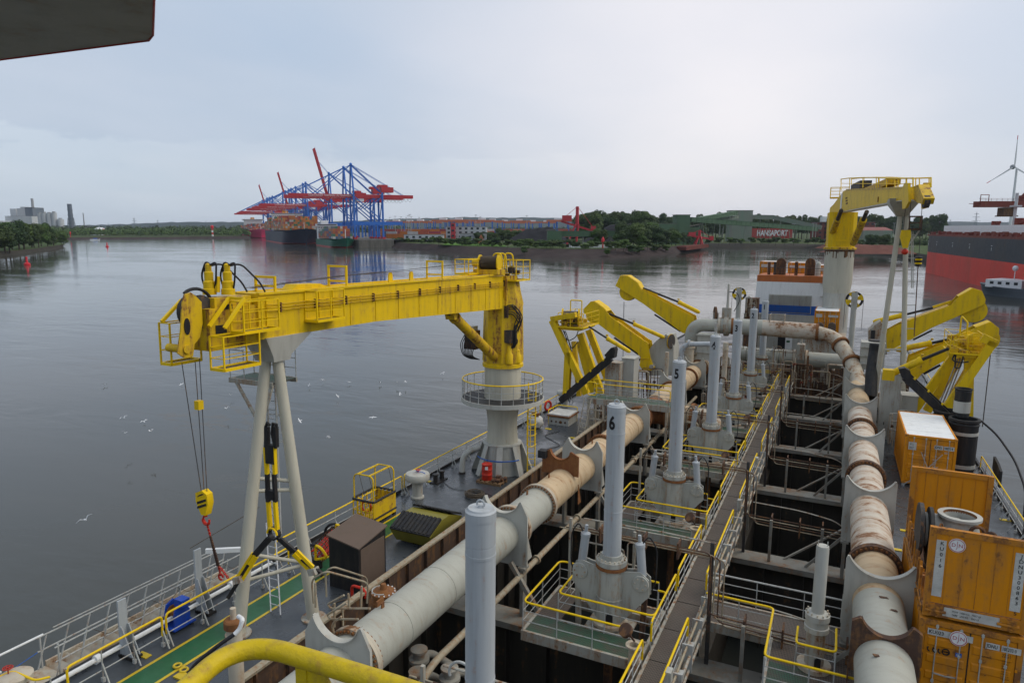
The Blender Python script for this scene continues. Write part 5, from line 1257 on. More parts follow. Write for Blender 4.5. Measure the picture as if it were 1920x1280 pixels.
# ---- working platforms round the cylinders
def platform(k, y):
 nm = {7: 'nearest unnumbered cylinder'}.get(k, 'cylinder ' + WORD[k])
 t = thing('platform', 'grated steel platform with green front strip round ' + nm, 'platform', (PX, y, 0), 'cylinder platforms')
 x0, x1, y0, y1 = -8.95, -4.85, y - 2.0, y + 1.5; ox, oy0, oy1 = 1.55, y - .75, y + .75
 m = MB(); z0, z1 = -.32, -.05
 for a in ((x0, x1, y0, y0 + .1), (x0, x1, y1 - .1, y1), (x0, x0 + .1, y0 + .1, y1 - .1), (x1 - .1, x1, y0 + .1, y1 - .1), (PX - ox, PX + ox, oy0 - .1, oy0), (PX - ox, PX + ox, oy1, oy1 + .1)): m.box(*a, z0, .03)
 m.build('frame', M['grey_rusty'], t)
 MB().box(x0 + .1, x1 - .1, y0 + .1, oy0 - .1, -.06, .0).build('grating', M['grate_green'], t)
 m = MB(); m.box(x0 + .1, PX - ox, oy0 - .1, y1 - .1, -.06, 0); m.box(PX + ox - .02, x1 - .1, oy0 - .1, y1 - .1, -.06, 0); m.box(PX - ox, PX + ox - .02, oy1 + .1, y1 - .1, -.06, 0); m.build('grating', M['grate_brown'], t)
 m = MB(); m.box(PX - .8, PX + .8, oy0, oy1, -.28, -.20); m.build('seat_plate', M['grey_rusty'], t)
 m = MB()
 for x in (x0 + .3, x1 - .4): m.beam((x, y0 + .2, -.3), (x + (.6 if x < PX else -.6), y + 1.0, -1.5), .14)
 m.build('strut', M['beam_grey'], t)
 railing('outer yellow railing of the platform round ' + nm, [(x1 - .25, y1 - .08, 0), (x0 + .05, y1 - .08, 0), (x0 + .05, y0 + .05, 0), (x1 - .35, y0 + .05, 0)], post=1.35, group='platform railings', rr=.25, ends=False, r=.026)
 railing('inner yellow guard rail round ' + nm, [(PX + 1.45, oy1 + .1, 0), (PX + 1.75, oy1 + .1, 0), (PX + 1.75, oy0 - .12, 0), (PX - 1.6, oy0 - .12, 0), (PX - 1.6, oy1 + .1, 0), (PX - 1.3, oy1 + .1, 0)], post=1.4, group='inner guard rails', rr=.22, ends=False, r=.026)
 tt = thing('tank_vent', 'standpipe with rusty lid at the platform of ' + nm, 'vent pipe', (x1 - .15, y0 - .25, 0), 'standpipes with lids')
 MB().lathe([(.16, -1.6), (.16, .75), (.26, .76), (.26, .82), (.15, .82), (.14, .6)], (x1 - .1, y0 - .35, 0), 18, caps=False).build('pipe', M['pipe_worn'], tt)
 m = MB(); m.lathe([(.22, -.06), (.22, .06), (.0, .07)], (x1 - .35, y0 - .45, 1.28), 18, (-.4, -.6, .7)); m.build('lid', M['rust_dark'], tt); m = MB(); m.beam((x1 - .35, y0 - .4, 1.25), (x1 - .1, y0 - .3, .9), .05); m.build('hinge', M['rust_dark'], tt)
 return t
for k in (7, 6, 5, 4, 3, 2, 1): platform(k, PY[k])
# ---- catwalk along the centre
cw = thing('catwalk', 'long brown grated catwalk running aft beside the numbered cylinders', 'catwalk', (-4.2, 8, 0))
CX0, CX1 = -4.68, -3.72
y = 8
while y < 72: MB().box(CX0 + .05, CX1 - .05, y, y + 1.96, -.06, .0).build('grating', M['grate_grey'], cw); y += 2
for x in (CX0, CX1): MB().box(x - .05, x + .05, 8, 72, -.24, .05).build('side_beam', M['grey_rusty'], cw)
m = MB(); y = 9
while y < 72: m.beam((CX0 + .1, y, -.2), (CX0 + .1, y + .3, -3), .12); m.beam((CX1 - .1, y, -.2), (CX1 - .1, y + .3, -3), .12); y += 5
m.build('support_leg', M['beam_grey'], cw)
segs = [(8.4, 12.2, 0), (14.0, 19.3, 0), (20.4, 24.0, 1), (24.4, 29.0, 0), (30.2, 33.6, 1), (34.2, 39.2, 0), (40.4, 43.4, 1), (44, 48.8, 0), (50, 53.2, 1), (53.8, 58.6, 0), (59.8, 63.0, 1), (63.8, 68.5, 0)]
for i, (a, c, _) in enumerate(segs):
 railing('yellow topped railing on the left edge of the catwalk, ' + ORD[i] + ' section from the near end', [(CX0 - .02, a, 0), (CX0 - .02, c, 0)], post=1.1, group='left railings of the catwalk', ends=True, r=.026)
for i, (a, c) in enumerate(((8.4, 15.5), (16.2, 21.2), (24.6, 31.4), (33.6, 41.0), (43.6, 50.4), (53.2, 60.0), (63, 68))):
 railing('yellow topped railing on the right edge of the catwalk, ' + ORD[i] + ' section from the near end', [(CX1 + .02, a, 0), (CX1 + .02, c, 0)], post=1.2, group='right railings of the catwalk', ends=True, r=.026)
t = thing('conduit_run', 'rusty beige conduits clamped along the right flank of the catwalk', 'conduit', (-3.4, 8, 0))
for i, (x, z, r) in enumerate(((-3.52, .62, .04), (-3.40, .38, .05), (-3.52, .14, .035), (-3.42, -.12, .045))):
 rq = random.Random(i); pts = [(x + rq.uniform(-.02, .02), 8 + j * 3, z + rq.uniform(-.03, .03)) for j in range(21)]; MB().path(pts, r, 6).build('conduit', M['rail_beige'] if i % 2 == 0 else M['grey_rusty'], t)
y = 9.0
while y < 66:
 m = MB(); m.box(-3.66, -3.34, y - .03, y + .03, -.2, .7); m.obox((-3.45, y + .35, .42), (.09, 0, 0), (0, .12, 0), (0, 0, .12)); m.build('clamp', M['rail_grey'], t); y += 1.6
# ---- bundles of hydraulic lines crossing over the catwalk
def bundle(k, y):
 nm = {7: 'the nearest unnumbered cylinder'}.get(k, 'cylinder ' + WORD[k])
 t = thing('hydraulic_lines', 'bundle of thin hydraulic pipes crossing the catwalk behind ' + nm, 'pipes', (-3.3, y, 2.5), 'hydraulic pipe bundles')
 for i in range(4):
  dy, dz, dx = (i - 1.5) * .11, (i % 2) * .1, i * .14; zt = 2.72 - i * .10; zb = .55 - i * .17
  pts = [(-8.0 - .3 * i, y + dy, zt + .02), (-3.15 + dx - .14, y + dy, zt), (-3.15 + dx - .14, y + dy, zb), (1.25, y + dy - .1, zb - .05)]
  MB().path(fillet(pts, .22, 4), .025, 7).build('line', M['rail_beige'] if i % 2 else M['rust_dark'], t)
 pts = [(-8.0, y + .3, 2.9), (-5, y + .3, 2.95), (-3.2, y + .28, 2.9)]; MB().path(pts, .032, 6).build('cable_tray', M['grey_rusty'], t)
 m = MB(); m.beam((-3.3, y + .12, -7.4), (-3.3, y + .12, 3.0), .13); m.build('post', M['dark_steel'], t)
 m = MB(); m.beam((-8.4, y, 0), (-8.4, y, 2.95), .1); m.beam((-6.0, y + .1, 0), (-6.0, y + .1, 2.85), .09); m.build('stanchion', M['grey_rusty'], t)
 for x in (-7.2, -5.6, -4.4): MB().box(x - .03, x + .03, y - .25, y + .25, 2.30, 2.88).build('clamp', M['rust_dark'], t)
 for x in (-2.1, -.9, .05, 1.0): MB().box(x - .03, x + .03, y - .28, y + .25, -.15, .66).build('clamp', M['rust_dark'], t)
 MB().path(fillet([(-3.0, y + .35, 1.0), (-1.0, y + .35, .95), (0.6, y + .3, .75), (1.3, y + .2, .2)], .5), .03, 6).build('top_line', M['grey_rusty'], t)
for k in PY: bundle(k, PY[k] + 1.15)
# ---- the small cylinder 8 and its walkway
t = thing('walkway', 'grated walkway from the catwalk to the right pipe with green corner', 'walkway', (-1, 23, 0))
m = MB(); m.box(-3.6, 1.2, 23.0, 23.1, -.3, .03); m.box(-3.6, 1.2, 24.6, 24.7, -.3, .03); m.box(-1.2, 1.3, 20.0, 20.1, -.3, .03); m.box(-1.3, -1.2, 20.0, 23, -.3, .03); m.build('frame', M['grey_rusty'], t)
MB().box(-3.6, 1.3, 23.1, 24.6, -.05, 0).build('grating', M['grate_grey'], t); MB().box(-1.2, .0, 20.1, 21.6, -.05, 0).build('grating', M['grate_green'], t)
m = MB(); m.box(.0, 1.3, 20.1, 21.6, -.05, 0); m.box(-1.2, 1.3, 21.6, 23.0, -.05, 0); m.build('grating', M['grate_brown'], t)
railing('yellow railing along the walkway and round the small cylinder', [(-3.45, 23.05, 0), (-1.25, 23.05, 0), (-1.25, 20.05, 0), (1.2, 20.05, 0)], post=1.2, rr=.2, ends=False, r=.027)
railing('plain grey railing on the far side of the walkway', [(-3.5, 24.65, 0), (1.2, 24.65, 0)], post=1.6, topm='rail_grey', ends=False)
railing('yellow guard loop round the small cylinder', [(.65, 22.6, 0), (.65, 21.2, 0), (-.45, 21.2, 0), (-.45, 22.2, 0)], post=1.2, rr=.15, ends=False, r=.026)
t = thing('small_cylinder', 'short slim pale grey cylinder standing beside the right pipe', 'hydraulic cylinder', (.08, 21.9, 0)); c = (.08, 21.9, 0)
MB().lathe([(.185, 1.7), (.185, 3.92), (.17, 4.0)], c, 28).build('tube', G_, t)
m = MB(); m.lathe([(.17, 3.97), (.001, 4.0)], c, 20)
for s in (-1, 1): m.cyl((c[0] + s * .13, c[1], 3.95), (c[0] + s * .13, c[1], 4.15), .015, n=5)
m.build('cap', G_, t)
MB().lathe([(.2, 1.85), (.36, 1.8), (.36, 1.62), (.33, 1.6), (.33, 1.42), (.36, 1.40), (.36, 1.25), (.28, 1.2)], c, 28).build('flange', G_, t)
MB().lathe([(.28, 0), (.28, 1.25)], c, 28).build('body', Gr, t); MB().lathe([(.29, .16), (.5, .14), (.5, 0), (.29, 0)], c, 24).build('base_flange', M['pipe_worn'], t)
m = MB()
for i in range(12): a = i * pi / 6; m.cyl((c[0] + .32 * math.cos(a), c[1] + .32 * math.sin(a), 1.8), (c[0] + .32 * math.cos(a), c[1] + .32 * math.sin(a), 1.88), .026, n=6)
m.build('bolt_ring', M['pipe_worn'], t, kind='stuff')
MB().prism([(-.09, 0), (-.09, .3), (0, .38), (.09, .3), (.09, 0)], (c[0] + .1, c[1] - .275, .12), (1, .2, 0), (0, 0, 1), (0, .05, 0)).build('door_slot', M['ink'], t)
# ================================================================ CRANES, GANTRIES AND DECK GEAR
def hit(px, py, o, u):
 """point seen at (px,py) on the upright plane through o along the level direction u"""
 d = SHIP_R.transposed() @ ray(px, py); n = V(u).cross(V((0, 0, 1))); e = V((0, 0, DECK)); return e + d * ((V(o) - e).dot(n) / d.dot(n))
def plate(name, mat, par, pix, th, **k):
 """steel plate outlined by bearings on one known plane, th metres thick"""
 P = [at(x, y, **k) for x, y in pix]
 if 'X' in k: poly = [(p.y, p.z) for p in P]; return MB().prism(poly, (k['X'], 0, 0), (0, 1, 0), (0, 0, 1), (th, 0, 0)).build(name, mat, par)
 poly = [(p.x, p.z) for p in P]; return MB().prism(poly, (0, k['Y'], 0), (1, 0, 0), (0, 0, 1), (0, th, 0)).build(name, mat, par)
def cage(t, x0, x1, y0, y1, z0, z1, mat='yellow_rail', mids=2, r=.022, floor='grate_grey', name='cage', open_=None):
 m = MB(); m.box(x0, x1, y0, y1, z0 - .05, z0)
 m.build('cage_floor', M[floor], t); m = MB()
 for (a, c) in (((x0, y0), (x1, y0)), ((x1, y0), (x1, y1)), ((x1, y1), (x0, y1)), ((x0, y1), (x0, y0))):
  m.beam((*a, z0), (*c, z0), .07, .09)
  for j in range(1, mids + 2): m.beam((*a, z0 + (z1 - z0) * j / (mids + 1)), (*c, z0 + (z1 - z0) * j / (mids + 1)), r * (1.6 if j == mids + 1 else 1))
  m.beam((*a, z0), (*a, z1), r * 2)
  L = (V((*a, 0)) - V((*c, 0))).length
  if L > 1.4: q = V((*a, 0)).lerp(V((*c, 0)), .5); m.beam((q.x, q.y, z0), (q.x, q.y, z1), r * 1.6)
 m.build(name, M[mat], t)
def ladder(label, p, q, w, wdir, mat='rail_grey', step=.3, hoops=None, hoopdir=(0, -1, 0), name='ladder', r=.022, cat='ladder', parent=None):
 t = parent or thing(name, label, cat, p); p, q, wd = V(p), V(q), V(wdir).normalized() * w / 2
 for s in (-1, 1): MB().beam(p + wd * s, q + wd * s, r * 2, r * 2.6).build('stile', M[mat], t)
 n = int((q - p).length / step)
 for i in range(1, n): MB().beam(p.lerp(q, i / n) - wd, p.lerp(q, i / n) + wd, r * 1.4).build('rung', M[mat], t)
 if hoops:
  hd = V(hoopdir).normalized(); m = MB(); up = (q - p).normalized(); zs = hoops
  for z in zs: m.path([p + up * z + (wd.normalized() * math.cos(a) * w * .62 + hd * (math.sin(a) * w * 1.25)) for a in [pi * i / 8 for i in range(9)]], r * .9, 5)
  for a in (pi * .2, pi * .5, pi * .8): o = wd.normalized() * math.cos(a) * w * .62 + hd * (math.sin(a) * w * 1.25); m.beam(p + up * zs[0] + o, p + up * zs[-1] + o, r * 1.4)
  m.build('safety_cage', M[mat], t)
 return t
def hoses(t, pts_list, r=.022, name='hose', mat='hose'):
 for pts in pts_list: MB().path(fillet(pts, .25, 4), r, 6).build(name, M[mat], t)
# ---- near crane pedestal
CX, CY = -16.95, 34.2
t = thing('crane_pedestal', 'round grey flared pedestal carrying the near yellow crane', 'crane pedestal', (CX, CY, 0)); c = (CX, CY, 0)
MB().lathe([(1.28, 0), (1.16, .6), (1.06, 1.45), (1.05, 1.62), (1.12, 1.64), (1.12, 1.72), (.92, 1.76)], c, 40).build('foot', M['grey'], t)
MB().lathe([(.92, 1.74), (.86, 2.3), (.85, 3.0), (.93, 3.6), (1.08, 4.0), (1.22, 4.3)], c, 48).build('flared_column', M['mast_beige'], t)
MB().lathe([(1.04, 4.3), (1.04, 6.12)], c, 48).build('upper_column', M['mast_beige'], t)
for a in range(8):
 a = a * pi / 4 + .35; u = V((math.cos(a), math.sin(a), 0))
 m = MB(); m.prism([(1.0, 0), (1.78, 0), (1.70, .18), (1.12, 1.62), (1.0, 1.62)], c, u, (0, 0, 1), u.cross(V((0, 0, 1))) * .05)
 q = V(c) + u * 1.45 + V((0, 0, .85)); m.obox(q, u.cross(V((0, 0, 1))) * .17, (V((-.43, 0, .9)).normalized()).x * u * .0 + V((u.x * -.36, u.y * -.36, .93)) * .86, u * .02 + V((0, 0, .01)))
 m.build('fin', M['grey'], t)
MB().lathe([(1.04, 4.24), (2.32, 4.30), (2.32, 4.34), (1.04, 4.34)], c, 48, caps=False).build('platform_grating', M['rubber'], t)
MB().lathe([(2.30, 4.12), (2.36, 4.12), (2.36, 4.36), (2.30, 4.36), (2.30, 4.12)], c, 48, caps=False).build('platform_rim', M['grey'], t)
n = 22; ring = [(CX + 2.3 * math.cos(2 * pi * i / n), CY + 2.3 * math.sin(2 * pi * i / n), 4.36) for i in range(n)]
railing('round yellow topped railing of the crane pedestal platform', ring, h=1.05, post=1.1, closed=True, mids=(.3, .62), rr=.02, r=.028)
p = V((CX + 1.5, CY + .9, 0)); ladder('yellow caged ladder up to the round pedestal platform', (CX + 1.95, CY - .25, 0), (CX + 1.95, CY - .25, 5.4), .42, (1, .4, 0), 'yellow_rail', .32, (1.9, 2.5, 3.1, 3.7), (0.3, -1, 0))
t = thing('goose_neck_vent', 'grey goose neck pipe bending to the deck beside the crane pedestal', 'vent'); MB().path(fillet([(CX - 1.75, CY - 1.6, 0), (CX - 1.75, CY - 1.5, 1.15), (CX - .95, CY - .9, 1.5)], .75, 8), .16, 14).build('pipe', M['grey'], t); MB().lathe([(.2, 0), (.2, .1)], (CX - 1.75, CY - 1.6, 0), 14).build('foot_ring', M['dark_steel'], t)
t = thing('oil_drum', 'bright red oil drum standing on a pallet before the crane pedestal', 'drum', (CX + .1, CY - 2.0, .14)); c = (CX + .15, CY - 2.15, .14)
MB().lathe([(.28, 0), (.29, .02), (.285, .28), (.30, .3), (.285, .32), (.285, .56), (.30, .58), (.285, .60), (.285, .86), (.30, .88), (.28, .875), (.27, .85), (.001, .85)], c, 28).build('barrel', M['red'], t)
m = MB(); m.lathe([(.03, .85), (.03, .875)], (c[0] + .15, c[1] - .05, .14), 8); m.build('bung', M['dark_steel'], t)
MB().add([(c[0] + .27 * math.sin(a), c[1] - .30 * math.cos(a), .14 + z) for z in (.62, .80) for a in (.1, .3, .5, .7)], [(0, 1, 5, 4), (1, 2, 6, 5), (2, 3, 7, 6)]).build('paper_label', M['white'], t)
t = thing('pallet', 'wooden pallet under the red drum', 'pallet', (c[0], c[1], 0))
for i in range(6): MB().box(c[0] - .45 + i * .26, c[0] - .27 + i * .26, c[1] - .42, c[1] + .42, .10, .135).build('board', M['wood'], t)
for y in (-.38, 0, .38): MB().box(c[0] - .45, c[0] + 1.03, c[1] + y - .05, c[1] + y + .05, 0, .10).build('bearer', M['wood'], t)
m = MB(); rr_ = random.Random(2)
for i in range(9): m.obox((c[0] + .5 + rr_.uniform(0, .5), c[1] + rr_.uniform(-.3, .3), .2 + rr_.uniform(0, .12)), (rr_.uniform(.05, .16), rr_.uniform(-.05, .05), 0), (0, .07, .03), (0, 0, .05))
solo(m, 'scrap_chain', M['rust_dark'], 'small heap of rusty shackles on the pallet beside the red drum', 'shackles', kind='stuff')
MB_ = MB(); MB_.path(arc((CX, CY, .95), 1.45, -2.4, -.4, 14, (1, 0, 0), (0, 1, 0)), .035, 6); solo(MB_, 'lashing_strap', M['stripe_blue'], 'dark blue strap round the foot of the crane pedestal', 'strap')
# ---- near crane
cr = thing('deck_crane', 'near yellow deck crane with its long jib lying on a grey mast', 'crane', (CX, CY, 6.1)); c = (CX, CY, 0)
MB().lathe([(1.04, 6.12), (1.16, 6.14), (1.16, 6.32), (1.10, 6.36), (1.10, 6.42), (.9, 6.44)], c, 44).build('slew_ring', Yl, cr)
m = MB()
for i in range(28): a = 2 * pi * i / 28; m.cyl((CX + 1.02 * math.cos(a), CY + 1.02 * math.sin(a), 6.42), (CX + 1.02 * math.cos(a), CY + 1.02 * math.sin(a), 6.52), .035, n=6)
m.build('bolt_ring', M['white'], cr, kind='stuff')
m = MB(); P = []
for z, w, d in ((6.42, 1.08, 1.08), (8.2, 1.05, 1.05), (9.9, 1.0, 1.0), (10.3, .90, .9), (11.0, .80, .8)):
 for i in range(8): a = pi / 8 + i * pi / 4; P.append((CX + w * 1.08 * math.cos(a), CY + d * 1.08 * math.sin(a), z))
m.add(P, [(8 * k + i, 8 * k + (i + 1) % 8, 8 * k + 8 + (i + 1) % 8, 8 * k + 8 + i) for k in range(4) for i in range(8)] + [tuple(range(32, 40))]); m.build('column', Ydt, cr)
m = MB(); m.prism([(-.9, 9.3), (-.9, 11.25), (.45, 11.25), (1.35, 9.6), (1.0, 8.9)], (CX, CY, 0), (0, 1, 0), (0, 0, 1), (1.24, 0, 0)); m.build('column_head', Ydt, cr)
BX = -17.0; bw = .48
zt = lambda y: 11.36 + (y - 14) * -.006; zb = lambda y: (9.88 if y < 22 else 9.88 - (y - 22) * .036)
m = MB(); ysj = [15.9, 18.4, 22, 33.4]; vs = []
for y in ysj: vs += [(BX - bw, y, zb(y)), (BX + bw, y, zb(y)), (BX + bw, y, zt(y)), (BX - bw, y, zt(y))]
m.add(vs, [(4 * k + i, 4 * k + (i + 1) % 4, 4 * k + 4 + (i + 1) % 4, 4 * k + 4 + i) for k in range(3) for i in range(4)] + [(3, 2, 1, 0), (12, 13, 14, 15)]); m.build('jib', Yl, cr)
m = MB()
for s in (-1, 1): m.box(BX + s * bw - .06, BX + s * bw + .06, 15.9, 33.4, 11.30, 11.375)
m.build('jib_flange', Yl, cr)
m = MB(); y = 17.2
for y in [20.4 + i * 1.55 for i in range(9)]: m.box(BX + bw, BX + bw + .025, y - .02, y + .02, zb(y) + .05, 10.85)
m.build('web_stiffener', Yl, cr, kind='stuff')
for k, dz in enumerate((0, .10, .20)): MB().path([(BX + bw + .07, 16.2, 10.98 - dz), (BX + bw + .07, 33.2, 10.9 - dz)], .018, 6).build('pipe', Ydt, cr)
for y in [16.8 + i * 1.65 for i in range(11)]: MB().box(BX + bw, BX + bw + .10, y - .02, y + .02, 10.70, 11.02).build('clamp', M['rust_dark'], cr)
hp = [(332, 662), (338, 620), (341, 568), (345, 552), (357, 548), (367, 556), (377, 566), (379, 606), (374, 632), (364, 645), (361, 668), (345, 671)]
for X in (-16.78, -17.4): plate('cheek_plate', Ydt, cr, hp, .05, X=X)
p = at(352, 612, X=-16.72); m = MB(); m.prism([(math.cos(a) * .10, math.sin(a) * .24) for a in [i * pi / 8 for i in range(16)]], (-16.74, p.y, p.z), (0, 1, 0), (0, 0, 1), (.02, 0, 0)); m.build('slot', M['ink'], cr)
p = at(352, 655, X=-16.7); MB().cyl((-16.7, p.y, p.z), (-17.5, p.y, p.z), .12).build('pin', Ydt, cr)
p = at(360, 562, X=-17.1); MB().lathe([(.42, -.2), (.50, -.2), (.42, -.06), (.42, .06), (.50, .2), (.42, .2)], (-17.09, p.y + .1, p.z - .35), 26, (1, 0, 0)).build('head_sheave', M['dark_steel'], cr)
MB().path(arc((-17.09, p.y + .1, p.z - .30), .62, .3, 2.2, 10, (0, 1, 0), (0, 0, 1)), .05, 6).build('rope_guard', M['black'], cr)
y0 = at(380, 600, X=-17).y; MB().box(BX - .42, BX + .40, y0 - .1, 16.0, 9.75, 11.0).build('knuckle', Ydt, cr)
MB().box(BX - .3, BX + .3, y0 + .2, 15.8, 11.0, 11.3).build('knuckle_cover', Ydt, cr)
m = MB(); m.box(BX + .40, BX + .42, y0 + .35, y0 + .75, 10.95, 11.1); m.box(BX + .40, BX + .42, y0 + .1, y0 + .5, 10.25, 10.5); m.build('grease_mark', M['ink'], cr)
for px in (393, 428):
 b0 = at(px, 549, X=BX + (.15 if px > 400 else -.25)); t2 = b0 + V((0, -.02, .80))
 q = MB().lathe([(.20, -.05), (.20, .12), (.17, .14), (.17, .34), (.13, .38), (.13, .62), (.09, .66), (.09, .86), (.04, .9)], b0, 18).build('jib_cylinder', Yl, cr)
 hoses(q, [[b0 + V((-.16, 0, .1)), b0 + V((-.34, 0, .5)), b0 + V((-.1, 0, .95)), b0 + V((.1, 0, .85))], [b0 + V((.1, 0, .85)), b0 + V((.35, 0, .95)), b0 + V((.30, 0, .4)), b0 + V((.1, .1, .05))], [b0 + V((0, 0, .8)), b0 + V((.25, .3, .9)), b0 + V((.5, .8, .3)), b0 + V((.6, .9, 0))], [b0 + V((-.1, 0, .7)), b0 + V((-.3, .1, .8)), b0 + V((-.25, .1, .1))]], .028)
MB().beam(at(408, 518, X=BX), at(408, 548, X=BX), .10).build('post', Yl, cr)
def hoop(px0, px1, py_t, py_b, X=BX + .3, w=.07, cross=True):
 a = at((px0 + px1) / 2, py_b, X=BX); z1 = at((px0 + px1) / 2, py_t, X=BX).z; m = MB(); z0 = 11.36
 for x in (BX - .42, BX + .42): m.beam((x, a.y, z0), (x, a.y, z1), w)
 m.beam((BX - .45, a.y, z1), (BX + .45, a.y, z1), w * 1.1); m.beam((BX - .42, a.y, z0 + .18), (BX + .42, a.y, z0 + .18), w)
 return m.build('rope_guide_frame', M['yellow_rail'], cr)
hoop(616, 650, 499, 531); hoop(796, 834, 490, 523); hoop(491, 505, 519, 547);
for px in (732, 771): p = at(px, 530, X=BX); m = MB(); m.prism([(-.13, 0), (-.13, .28), (-.07, .40), (.07, .40), (.13, .28), (.13, 0)], (BX, p.y, 11.34), (0, 1, 0), (0, 0, 1), (.06, 0, 0)); m.build('lug', Yl, cr)
plate('sheave_hood', Yl, cr, [(536, 545), (546, 533), (590, 531), (600, 535), (608, 545)], .5, X=BX)
m = MB()
for dx, z in ((-.15, .62), (.05, .5), (.15, .7)): m.path([(BX + dx, 16.0, 11.5), (BX + dx, 20.5, 11.72), (BX + dx * .5, 32.4, 11.36 + z)], .011, 4)
m.build('hoist_rope', M['dark_steel'], cr)
wy = 32.6; q = MB().lathe([(.44, -.56), (.44, -.50), (.26, -.49), (.26, .49), (.44, .50), (.44, .56)], (BX, wy, 11.95), 26, (1, .15, 0)).build('winch_drum', M['yellow'], cr)
m = MB(); prof = [(.25, -.48)];
for i in range(22): z = -.47 + i * .94 / 22; prof += [(.34, z + .012), (.37, z + .02), (.34, z + .03)]
prof.append((.25, .48)); m.lathe(prof, (BX, wy, 11.95), 26, (1, .15, 0)); m.build('rope_coil', M['rope'], q)
MB().box(BX - .7, BX + .7, wy - .5, wy + .5, 11.36, 11.62).build('winch_bed', Ydt, cr)
MB().lathe([(.24, 0), (.24, .35), (.18, .45)], (BX - .55, wy, 11.95), 16, (-1, -.15, 0)).build('winch_motor', Yl, cr)
cage(cr, BX - .1, BX + 1.15, wy + .9, wy + 2.7, 11.0, 12.1, name='service_cage')
cage(cr, BX - 1.2, BX - .4, wy - 1.6, wy + .4, 11.4, 12.15, name='service_cage', floor='yellow')
for dy in (.8, 1.3, 2.2): MB().path(fillet([(BX - .2, wy + dy, 11.4), (BX - .2, wy + dy, 12.45), (BX + .25, wy + dy + .1, 12.45), (BX + .35, wy + dy + .1, 11.4)], .22, 6), .045, 8).build('ladder_hoop', M['yellow_rail'], cr)
m = MB(); rr_ = random.Random(6)
for i in range(12): m.obox((BX + rr_.uniform(.2, .9), wy + rr_.uniform(1.0, 2.2), 11.2 + rr_.uniform(0, .5)), (.1, 0, 0), (0, .08, 0), (0, 0, .1))
m.build('valve_block', M['dark_steel'], cr, kind='stuff')
def pcage(pxs, X0c, X1c, mids=2, nm='service_cage', drop=None):
 (xa, ya), (xb, yb), yt = pxs; a, c_ = at(xa, ya, X=X1c), at(xb, yb, X=X1c); zt_ = at(xa, yt, X=X1c).z; z0 = (a.z + c_.z) / 2
 cage(cr, X0c, X1c, min(a.y, c_.y), max(a.y, c_.y), z0, zt_, mids=mids, name=nm); return a, c_, z0, zt_
pcage(((322, 680), (378, 677), 606), -17.95, -17.5, 2)
A_ = pcage(((421, 693), (488, 683), 632), -16.5, -15.95, 2)
pcage(((458, 626), (524, 614), 566), -16.5, -15.98, 2)
pcage(((595, 604), (646, 594), 546), -16.5, -15.98, 2)
m = MB()
for X, (x0_, y0_), (x1_, y1_) in ((-15.98, (421, 615), (458, 560)), (-16.5, (392, 612), (430, 558)), (-17.8, (303, 603), (341, 562))): m.beam(at(x0_, y0_, X=X), at(x1_, y1_, X=X), .09)
m.beam(at(458, 560, X=-15.98), at(430, 558, X=-16.5), .08); m.build('stair_rail', M['yellow_rail'], cr, kind='stuff')
a, c_ = at(838, 590, X=BX), at(915, 672, X=BX + .1); m = MB(); a = V((BX, 28.6, 9.55)); c_ = V((BX + .05, 33.2, 6.75)); d = (c_ - a).normalized()
m.cyl(a + d * .3, c_, .26, n=20); m.lathe([(.30, 0), (.30, .2)], a + d * .3, 20, d); m.build('luffing_cylinder', Ydt, cr); MB().cyl(a - d * .2, a + d * .4, .14, n=14).build('rod', M['dark_steel'], cr)
m = MB(); m.prism([(-.35, .4), (.35, .4), (.12, -.25), (-.12, -.25)], a, (0, 1, 0), (0, 0, 1), (.5, 0, 0)); m.build('bracket', Ydt, cr)
hb = (CX - 1.5, CY - .8); MB().box(hb[0] - .38, hb[0] + .3, hb[1] - .3, hb[1] + .3, 7.1, 8.15).build('control_box', M['rust_dark'], cr); MB().box(hb[0] - .45, hb[0] + .2, hb[1] - .35, hb[1] + .2, 8.15, 8.4).build('box_lid', M['grey'], cr)
H = []
for i in range(9):
 x, y = hb[0] - .3 + i * .07, hb[1] - .32; H.append([(x, y, 8.0 - .05 * i), (x - .25 + .05 * i, y - .2, 7.4), (x - .1, y - .15, 6.75), (x + .3, y + .1, 6.55)])
hoses(cr, H, .025)
H = []
for i in range(12):
 z0 = 9.6 - .12 * (i % 5); x = CX + .9 + (i % 3) * .06; y = CY - .5 + (i % 4) * .12; H.append([(CX + .5, CY - .85, z0), (x, y - .3, z0 + .12), (x + .28, y, z0 - .5), (x + .10 - .05 * (i % 4), y - .2, 8.6 - .25 * (i % 4)), (x + .12, y - .3, 7.5 + .1 * (i % 3)), (x - .05, y - .25, 7.3)])
hoses(cr, H, .024)
m = MB(); m.box(CX + .45, CX + .95, CY - .95, CY - .5, 7.6, 8.3); m.build('valve_block', M['dark_steel'], cr); m = MB(); m.lathe([(.22, 0), (.22, .5), (.14, .6), (.14, .9), (.08, 1.0)], (CX + .75, CY - .75, 6.44), 14); m.lathe([(.22, 0), (.22, .4), (.14, .5), (.14, .7), (.08, .75)], (CX + 1.0, CY - .2, 6.44), 14); m.build('slew_motor', Yl, cr)
m = MB(); m.box(CX - .2, CX + .75, CY - .9, CY - .86, 9.0, 9.6)
for i in range(9): m.beam((CX + .0 + i * .09, CY - .95, 8.95), (CX + .0 + i * .09, CY - .95, 9.65), .03)
m.build('manifold', M['dark_steel'], cr, kind='stuff')
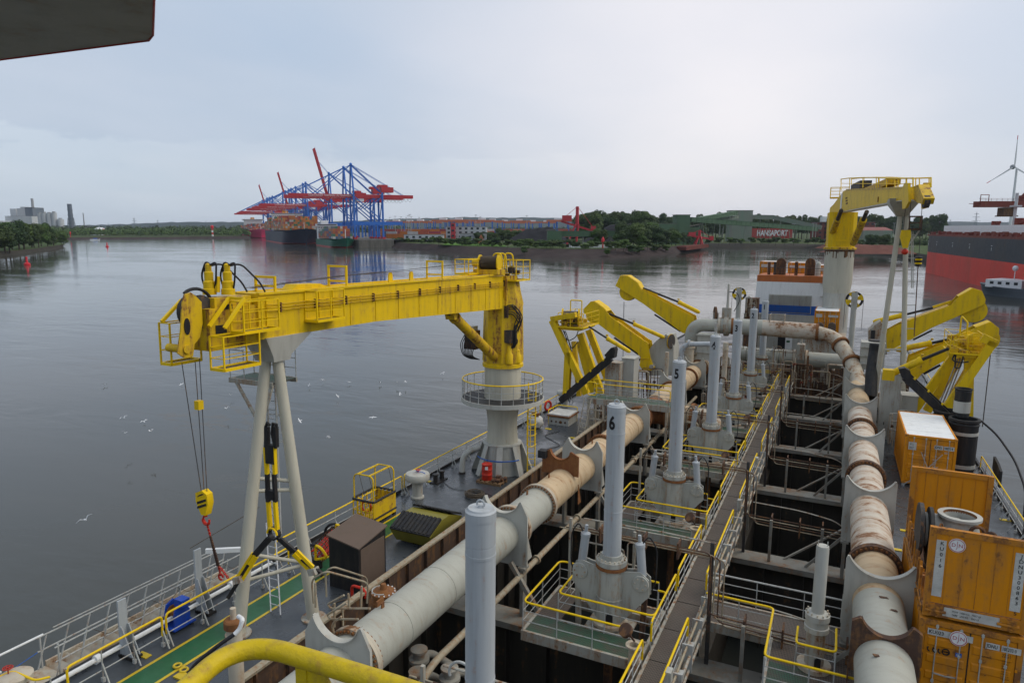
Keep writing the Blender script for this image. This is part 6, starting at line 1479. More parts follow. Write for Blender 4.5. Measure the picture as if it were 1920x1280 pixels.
# ---- mast that carries the jib
t = thing('jib_rest_mast', 'pale beige tubular mast with spread legs under the near jib', 'mast', (-17, 16, 0)); MBE = M['mast_beige']
T1, T2 = V((-17.14, 16.75, 9.15)), V((-16.85, 16.95, 9.15)); F1, F2, F3 = at(447, 1188, Z=0), at(588, 1158, Z=0), V((-18.9, 17.6, 0))
for a, c_ in ((F1, T1), (F2, T2)): MB().cyl(a, c_, .215, .18, 28).build('leg', MBE, t); MB().lathe([(.42, 0), (.42, .05)], a, 20).build('foot_plate', Gr, t)
def on(a, c_, z): return a.lerp(c_, (z - a.z) / (c_.z - a.z))
for z1, z2, dy in ((5.15, 4.9, .0), (4.72, 4.6, -.0), (2.65, 2.0, 0), (1.75, 1.95, 0)): MB().cyl(on(F1, T1, z1), on(F2, T2, z2), .065, n=12).build('brace', MBE, t)
m = MB(); P = []
for z, wx, wy_ in ((9.05, .42, .36), (9.25, .46, .42), (9.90, .56, 1.05)):
 for sx, sy in ((-1, -1), (1, -1), (1, 1), (-1, 1)): P.append((-17.0 + sx * wx, 16.9 + sy * wy_ + (.25 if z > 9.5 else 0), z))
m.add(P, [(4 * k + i, 4 * k + (i + 1) % 4, 4 * k + 4 + (i + 1) % 4, 4 * k + 4 + i) for k in range(2) for i in range(4)] + [(3, 2, 1, 0), (8, 9, 10, 11)]); m.build('saddle_head', G_, t)
p0 = at(448, 712, Y=17.6); p1 = at(528, 708, Y=17.6); z_ = (p0.z + p1.z) / 2
t2 = thing('mast_platform', 'small green grated platform hung on the jib rest mast', 'platform', (p0.x, 17.6, z_)); MB().box(p0.x, p1.x, 17.2, 18.3, z_ - .04, z_ + .02).build('grating', M['grate_green'], t2)
m = MB(); m.box(p0.x, p1.x, 17.14, 17.2, z_ - .14, z_ + .03); m.box(p0.x, p1.x, 18.3, 18.36, z_ - .14, z_ + .03); m.beam((p0.x + .1, 17.3, z_), on(F1, T1, z_ - 1.2), .09); m.beam((p1.x - .1, 17.3, z_), on(F1, T1, z_ - 1.6), .09); m.build('frame', Gr, t2)
railing('grey railing of the small mast platform', [(p0.x + .7, 17.2, z_), (p0.x + .03, 17.2, z_), (p0.x + .03, 18.3, z_), (p1.x, 18.3, z_)], topm='rail_grey', post=.9, ends=False, rr=.05)
lx = at(505, 700, Y=18.4).x; ladder('tall grey caged ladder up the jib rest mast', (lx, 18.45, 2.0), (lx, 18.45, 9.2), .42, (1, 0, 0), 'rail_grey', .33, (3.6, 4.6, 5.6, 6.9), (.9, .5, 0))
ladder('light aluminium ladder standing on the green walkway', at(517, 1150, Z=0), at(508, 1052, Z=0) + V((1.1, -1.0, 2.2)), .45, (1, 0, 0), 'aluminium', .32)
# ---- gripper tool standing at the mast
t = thing('spreader_tool', 'black and yellow folded spreader standing upright at the mast foot', 'lifting tool'); Yg = 15.35
def gp(x, y, Y=Yg): return at(x, y, Y=Y)
K_ = M['black']; YR = M['yellow_rail']
for xa in (501, 517):
 m = MB(); m.beam(gp(xa, 800), gp(xa + 1, 838), .11, .13); m.build('arm_head', K_, t)
m = MB(); m.path([gp(498, 840), gp(498, 800), gp(501, 792), gp(506, 797)], .05, 6); m.path([gp(516, 840), gp(510, 812), gp(512, 793), gp(518, 794), gp(517, 840)], .05, 6); m.build('claw', K_, t)
for xa, xb, ya, yb, mt in ((498, 501, 838, 888, YR), (514, 516, 838, 888, YR), (501, 503, 888, 940, K_), (514, 517, 888, 940, K_), (503, 507, 940, 992, YR), (516, 520, 940, 992, YR)): MB().beam(gp(xa, ya), gp(xb, yb), .10, .12).build('bar', mt, t)
for ya, yb in ((833, 868), (918, 935)): MB().obox((gp(508, (ya + yb) / 2)), (.17, 0, 0), (0, .08, 0), (0, 0, (gp(508, ya).z - gp(508, yb).z) / 2)).build('clamp', K_, t)
cc = gp(514, 999); MB().lathe([(.17, -.08), (.22, -.08), (.22, .08), (.17, .08), (.17, -.08)], cc, 24, (0, 1, 0), caps=False).build('hub_ring', K_, t); MB().path(arc(cc + V((0, -.09, 0)), .2, 0, pi, 10), .035, 6).build('hub_band', YR, t)
for sg, pts in ((-1, [(506, 1008), (478, 1040), (462, 1066), (449, 1085), (428, 1120)]), (1, [(523, 1008), (553, 1035), (570, 1052), (588, 1070), (606, 1078)])):
 Yq = [Yg, Yg - .1, Yg - .25, Yg - .35, Yg - .5] if sg < 0 else [Yg, Yg + .1, Yg + .2, Yg + .3, Yg + .4]; Q = [gp(*p_, Y=y_) for p_, y_ in zip(pts, Yq)]
 for off in (-.07, .07): MB().beam(Q[0] + V((off, 0, 0)), Q[1] + V((off, 0, 0)), .09, .1).build('leg', K_, t)
 w = (Q[3] - Q[1]); nrm = V((-w.z, 0, w.x)).normalized(); m = MB()
 for s in (-1, 1): m.beam(Q[1] + nrm * .10 * s, Q[3] + nrm * .10 * s, .09, .1)
 m.beam(Q[1], Q[1].lerp(Q[3], .35), .22, .1); m.build('leg_shell', YR, t)
 m = MB(); m.beam(Q[1], Q[4], .12, .12); m.build('leg_core', K_, t); MB().obox(Q[3], (.14, 0, .05), (0, .12, 0), (-.04, 0, .1)).build('bracket', M['grey_rusty'], t)
# ---- hook block of the near crane
t = thing('hook_block', 'yellow black striped hook block with red hook hanging from the near jib', 'hook'); hk = at(384, 941, Y=13.55);
m = MB(); pl = [(-.25, .28), (.02, .40), (.22, .30), (.25, .02), (.12, -.36), (-.06, -.36), (-.25, .02)]; m.prism(pl, hk, (1, 0, 0), (0, 0, 1), (0, .22, 0)); m.build('cheek', M['yellow'], t)
for o in (-.10, .04, .17):
 m = MB(); m.prism([(-.19, o - .1), (-.19, o - .02), (.18, o + .13), (.19, o + .06)] if o < .1 else [(-.17, o), (-.10, o + .07), (.05, o + .14), (.12, o + .13)], hk + V((0, -.115, 0)), (1, 0, 0), (0, 0, 1), (0, .012, 0)); m.build('stripe', M['ink'], t)
MB().path(arc(hk + V((.02, 0, -.55)), .13, 2.2, 6.6, 12), [.03] * 3 + [.05] * 7 + [.03] * 3, 8).build('hook', M['red'], t); MB().cyl(hk - V((0, 0, .3)), hk - V((-.02, 0, .45)), .045).build('swivel', M['red'], t)
for (x0_, y0_), dx in (((341, 680), -.12), ((366, 678), .0), ((374, 672), .12)): MB().path([at(x0_, y0_, X=-17.1), hk + V((dx, 0, .3))], .013, 5).build('rope', M['dark_steel'], t)
p = at(373, 759, Y=13.6); MB().obox(p, (.09, 0, 0), (0, .09, 0), (0, 0, .13)).build('limit_weight', M['yellow'], t)
t = thing('chain_sling', 'rusty chain sling with red ends hanging from the red hook', 'chain'); a = hk + V((.05, 0, -.68)); c_ = at(414, 1078, Y=13.7)
def chain(t, a, c_, n, r, mat, name='chain'):
 m = MB(); d = (c_ - a) / n; dn = d.normalized(); u = dn.orthogonal().normalized(); w = dn.cross(u)
 for i in range(n):
  uu = u if i % 2 else w; o = a + d * (i + .5); m.path([o + dn * math.cos(k * pi / 3) * d.length * .68 + uu * math.sin(k * pi / 3) * d.length * .36 for k in range(6)], r, 4, closed=True)
 m.build(name, M[mat], t, kind='stuff')
q1, q2 = a.lerp(c_, .22), a.lerp(c_, .82)
chain(t, a, q1, 7, .02, 'chain_red', 'top_chain');
for dx in (-.05, .0, .05): chain(t, q1 + V((dx * .4, 0, 0)), q2 + V((dx, 0, 0)), 24, .014, 'rust_dark')
chain(t, q2, c_, 6, .018, 'chain_red', 'end_chain'); chain(t, q2 + V((.05, 0, 0)), at(428, 1083, Y=13.7), 6, .018, 'chain_red', 'end_chain')
MB().path(arc(c_ - V((0, 0, .05)), .09, 0, 5.2, 10), .03, 6).build('end_hook', M['chain_red'], t)
# ---- accommodation ladder stowed outboard
t = thing('gangway', 'beige aluminium gangway stowed outboard along the ship side', 'gangway'); XI, XO = -20.35, -21.25
s0, s1 = at(120, 1262, X=XI), at(452, 1082, X=XI); dd = (s1 - s0); bz = lambda f: s0 + dd * f
for X in (XI, XO): MB().beam((X, s0.y, s0.z), (X, s1.y, s1.z), .07, .30).build('stringer', M['pipe_worn'], t)
MB().obox(((XI + XO) / 2, (s0.y + s1.y) / 2, (s0.z + s1.z) / 2 - .22), ((XI - XO) / 2, 0, 0), dd / 2, (0, 0, .02)).build('soffit', M['dark_steel'], t)
n = 20
for i in range(n):
 p = bz((i + .5) / n); m = MB(); m.obox((XI / 2 + XO / 2, p.y, p.z), ((XI - XO) / 2 - .03, 0, 0), (0, .12, .10), (0, -.010, .012)); m.build('tread', M['pipe_worn'], t)
p = s0; MB().box(XO - .05, XI + .05, p.y - 1.7, p.y, p.z - .12, p.z - .02).build('platform', M['pipe_worn'], t); MB().box(XO + .1, XI + .6, p.y - 1.2, p.y - .6, p.z - .10, p.z + .10).build('platform_step', M['pipe_worn'], t)
for X, h in ((XO, 1.0), (XI, .95), (XO, .55), (XI, .5)):
 MB().path([(X, s0.y - .2, s0.z + h), (X, s1.y, s1.z + h)], .026, 7).build('handrail', M['rail_grey'], t)
MB().path([(XO, s0.y + .3, s0.z + 1.1), (XO, s0.y + 6.0, bz(.72).z + 1.12)], .02, 6).build('handrail', M['rail_grey'], t)
for i in range(11):
 p = bz(i / 10)
 for X in (XO, XI): MB().beam((X, p.y - .22, p.z), (X, p.y + .1, p.z + 1.0), .035).build('stanchion', M['rail_grey'], t)
y_ = s0.y - 1.65; z_ = s0.z - .02
for x_ in (XO, XI):
 for yy in (y_, s0.y - .1): MB().cyl((x_, yy, z_), (x_, yy, z_ + 1.05), .028, n=8).build('stanchion', M['rail_grey'], t)
m = MB(); m.path([(XO, s0.y, z_ + 1.05), (XO, y_, z_ + 1.05), (XI, y_, z_ + 1.05)], .035, 8); m.build('platform_rail', M['white'], t)
m = MB();
for k in range(4): m.path([(XO, y_, z_ + .2 + k * .2), (XI, y_ + .0, z_ + .35 + k * .15)], .013, 5)
m.path([(XO, y_, z_ + .3), (XO, s0.y, z_ + .6)], .012, 5); m.build('blue_rope', M['stripe_blue'], t)
hoses(t, [[(XI, s0.y + 1 + k, bz(.1 + .11 * k).z + .9), (XI, s0.y + 1.5 + k, bz(.15 + .11 * k).z + .45), (XI, s0.y + 2.2 + k, bz(.22 + .11 * k).z + .85)] for k in range(6)], .009, 'cord', 'rope')
def bracket(px, py, h, lab):
 p = at(px, py, Z=0); t = thing('davit_post', lab, 'davit', p)
 MB().box(p.x - .16, p.x - .10, p.y - .14, p.y + .14, .1, h).build('post_plate', M['grey_cool'], t)
 m = MB(); m.prism([(-.1, .1), (.42, .1), (-.02, h * .55), (-.1, h * .55)], (p.x, p.y - .12, 0), (1, 0, 0), (0, 0, 1), (0, .03, 0)); m.prism([(-.1, .1), (.42, .1), (-.02, h * .55), (-.1, h * .55)], (p.x, p.y + .12, 0), (1, 0, 0), (0, 0, 1), (0, .03, 0)); m.build('gusset', M['grey_cool'], t)
 MB().box(p.x - .2, p.x + .46, p.y - .18, p.y + .18, 0, .1).build('foot', M['black'], t); return p, t
bracket(240, 1228, 1.85, 'upright grey steel davit post inboard of the gangway, nearer one'); p, t = bracket(381, 1146, 2.3, 'upright grey davit post with white beam, farther one')
MB().beam(p + V((-.2, .4, 2.05)), p + V((.9, 1.4, 1.95)), .13, .16).build('davit_beam', M['white'], t)
m = MB(); m.path([p + V((-.6, .1, 2.2)), p + V((.6, 2.2, 3.2))], .014, 5); m.build('rope', M['rope'], t)
t = thing('gangway_winch', 'bright blue winch on the deck beside the gangway', 'winch'); p = at(333, 1172, Z=0); BL = M['blue']
for s in (-1, 1): m = MB(); m.prism([(-.30, .12), (.32, .12), (.32, .55), (.05, .92), (-.22, .80), (-.30, .5)], p + V((s * .22, 0, 0)), (0, 1, 0), (0, 0, 1), (.05, 0, 0)); m.build('side_frame', BL, t)
MB().lathe([(.24, -.2), (.24, -.17), (.14, -.16), (.14, .16), (.24, .17), (.24, .2)], p + V((0, -.02, .48)), 20, (1, 0, 0)).build('drum', M['rust'], t); MB().box(p.x + .02, p.x + .4, p.y - .1, p.y + .22, .78, 1.02).build('motor', BL, t)
MB().box(p.x - .4, p.x + .4, p.y - .42, p.y + .42, .08, .13).build('bed_plate', BL, t)
for sx in (-1, 1):
 for sy in (-1, 1): MB().box(p.x + sx * .3 - .05, p.x + sx * .3 + .05, p.y + sy * .3 - .05, p.y + sy * .3 + .05, 0, .08).build('foot', M['black'], t)
t = thing('hatch_lid', 'small rust marked beige lid with a red hand wheel at the bottom left corner', 'hatch'); p = at(30, 1272, Z=.9)
MB().lathe([(.42, 0), (.42, .12), (.36, .16), (.001, .18)], p, 28).build('lid', M['pipe_worn'], t); m = MB(); w = p + V((-.15, -.1, .35)); m.path(arc(w, .12, 0, 2 * pi * .97, 14, (1, 0, 0), (0, 1, 0)), .016, 6, closed=True)
for a in range(3): m.beam(w - V((math.cos(a) * .12, math.sin(a) * .12, 0)), w + V((math.cos(a) * .12, math.sin(a) * .12, 0)), .018)
m.cyl(w - V((0, 0, .2)), w, .018, n=6); m.build('hand_wheel', M['chain_red'], t); MB().cyl(p - V((0, 0, .9)), p, .3).build('trunk', Gr, t)
# ---- rusty standpipe with hose
p = at(437, 1138, Y=11.6); t = thing('standpipe', 'rust streaked standpipe with taped black hose near the bottom left', 'standpipe', (p.x, 11.6, 0))
MB().lathe([(.19, -1.2), (.19, p.z - .55)], (p.x, 11.6, 0), 22).build('pipe', M['pipe_worn'], t); MB().lathe([(.20, p.z - .55), (.25, p.z - .53), (.25, p.z - .35), (.21, p.z - .31), (.08, p.z - .30)], (p.x, 11.6, 0), 22).build('collar', M['rust'], t)
MB().lathe([(.075, p.z - .32), (.075, p.z - .02)], (p.x - .01, 11.6, 0), 14).build('spigot', M['pipe_worn'], t)
a = at(447, 1155, Y=11.5); q = [a, at(455, 1160, Y=11.35), at(450, 1178, Y=11.3), at(440, 1188, Y=11.2)]; MB().path(fillet(q, .08, 3), .055, 10).build('taped_end', M['white'], t)
q = [at(440, 1188, Y=11.2), at(415, 1205, Y=11.0), at(385, 1228, Y=10.8), at(365, 1245, Y=10.7), at(350, 1268, Y=10.7), at(346, 1300, Y=10.7)]; MB().path(fillet(q, .3, 5), .05, 10).build('hose', M['hose'], t)
# ---- boxes, skip, basket on the port deck
c0, c1 = at(620, 1103, Z=0), at(718, 1133, Z=0)
t = thing('deck_locker', 'black deck locker with brown slanting lid', 'locker'); x0_, x1_ = -16.75, -15.35; y0_, y1_ = 19.1, 20.75
m = MB(); m.add([(x0_, y0_, 0), (x1_, y0_, 0), (x1_, y1_, 0), (x0_, y1_, 0), (x0_, y0_, 2.0), (x1_, y0_, 1.75), (x1_, y1_, 2.0), (x0_, y1_, 2.2)], [(3, 2, 1, 0), (4, 5, 6, 7), (0, 1, 5, 4), (1, 2, 6, 5), (2, 3, 7, 6), (3, 0, 4, 7)]); m.build('body', M['black'], t)
m = MB(); e = .06; m.add([(x0_ - e, y0_ - e, 2.02), (x1_ + e, y0_ - e, 1.77), (x1_ + e, y1_ + e, 2.02), (x0_ - e, y1_ + e, 2.22), (x0_ - e, y0_ - e, 2.07), (x1_ + e, y0_ - e, 1.82), (x1_ + e, y1_ + e, 2.07), (x0_ - e, y1_ + e, 2.27)], [(3, 2, 1, 0), (4, 5, 6, 7), (0, 1, 5, 4), (1, 2, 6, 5), (2, 3, 7, 6), (3, 0, 4, 7)]); m.build('lid', M['brown_top'], t)
MB().box(x1_, x1_ + .02, y0_ + .1, y1_ - .1, .1, 1.7).build('side_panel', M['brown_top'], t)
t = thing('waste_skip', 'olive yellow waste skip with ribbed black lids', 'skip'); sx0, sx1, sy0, sy1 = -17.0, -14.9, 23.3, 26.0; GD = M['green_dumpster']
m = MB(); m.add([(sx0 + .2, sy0 + .2, .1), (sx1 - .2, sy0 + .2, .1), (sx1 - .2, sy1 - .2, .1), (sx0 + .2, sy1 - .2, .1), (sx0, sy0, .62), (sx1, sy0, .62), (sx1, sy1, .62), (sx0, sy1, .62), (sx0 + .05, 24.3, 1.02), (sx1 - .05, 24.3, 1.02), (sx1 - .05, 25.0, 1.02), (sx0 + .05, 25.0, 1.02)],
 [(3, 2, 1, 0), (0, 1, 5, 4), (1, 2, 6, 5), (2, 3, 7, 6), (3, 0, 4, 7), (8, 9, 10, 11), (4, 5, 9, 8), (6, 7, 11, 10), (5, 6, 10, 9), (7, 4, 8, 11)]); m.build('body', GD, t)
for (ya, za, yb, zb_), nm in (((sy0 - .05, .67, 24.25, 1.09), 'lid'), ((sy1 + .05, .67, 25.05, 1.09), 'lid')):
 m = MB(); m.obox(((sx0 + sx1) / 2, (ya + yb) / 2, (za + zb_) / 2), ((sx1 - sx0) / 2 - .03, 0, 0), (0, (yb - ya) / 2, (zb_ - za) / 2), (0, -.02, .03)); l = m.build(nm, M['rubber'], t)
 for i in range(10):
  x_ = sx0 + .12 + i * (sx1 - sx0 - .24) / 9; m = MB(); m.obox((x_, (ya + yb) / 2, (za + zb_) / 2 + .05), (.06, 0, 0), (0, (yb - ya) / 2 * .96, (zb_ - za) / 2 * .96), (0, -.01, .025)); m.build('rib', M['rubber'], l)
t = thing('personnel_basket', 'yellow personnel basket with rounded tubular frame', 'basket'); p = at(692, 978, Z=0); bx0, bx1, by0, by1 = p.x - .66, p.x + .50, p.y - .3, p.y + 1.4
MB().box(bx0, bx1, by0, by1, .12, .18).build('floor', M['yellow_dirty'], t)
m = MB()
for (a, c_) in (((bx0, by0), (bx1, by0)), ((bx1, by0), (bx1, by1)), ((bx1, by1), (bx0, by1)), ((bx0, by1), (bx0, by0))):
 a3, c3 = V((*a, 0)), V((*c_, 0)); nn_ = 5
 for i in range(nn_): q = a3.lerp(c3, i / nn_); m.beam(q + V((0, 0, .15)), q + V((0, 0, 1.15)), .045)
 m.beam(a3 + V((0, 0, .62)), c3 + V((0, 0, .62)), .035); m.beam(a3 + V((0, 0, .2)), c3 + V((0, 0, .2)), .10, .14)
m.build('side_frame', M['yellow'], t)
m = MB(); m.box(bx1 + .01, bx1 + .03, by0, by1, .25, 1.05); m.box(bx0, bx1, by1 + .01, by1 + .03, .25, 1.05); m.build('side_panel', M['yellow_dirty'], t)
for z, r_ in ((1.14, .055), (.42, .045)): MB().path(fillet([(bx0 - .03, by0 - .03, z), (bx1 + .03, by0 - .03, z), (bx1 + .03, by1 + .03, z), (bx0 - .03, by1 + .03, z)], .12, 3, True) if z > 1 else [(bx1 + .05, by0, z - .1), (bx1 + .05, by1, z - .1)], r_, 8, closed=z > 1).build('fender', M['rubber'], t)
for y_ in (by0 + .05, by1 - .05): MB().path(fillet([(bx0 + .03, y_, 1.1), (bx0 + .03, y_, 2.35), (bx1 - .03, y_, 2.35), (bx1 - .03, y_, 1.1)], .28, 6), .035, 8).build('hoop', M['yellow'], t)
m = MB();
for x_ in (bx0 + .25, bx1 - .25): m.beam((x_, by0 + .05, 2.35), (x_, by1 - .05, 2.35), .06)
m.build('roof_bar', M['yellow'], t); m = MB()
for x_, y_ in ((bx0 + .3, by0 + .1), (bx1 - .3, by0 + .1), (bx1 - .3, by1 - .1)): m.path([(x_, y_, 2.35), (x_ + .05, y_ + .3, 1.2)], .012, 5)
m.build('cord', M['rope'], t)
for x_, y_ in ((bx0 + .05, by0 + .05), (bx1 - .05, by0 + .05), (bx0 + .05, by1 - .05), (bx1 - .05, by1 - .05)): MB().box(x_ - .07, x_ + .07, y_ - .07, y_ + .07, 0, .12).build('foot', M['black'], t)
t = thing('life_buoy', 'orange life buoy hanging inside the yellow basket', 'life buoy'); MB().path(arc((bx0 + .55, by0 + .25, .75), .26, 0, 2 * pi * 15 / 16, 15), .055, 8, closed=True).build('ring', M['red'], t)
def mushroom(px, py, lab, s=1.0, valve=True):
 t = thing('mushroom_vent', lab, 'vent'); p = at(px, py, Z=0)
 MB().lathe([(.34, 0), (.34, .08), (.27, .10), (.27, .95), (.45, .97)], p, 28).build('trunk', G_, t); MB().lathe([(.45, .92), (.60, .95), (.63, 1.0), (.63, 1.22), (.58, 1.30), (.001, 1.36)], p, 36).build('head', M['white'] if 0 else G_, t)
 if valve:
  w = p + V((.05, 0, 1.48)); m = MB(); m.path(arc(w, .11, 0, 2 * pi * 11 / 12, 11, (1, 0, 0), (0, 1, 0)), .022, 6, closed=True); m.cyl(w - V((0, 0, .16)), w, .03, n=6); m.build('hand_wheel', M['red'], t)
  MB().path(fillet([w + V((-.2, .1, -.1)), w + V((0, -.1, -.05)), w + V((.3, .0, -.08)), w + V((.4, .1, -.2))], .1), .02, 5).build('blue_cord', M['stripe_blue'], t)
mushroom(783, 932, 'grey mushroom vent with red wheel beside the side railing'); mushroom(1058, 762, 'pale mushroom vent behind the hatch with rails', valve=False)
t = thing('hose_reel', 'red hydraulic reel between black and yellow quadrant end plates', 'reel'); e0, e1 = at(583, 1045, Z=.0), at(628, 1005, Z=.0); e0 = at(592, 1062, Z=0); e1 = at(630, 1020, Z=0)
for e, nm in ((e0, 0), (e1, 1)):
 m = MB(); pts = [(0, .3)] + [(math.cos(a) * .62, .3 + math.sin(a) * .62) for a in [pi * .12 + i * pi * .36 / 6 for i in range(7)]];
 m.path(fillet([e + V((x_, 0, z_)) for x_, z_ in pts], .06, 3, True), .055, 6, closed=True); m.build('quadrant', YR, t)
 m = MB(); m.path(arc(e + V((0, 0, .3)), .62, pi * .5, pi * 1.4, 10), .06, 6); m.box(e.x - .3, e.x + .3, e.y - .06, e.y + .06, 0, .3); m.build('end_plate', M['black'], t)
m = MB(); rr_ = random.Random(12)
for i in range(16): a = rr_.uniform(0, 6.28); r_ = rr_.uniform(.12, .46); o = V((math.cos(a) * r_, 0, .45 + math.sin(a) * r_ * .8)); m.path([e0 + o, e0.lerp(e1, .5) + o + V((rr_.uniform(-.06, .06), 0, rr_.uniform(-.06, .06))), e1 + o], .022, 5)
m.build('tube_bank', M['chain_red'], t, kind='stuff'); m = MB()
for i in range(9): q = e0.lerp(e1, i / 8); m.path(arc(q + V((0, 0, .45)), .38, 0, 2 * pi * 11 / 12, 11), .02, 5, closed=True)
m.build('frame_ring', M['rust_dark'], t, kind='stuff')
def coil(px, py, lab, r=.55, n=14, mat='rope', h=.03, z0=0):
 m = MB(); p = at(px, py, Z=z0); rr_ = random.Random(px); pts = []
 for i in range(n * 14):
  a = i * 2 * pi / 14; k = i / (n * 14); pts.append(p + V((math.cos(a) * (r * (1 - .35 * abs(math.sin(k * 9)))), math.sin(a) * (r * (1 - .35 * abs(math.sin(k * 9)))), .03 + h * i / 14 * .55)))
 return solo(MB().path(pts, .016, 5), 'wire_coil', M[mat], lab, 'wire coil')
coil(890, 930, 'dark coil of wire rope lying on deck before the pedestal')
t = thing('tank_hatch', 'white topped square hatch on a bolted box coaming', 'hatch'); p = at(1047, 800, Z=0); hx0, hx1, hy0, hy1 = p.x - .95, p.x + .6, p.y + .4, p.y + 2.2
MB().box(hx0, hx1, hy0, hy1, 0, .55).build('coaming', G_, t); MB().box(hx0 - .1, hx1 + .1, hy0 - .1, hy1 + .1, .62, .72).build('rust_edge', M['rust_orange'], t); MB().box(hx0 - .05, hx1 + .05, hy0 - .05, hy1 + .05, .72, .80).build('lid', M['canvas'], t)
for i in range(4): MB().cyl((hx0 + .25 + i * .35, hy0 - .03, .25), (hx0 + .25 + i * .35, hy0 + .02, .25), .07 if i != 2 else .11).build('port', M['rust_dark'], t)
railing('yellow railing round the white topped hatch', [(hx0, hy0, 0), (hx0, hy1, 0), (hx1, hy1, 0)], post=1.1, topm='yellow_rail', postm='yellow_rail', rr=.08)
t = thing('big_bag', 'crumpled white bulk bag standing by the side railing', 'bag'); p = at(1000, 805, Z=0); m = MB(); rr_ = random.Random(1); m.ball(p + V((0, .5, .42)), .5, 18, 12, (1, 1, .95))
for v in m.v: v += V((rr_.uniform(-.05, .05), rr_.uniform(-.05, .05), rr_.uniform(-.03, .05))); v.z = max(v.z, .01)
m.build('sack', M['canvas'], t); m = MB()
for i in range(5): m.obox(p + V((rr_.uniform(-.2, .3), .4, 1.0 + rr_.uniform(-.1, .15))), (.16, .02, .05), (0, .12, 0), (0, 0, .05))
m.build('scrap', M['rust_orange'], t, kind='stuff')
t = thing('life_buoy', 'orange life buoy on the far side railing', 'life buoy'); p = V((-19.6, 47.4, .7)); MB().path(arc(p, .34, 0, 2 * pi * 15 / 16, 15, (.3, 1, 0)), .09, 8, closed=True).build('ring', M['red'], t)
t = thing('hydrant', 'red hydrant pipe beside the black locker', 'hydrant'); p = at(660, 1112, Z=.9); MB().path(fillet([p + V((0, 0, -.9)), p + V((0, 0, .3)), p + V((.5, 0, .3)), p + V((.6, 0, .1))], .12), .05, 8).build('pipe', M['red'], t); MB().lathe([(.09, 0), (.09, .12)], p + V((.58, 0, 0)), 10).build('nozzle', M['red'], t)
solo(MB().box(-14.8, -14.4, 43.2, 43.7, 0, .45), 'red_box', M['chain_red'], 'small red box on deck beside the end of the brown coaming', 'box')
t = thing('flanged_valve', 'rusty flanged valve head on a black stub beside the big left pipe', 'valve'); p = at(720, 1110, Z=.6); p.y -= 1.0; p = at(719, 1100, Y=16.6)
c = (p.x, 16.6, p.z - .55); MB().lathe([(.27, -1.6), (.27, 0)], c, 24).build('stub', M['rubber'], t); MB().lathe([(.30, 0), (.40, .02), (.40, .12), (.33, .14), (.33, .30), (.40, .32), (.40, .40), (.2, .44), (.12, .5), (.08, .66)], c, 26).build('valve_head', M['rust'], t)
m = MB()
for i in range(14): a = i * 2 * pi / 14; m.cyl((c[0] + .36 * math.cos(a), c[1] + .36 * math.sin(a), c[2] + .38), (c[0] + .36 * math.cos(a), c[1] + .36 * math.sin(a), c[2] + .44), .025, n=5)
m.build('bolt_ring', M['white'], t, kind='stuff'); MB().path(arc((c[0], c[1] - .1, c[2] + .5), .3, 2.4, 5.6, 8, (1, 0, 0), (0, 1, 0)), .02, 5).build('bar', M['rail_grey'], t)
def tangle(lab, pxs, Y, r=.03, mat='rail_beige', name='guard_rail', rr=.2):
 return solo(MB().path(fillet([at(x_, y_, Y=Y if not isinstance(Y, list) else Y[i]) for i, (x_, y_) in enumerate(pxs)], rr, 5), r, 8), name, M[mat], lab, 'railing')
tangle('worn brownish rail loop between locker and big pipe, upper', [(588, 1130), (584, 1086), (612, 1070), (690, 1092), (688, 1130)], [14.6, 14.6, 14.6, 16.0, 16.0])
tangle('worn brownish rail loop between locker and big pipe, second', [(612, 1118), (610, 1070), (625, 1062), (688, 1082), (690, 1110)], [15.6, 15.6, 15.6, 17.2, 17.2])
tangle('beige bent rail beside the nearest pipe cradle, upper', [(645, 1115), (614, 1132), (620, 1140), (694, 1140)], 14.0)
tangle('beige bent rail beside the nearest pipe cradle, lower', [(650, 1130), (613, 1152), (620, 1160), (672, 1160)], 13.8)
tangle('short beige loop close to the pipe flange', [(626, 1186), (622, 1170), (640, 1155)], 13.6)
m = MB();
for a, c_ in (((627, 1130), (627, 1175)), ((642, 1140), (643, 1172)), ((591, 1092), (592, 1138)), ((678, 1098), (677, 1140)), ((653, 1112), (655, 1138))): m.beam(at(*a, Y=14.1), at(*c_, Y=14.1), .045)
solo(m, 'rail_posts', M['rail_beige'], 'rusty posts of the bent rails beside the nearest cradle', 'railing', kind='stuff')
p = at(600, 1140, Z=-.1); t = thing('side_platform', 'dirty olive grated platform with coiled hose between coaming and pipe', 'platform'); MB().box(-13.95, -12.3, 14.6, 18.4, -.08, .0).build('grating', M['grate_green'], t); MB().box(-13.95, -12.3, 14.5, 14.6, -.2, .02).build('edge', M['yellow_dirty'], t)
p = V((-13.1, 15.6, .03)); m = MB(); m.path([p + V((math.cos(i * .45) * (.3 + .35 * i / 80), math.sin(i * .45) * (.3 + .35 * i / 80), .03 + (i % 3) * .01)) for i in range(80)], .028, 6); solo(m, 'hose_coil', M['hose'], 'flat coil of black hose on the olive platform', 'hose')
for i, (z, dy) in enumerate(((-.8, 0), (-1.05, .3), (-.6, .7), (-1.3, 1.1))):
 tangle('grimy horizontal pipe in the well at the bottom of the picture', [(0, 0)], 12) if 0 else solo(MB().path(fillet([(-12.5, 13.0 + dy, z), (-9.0, 13.0 + dy, z), (-5.2, 13.6 + dy, z - .1)], .3), .045, 8), 'bilge_pipe', M['grey_rusty' if i % 2 else 'rail_beige'], ('upper', 'second', 'third', 'lowest')[i] + ' grimy pipe crossing the well at the bottom of the picture', 'pipe')
t = thing('jet_valve', 'grimy grey valves and elbows in the well beside the nearest big flange', 'valve')
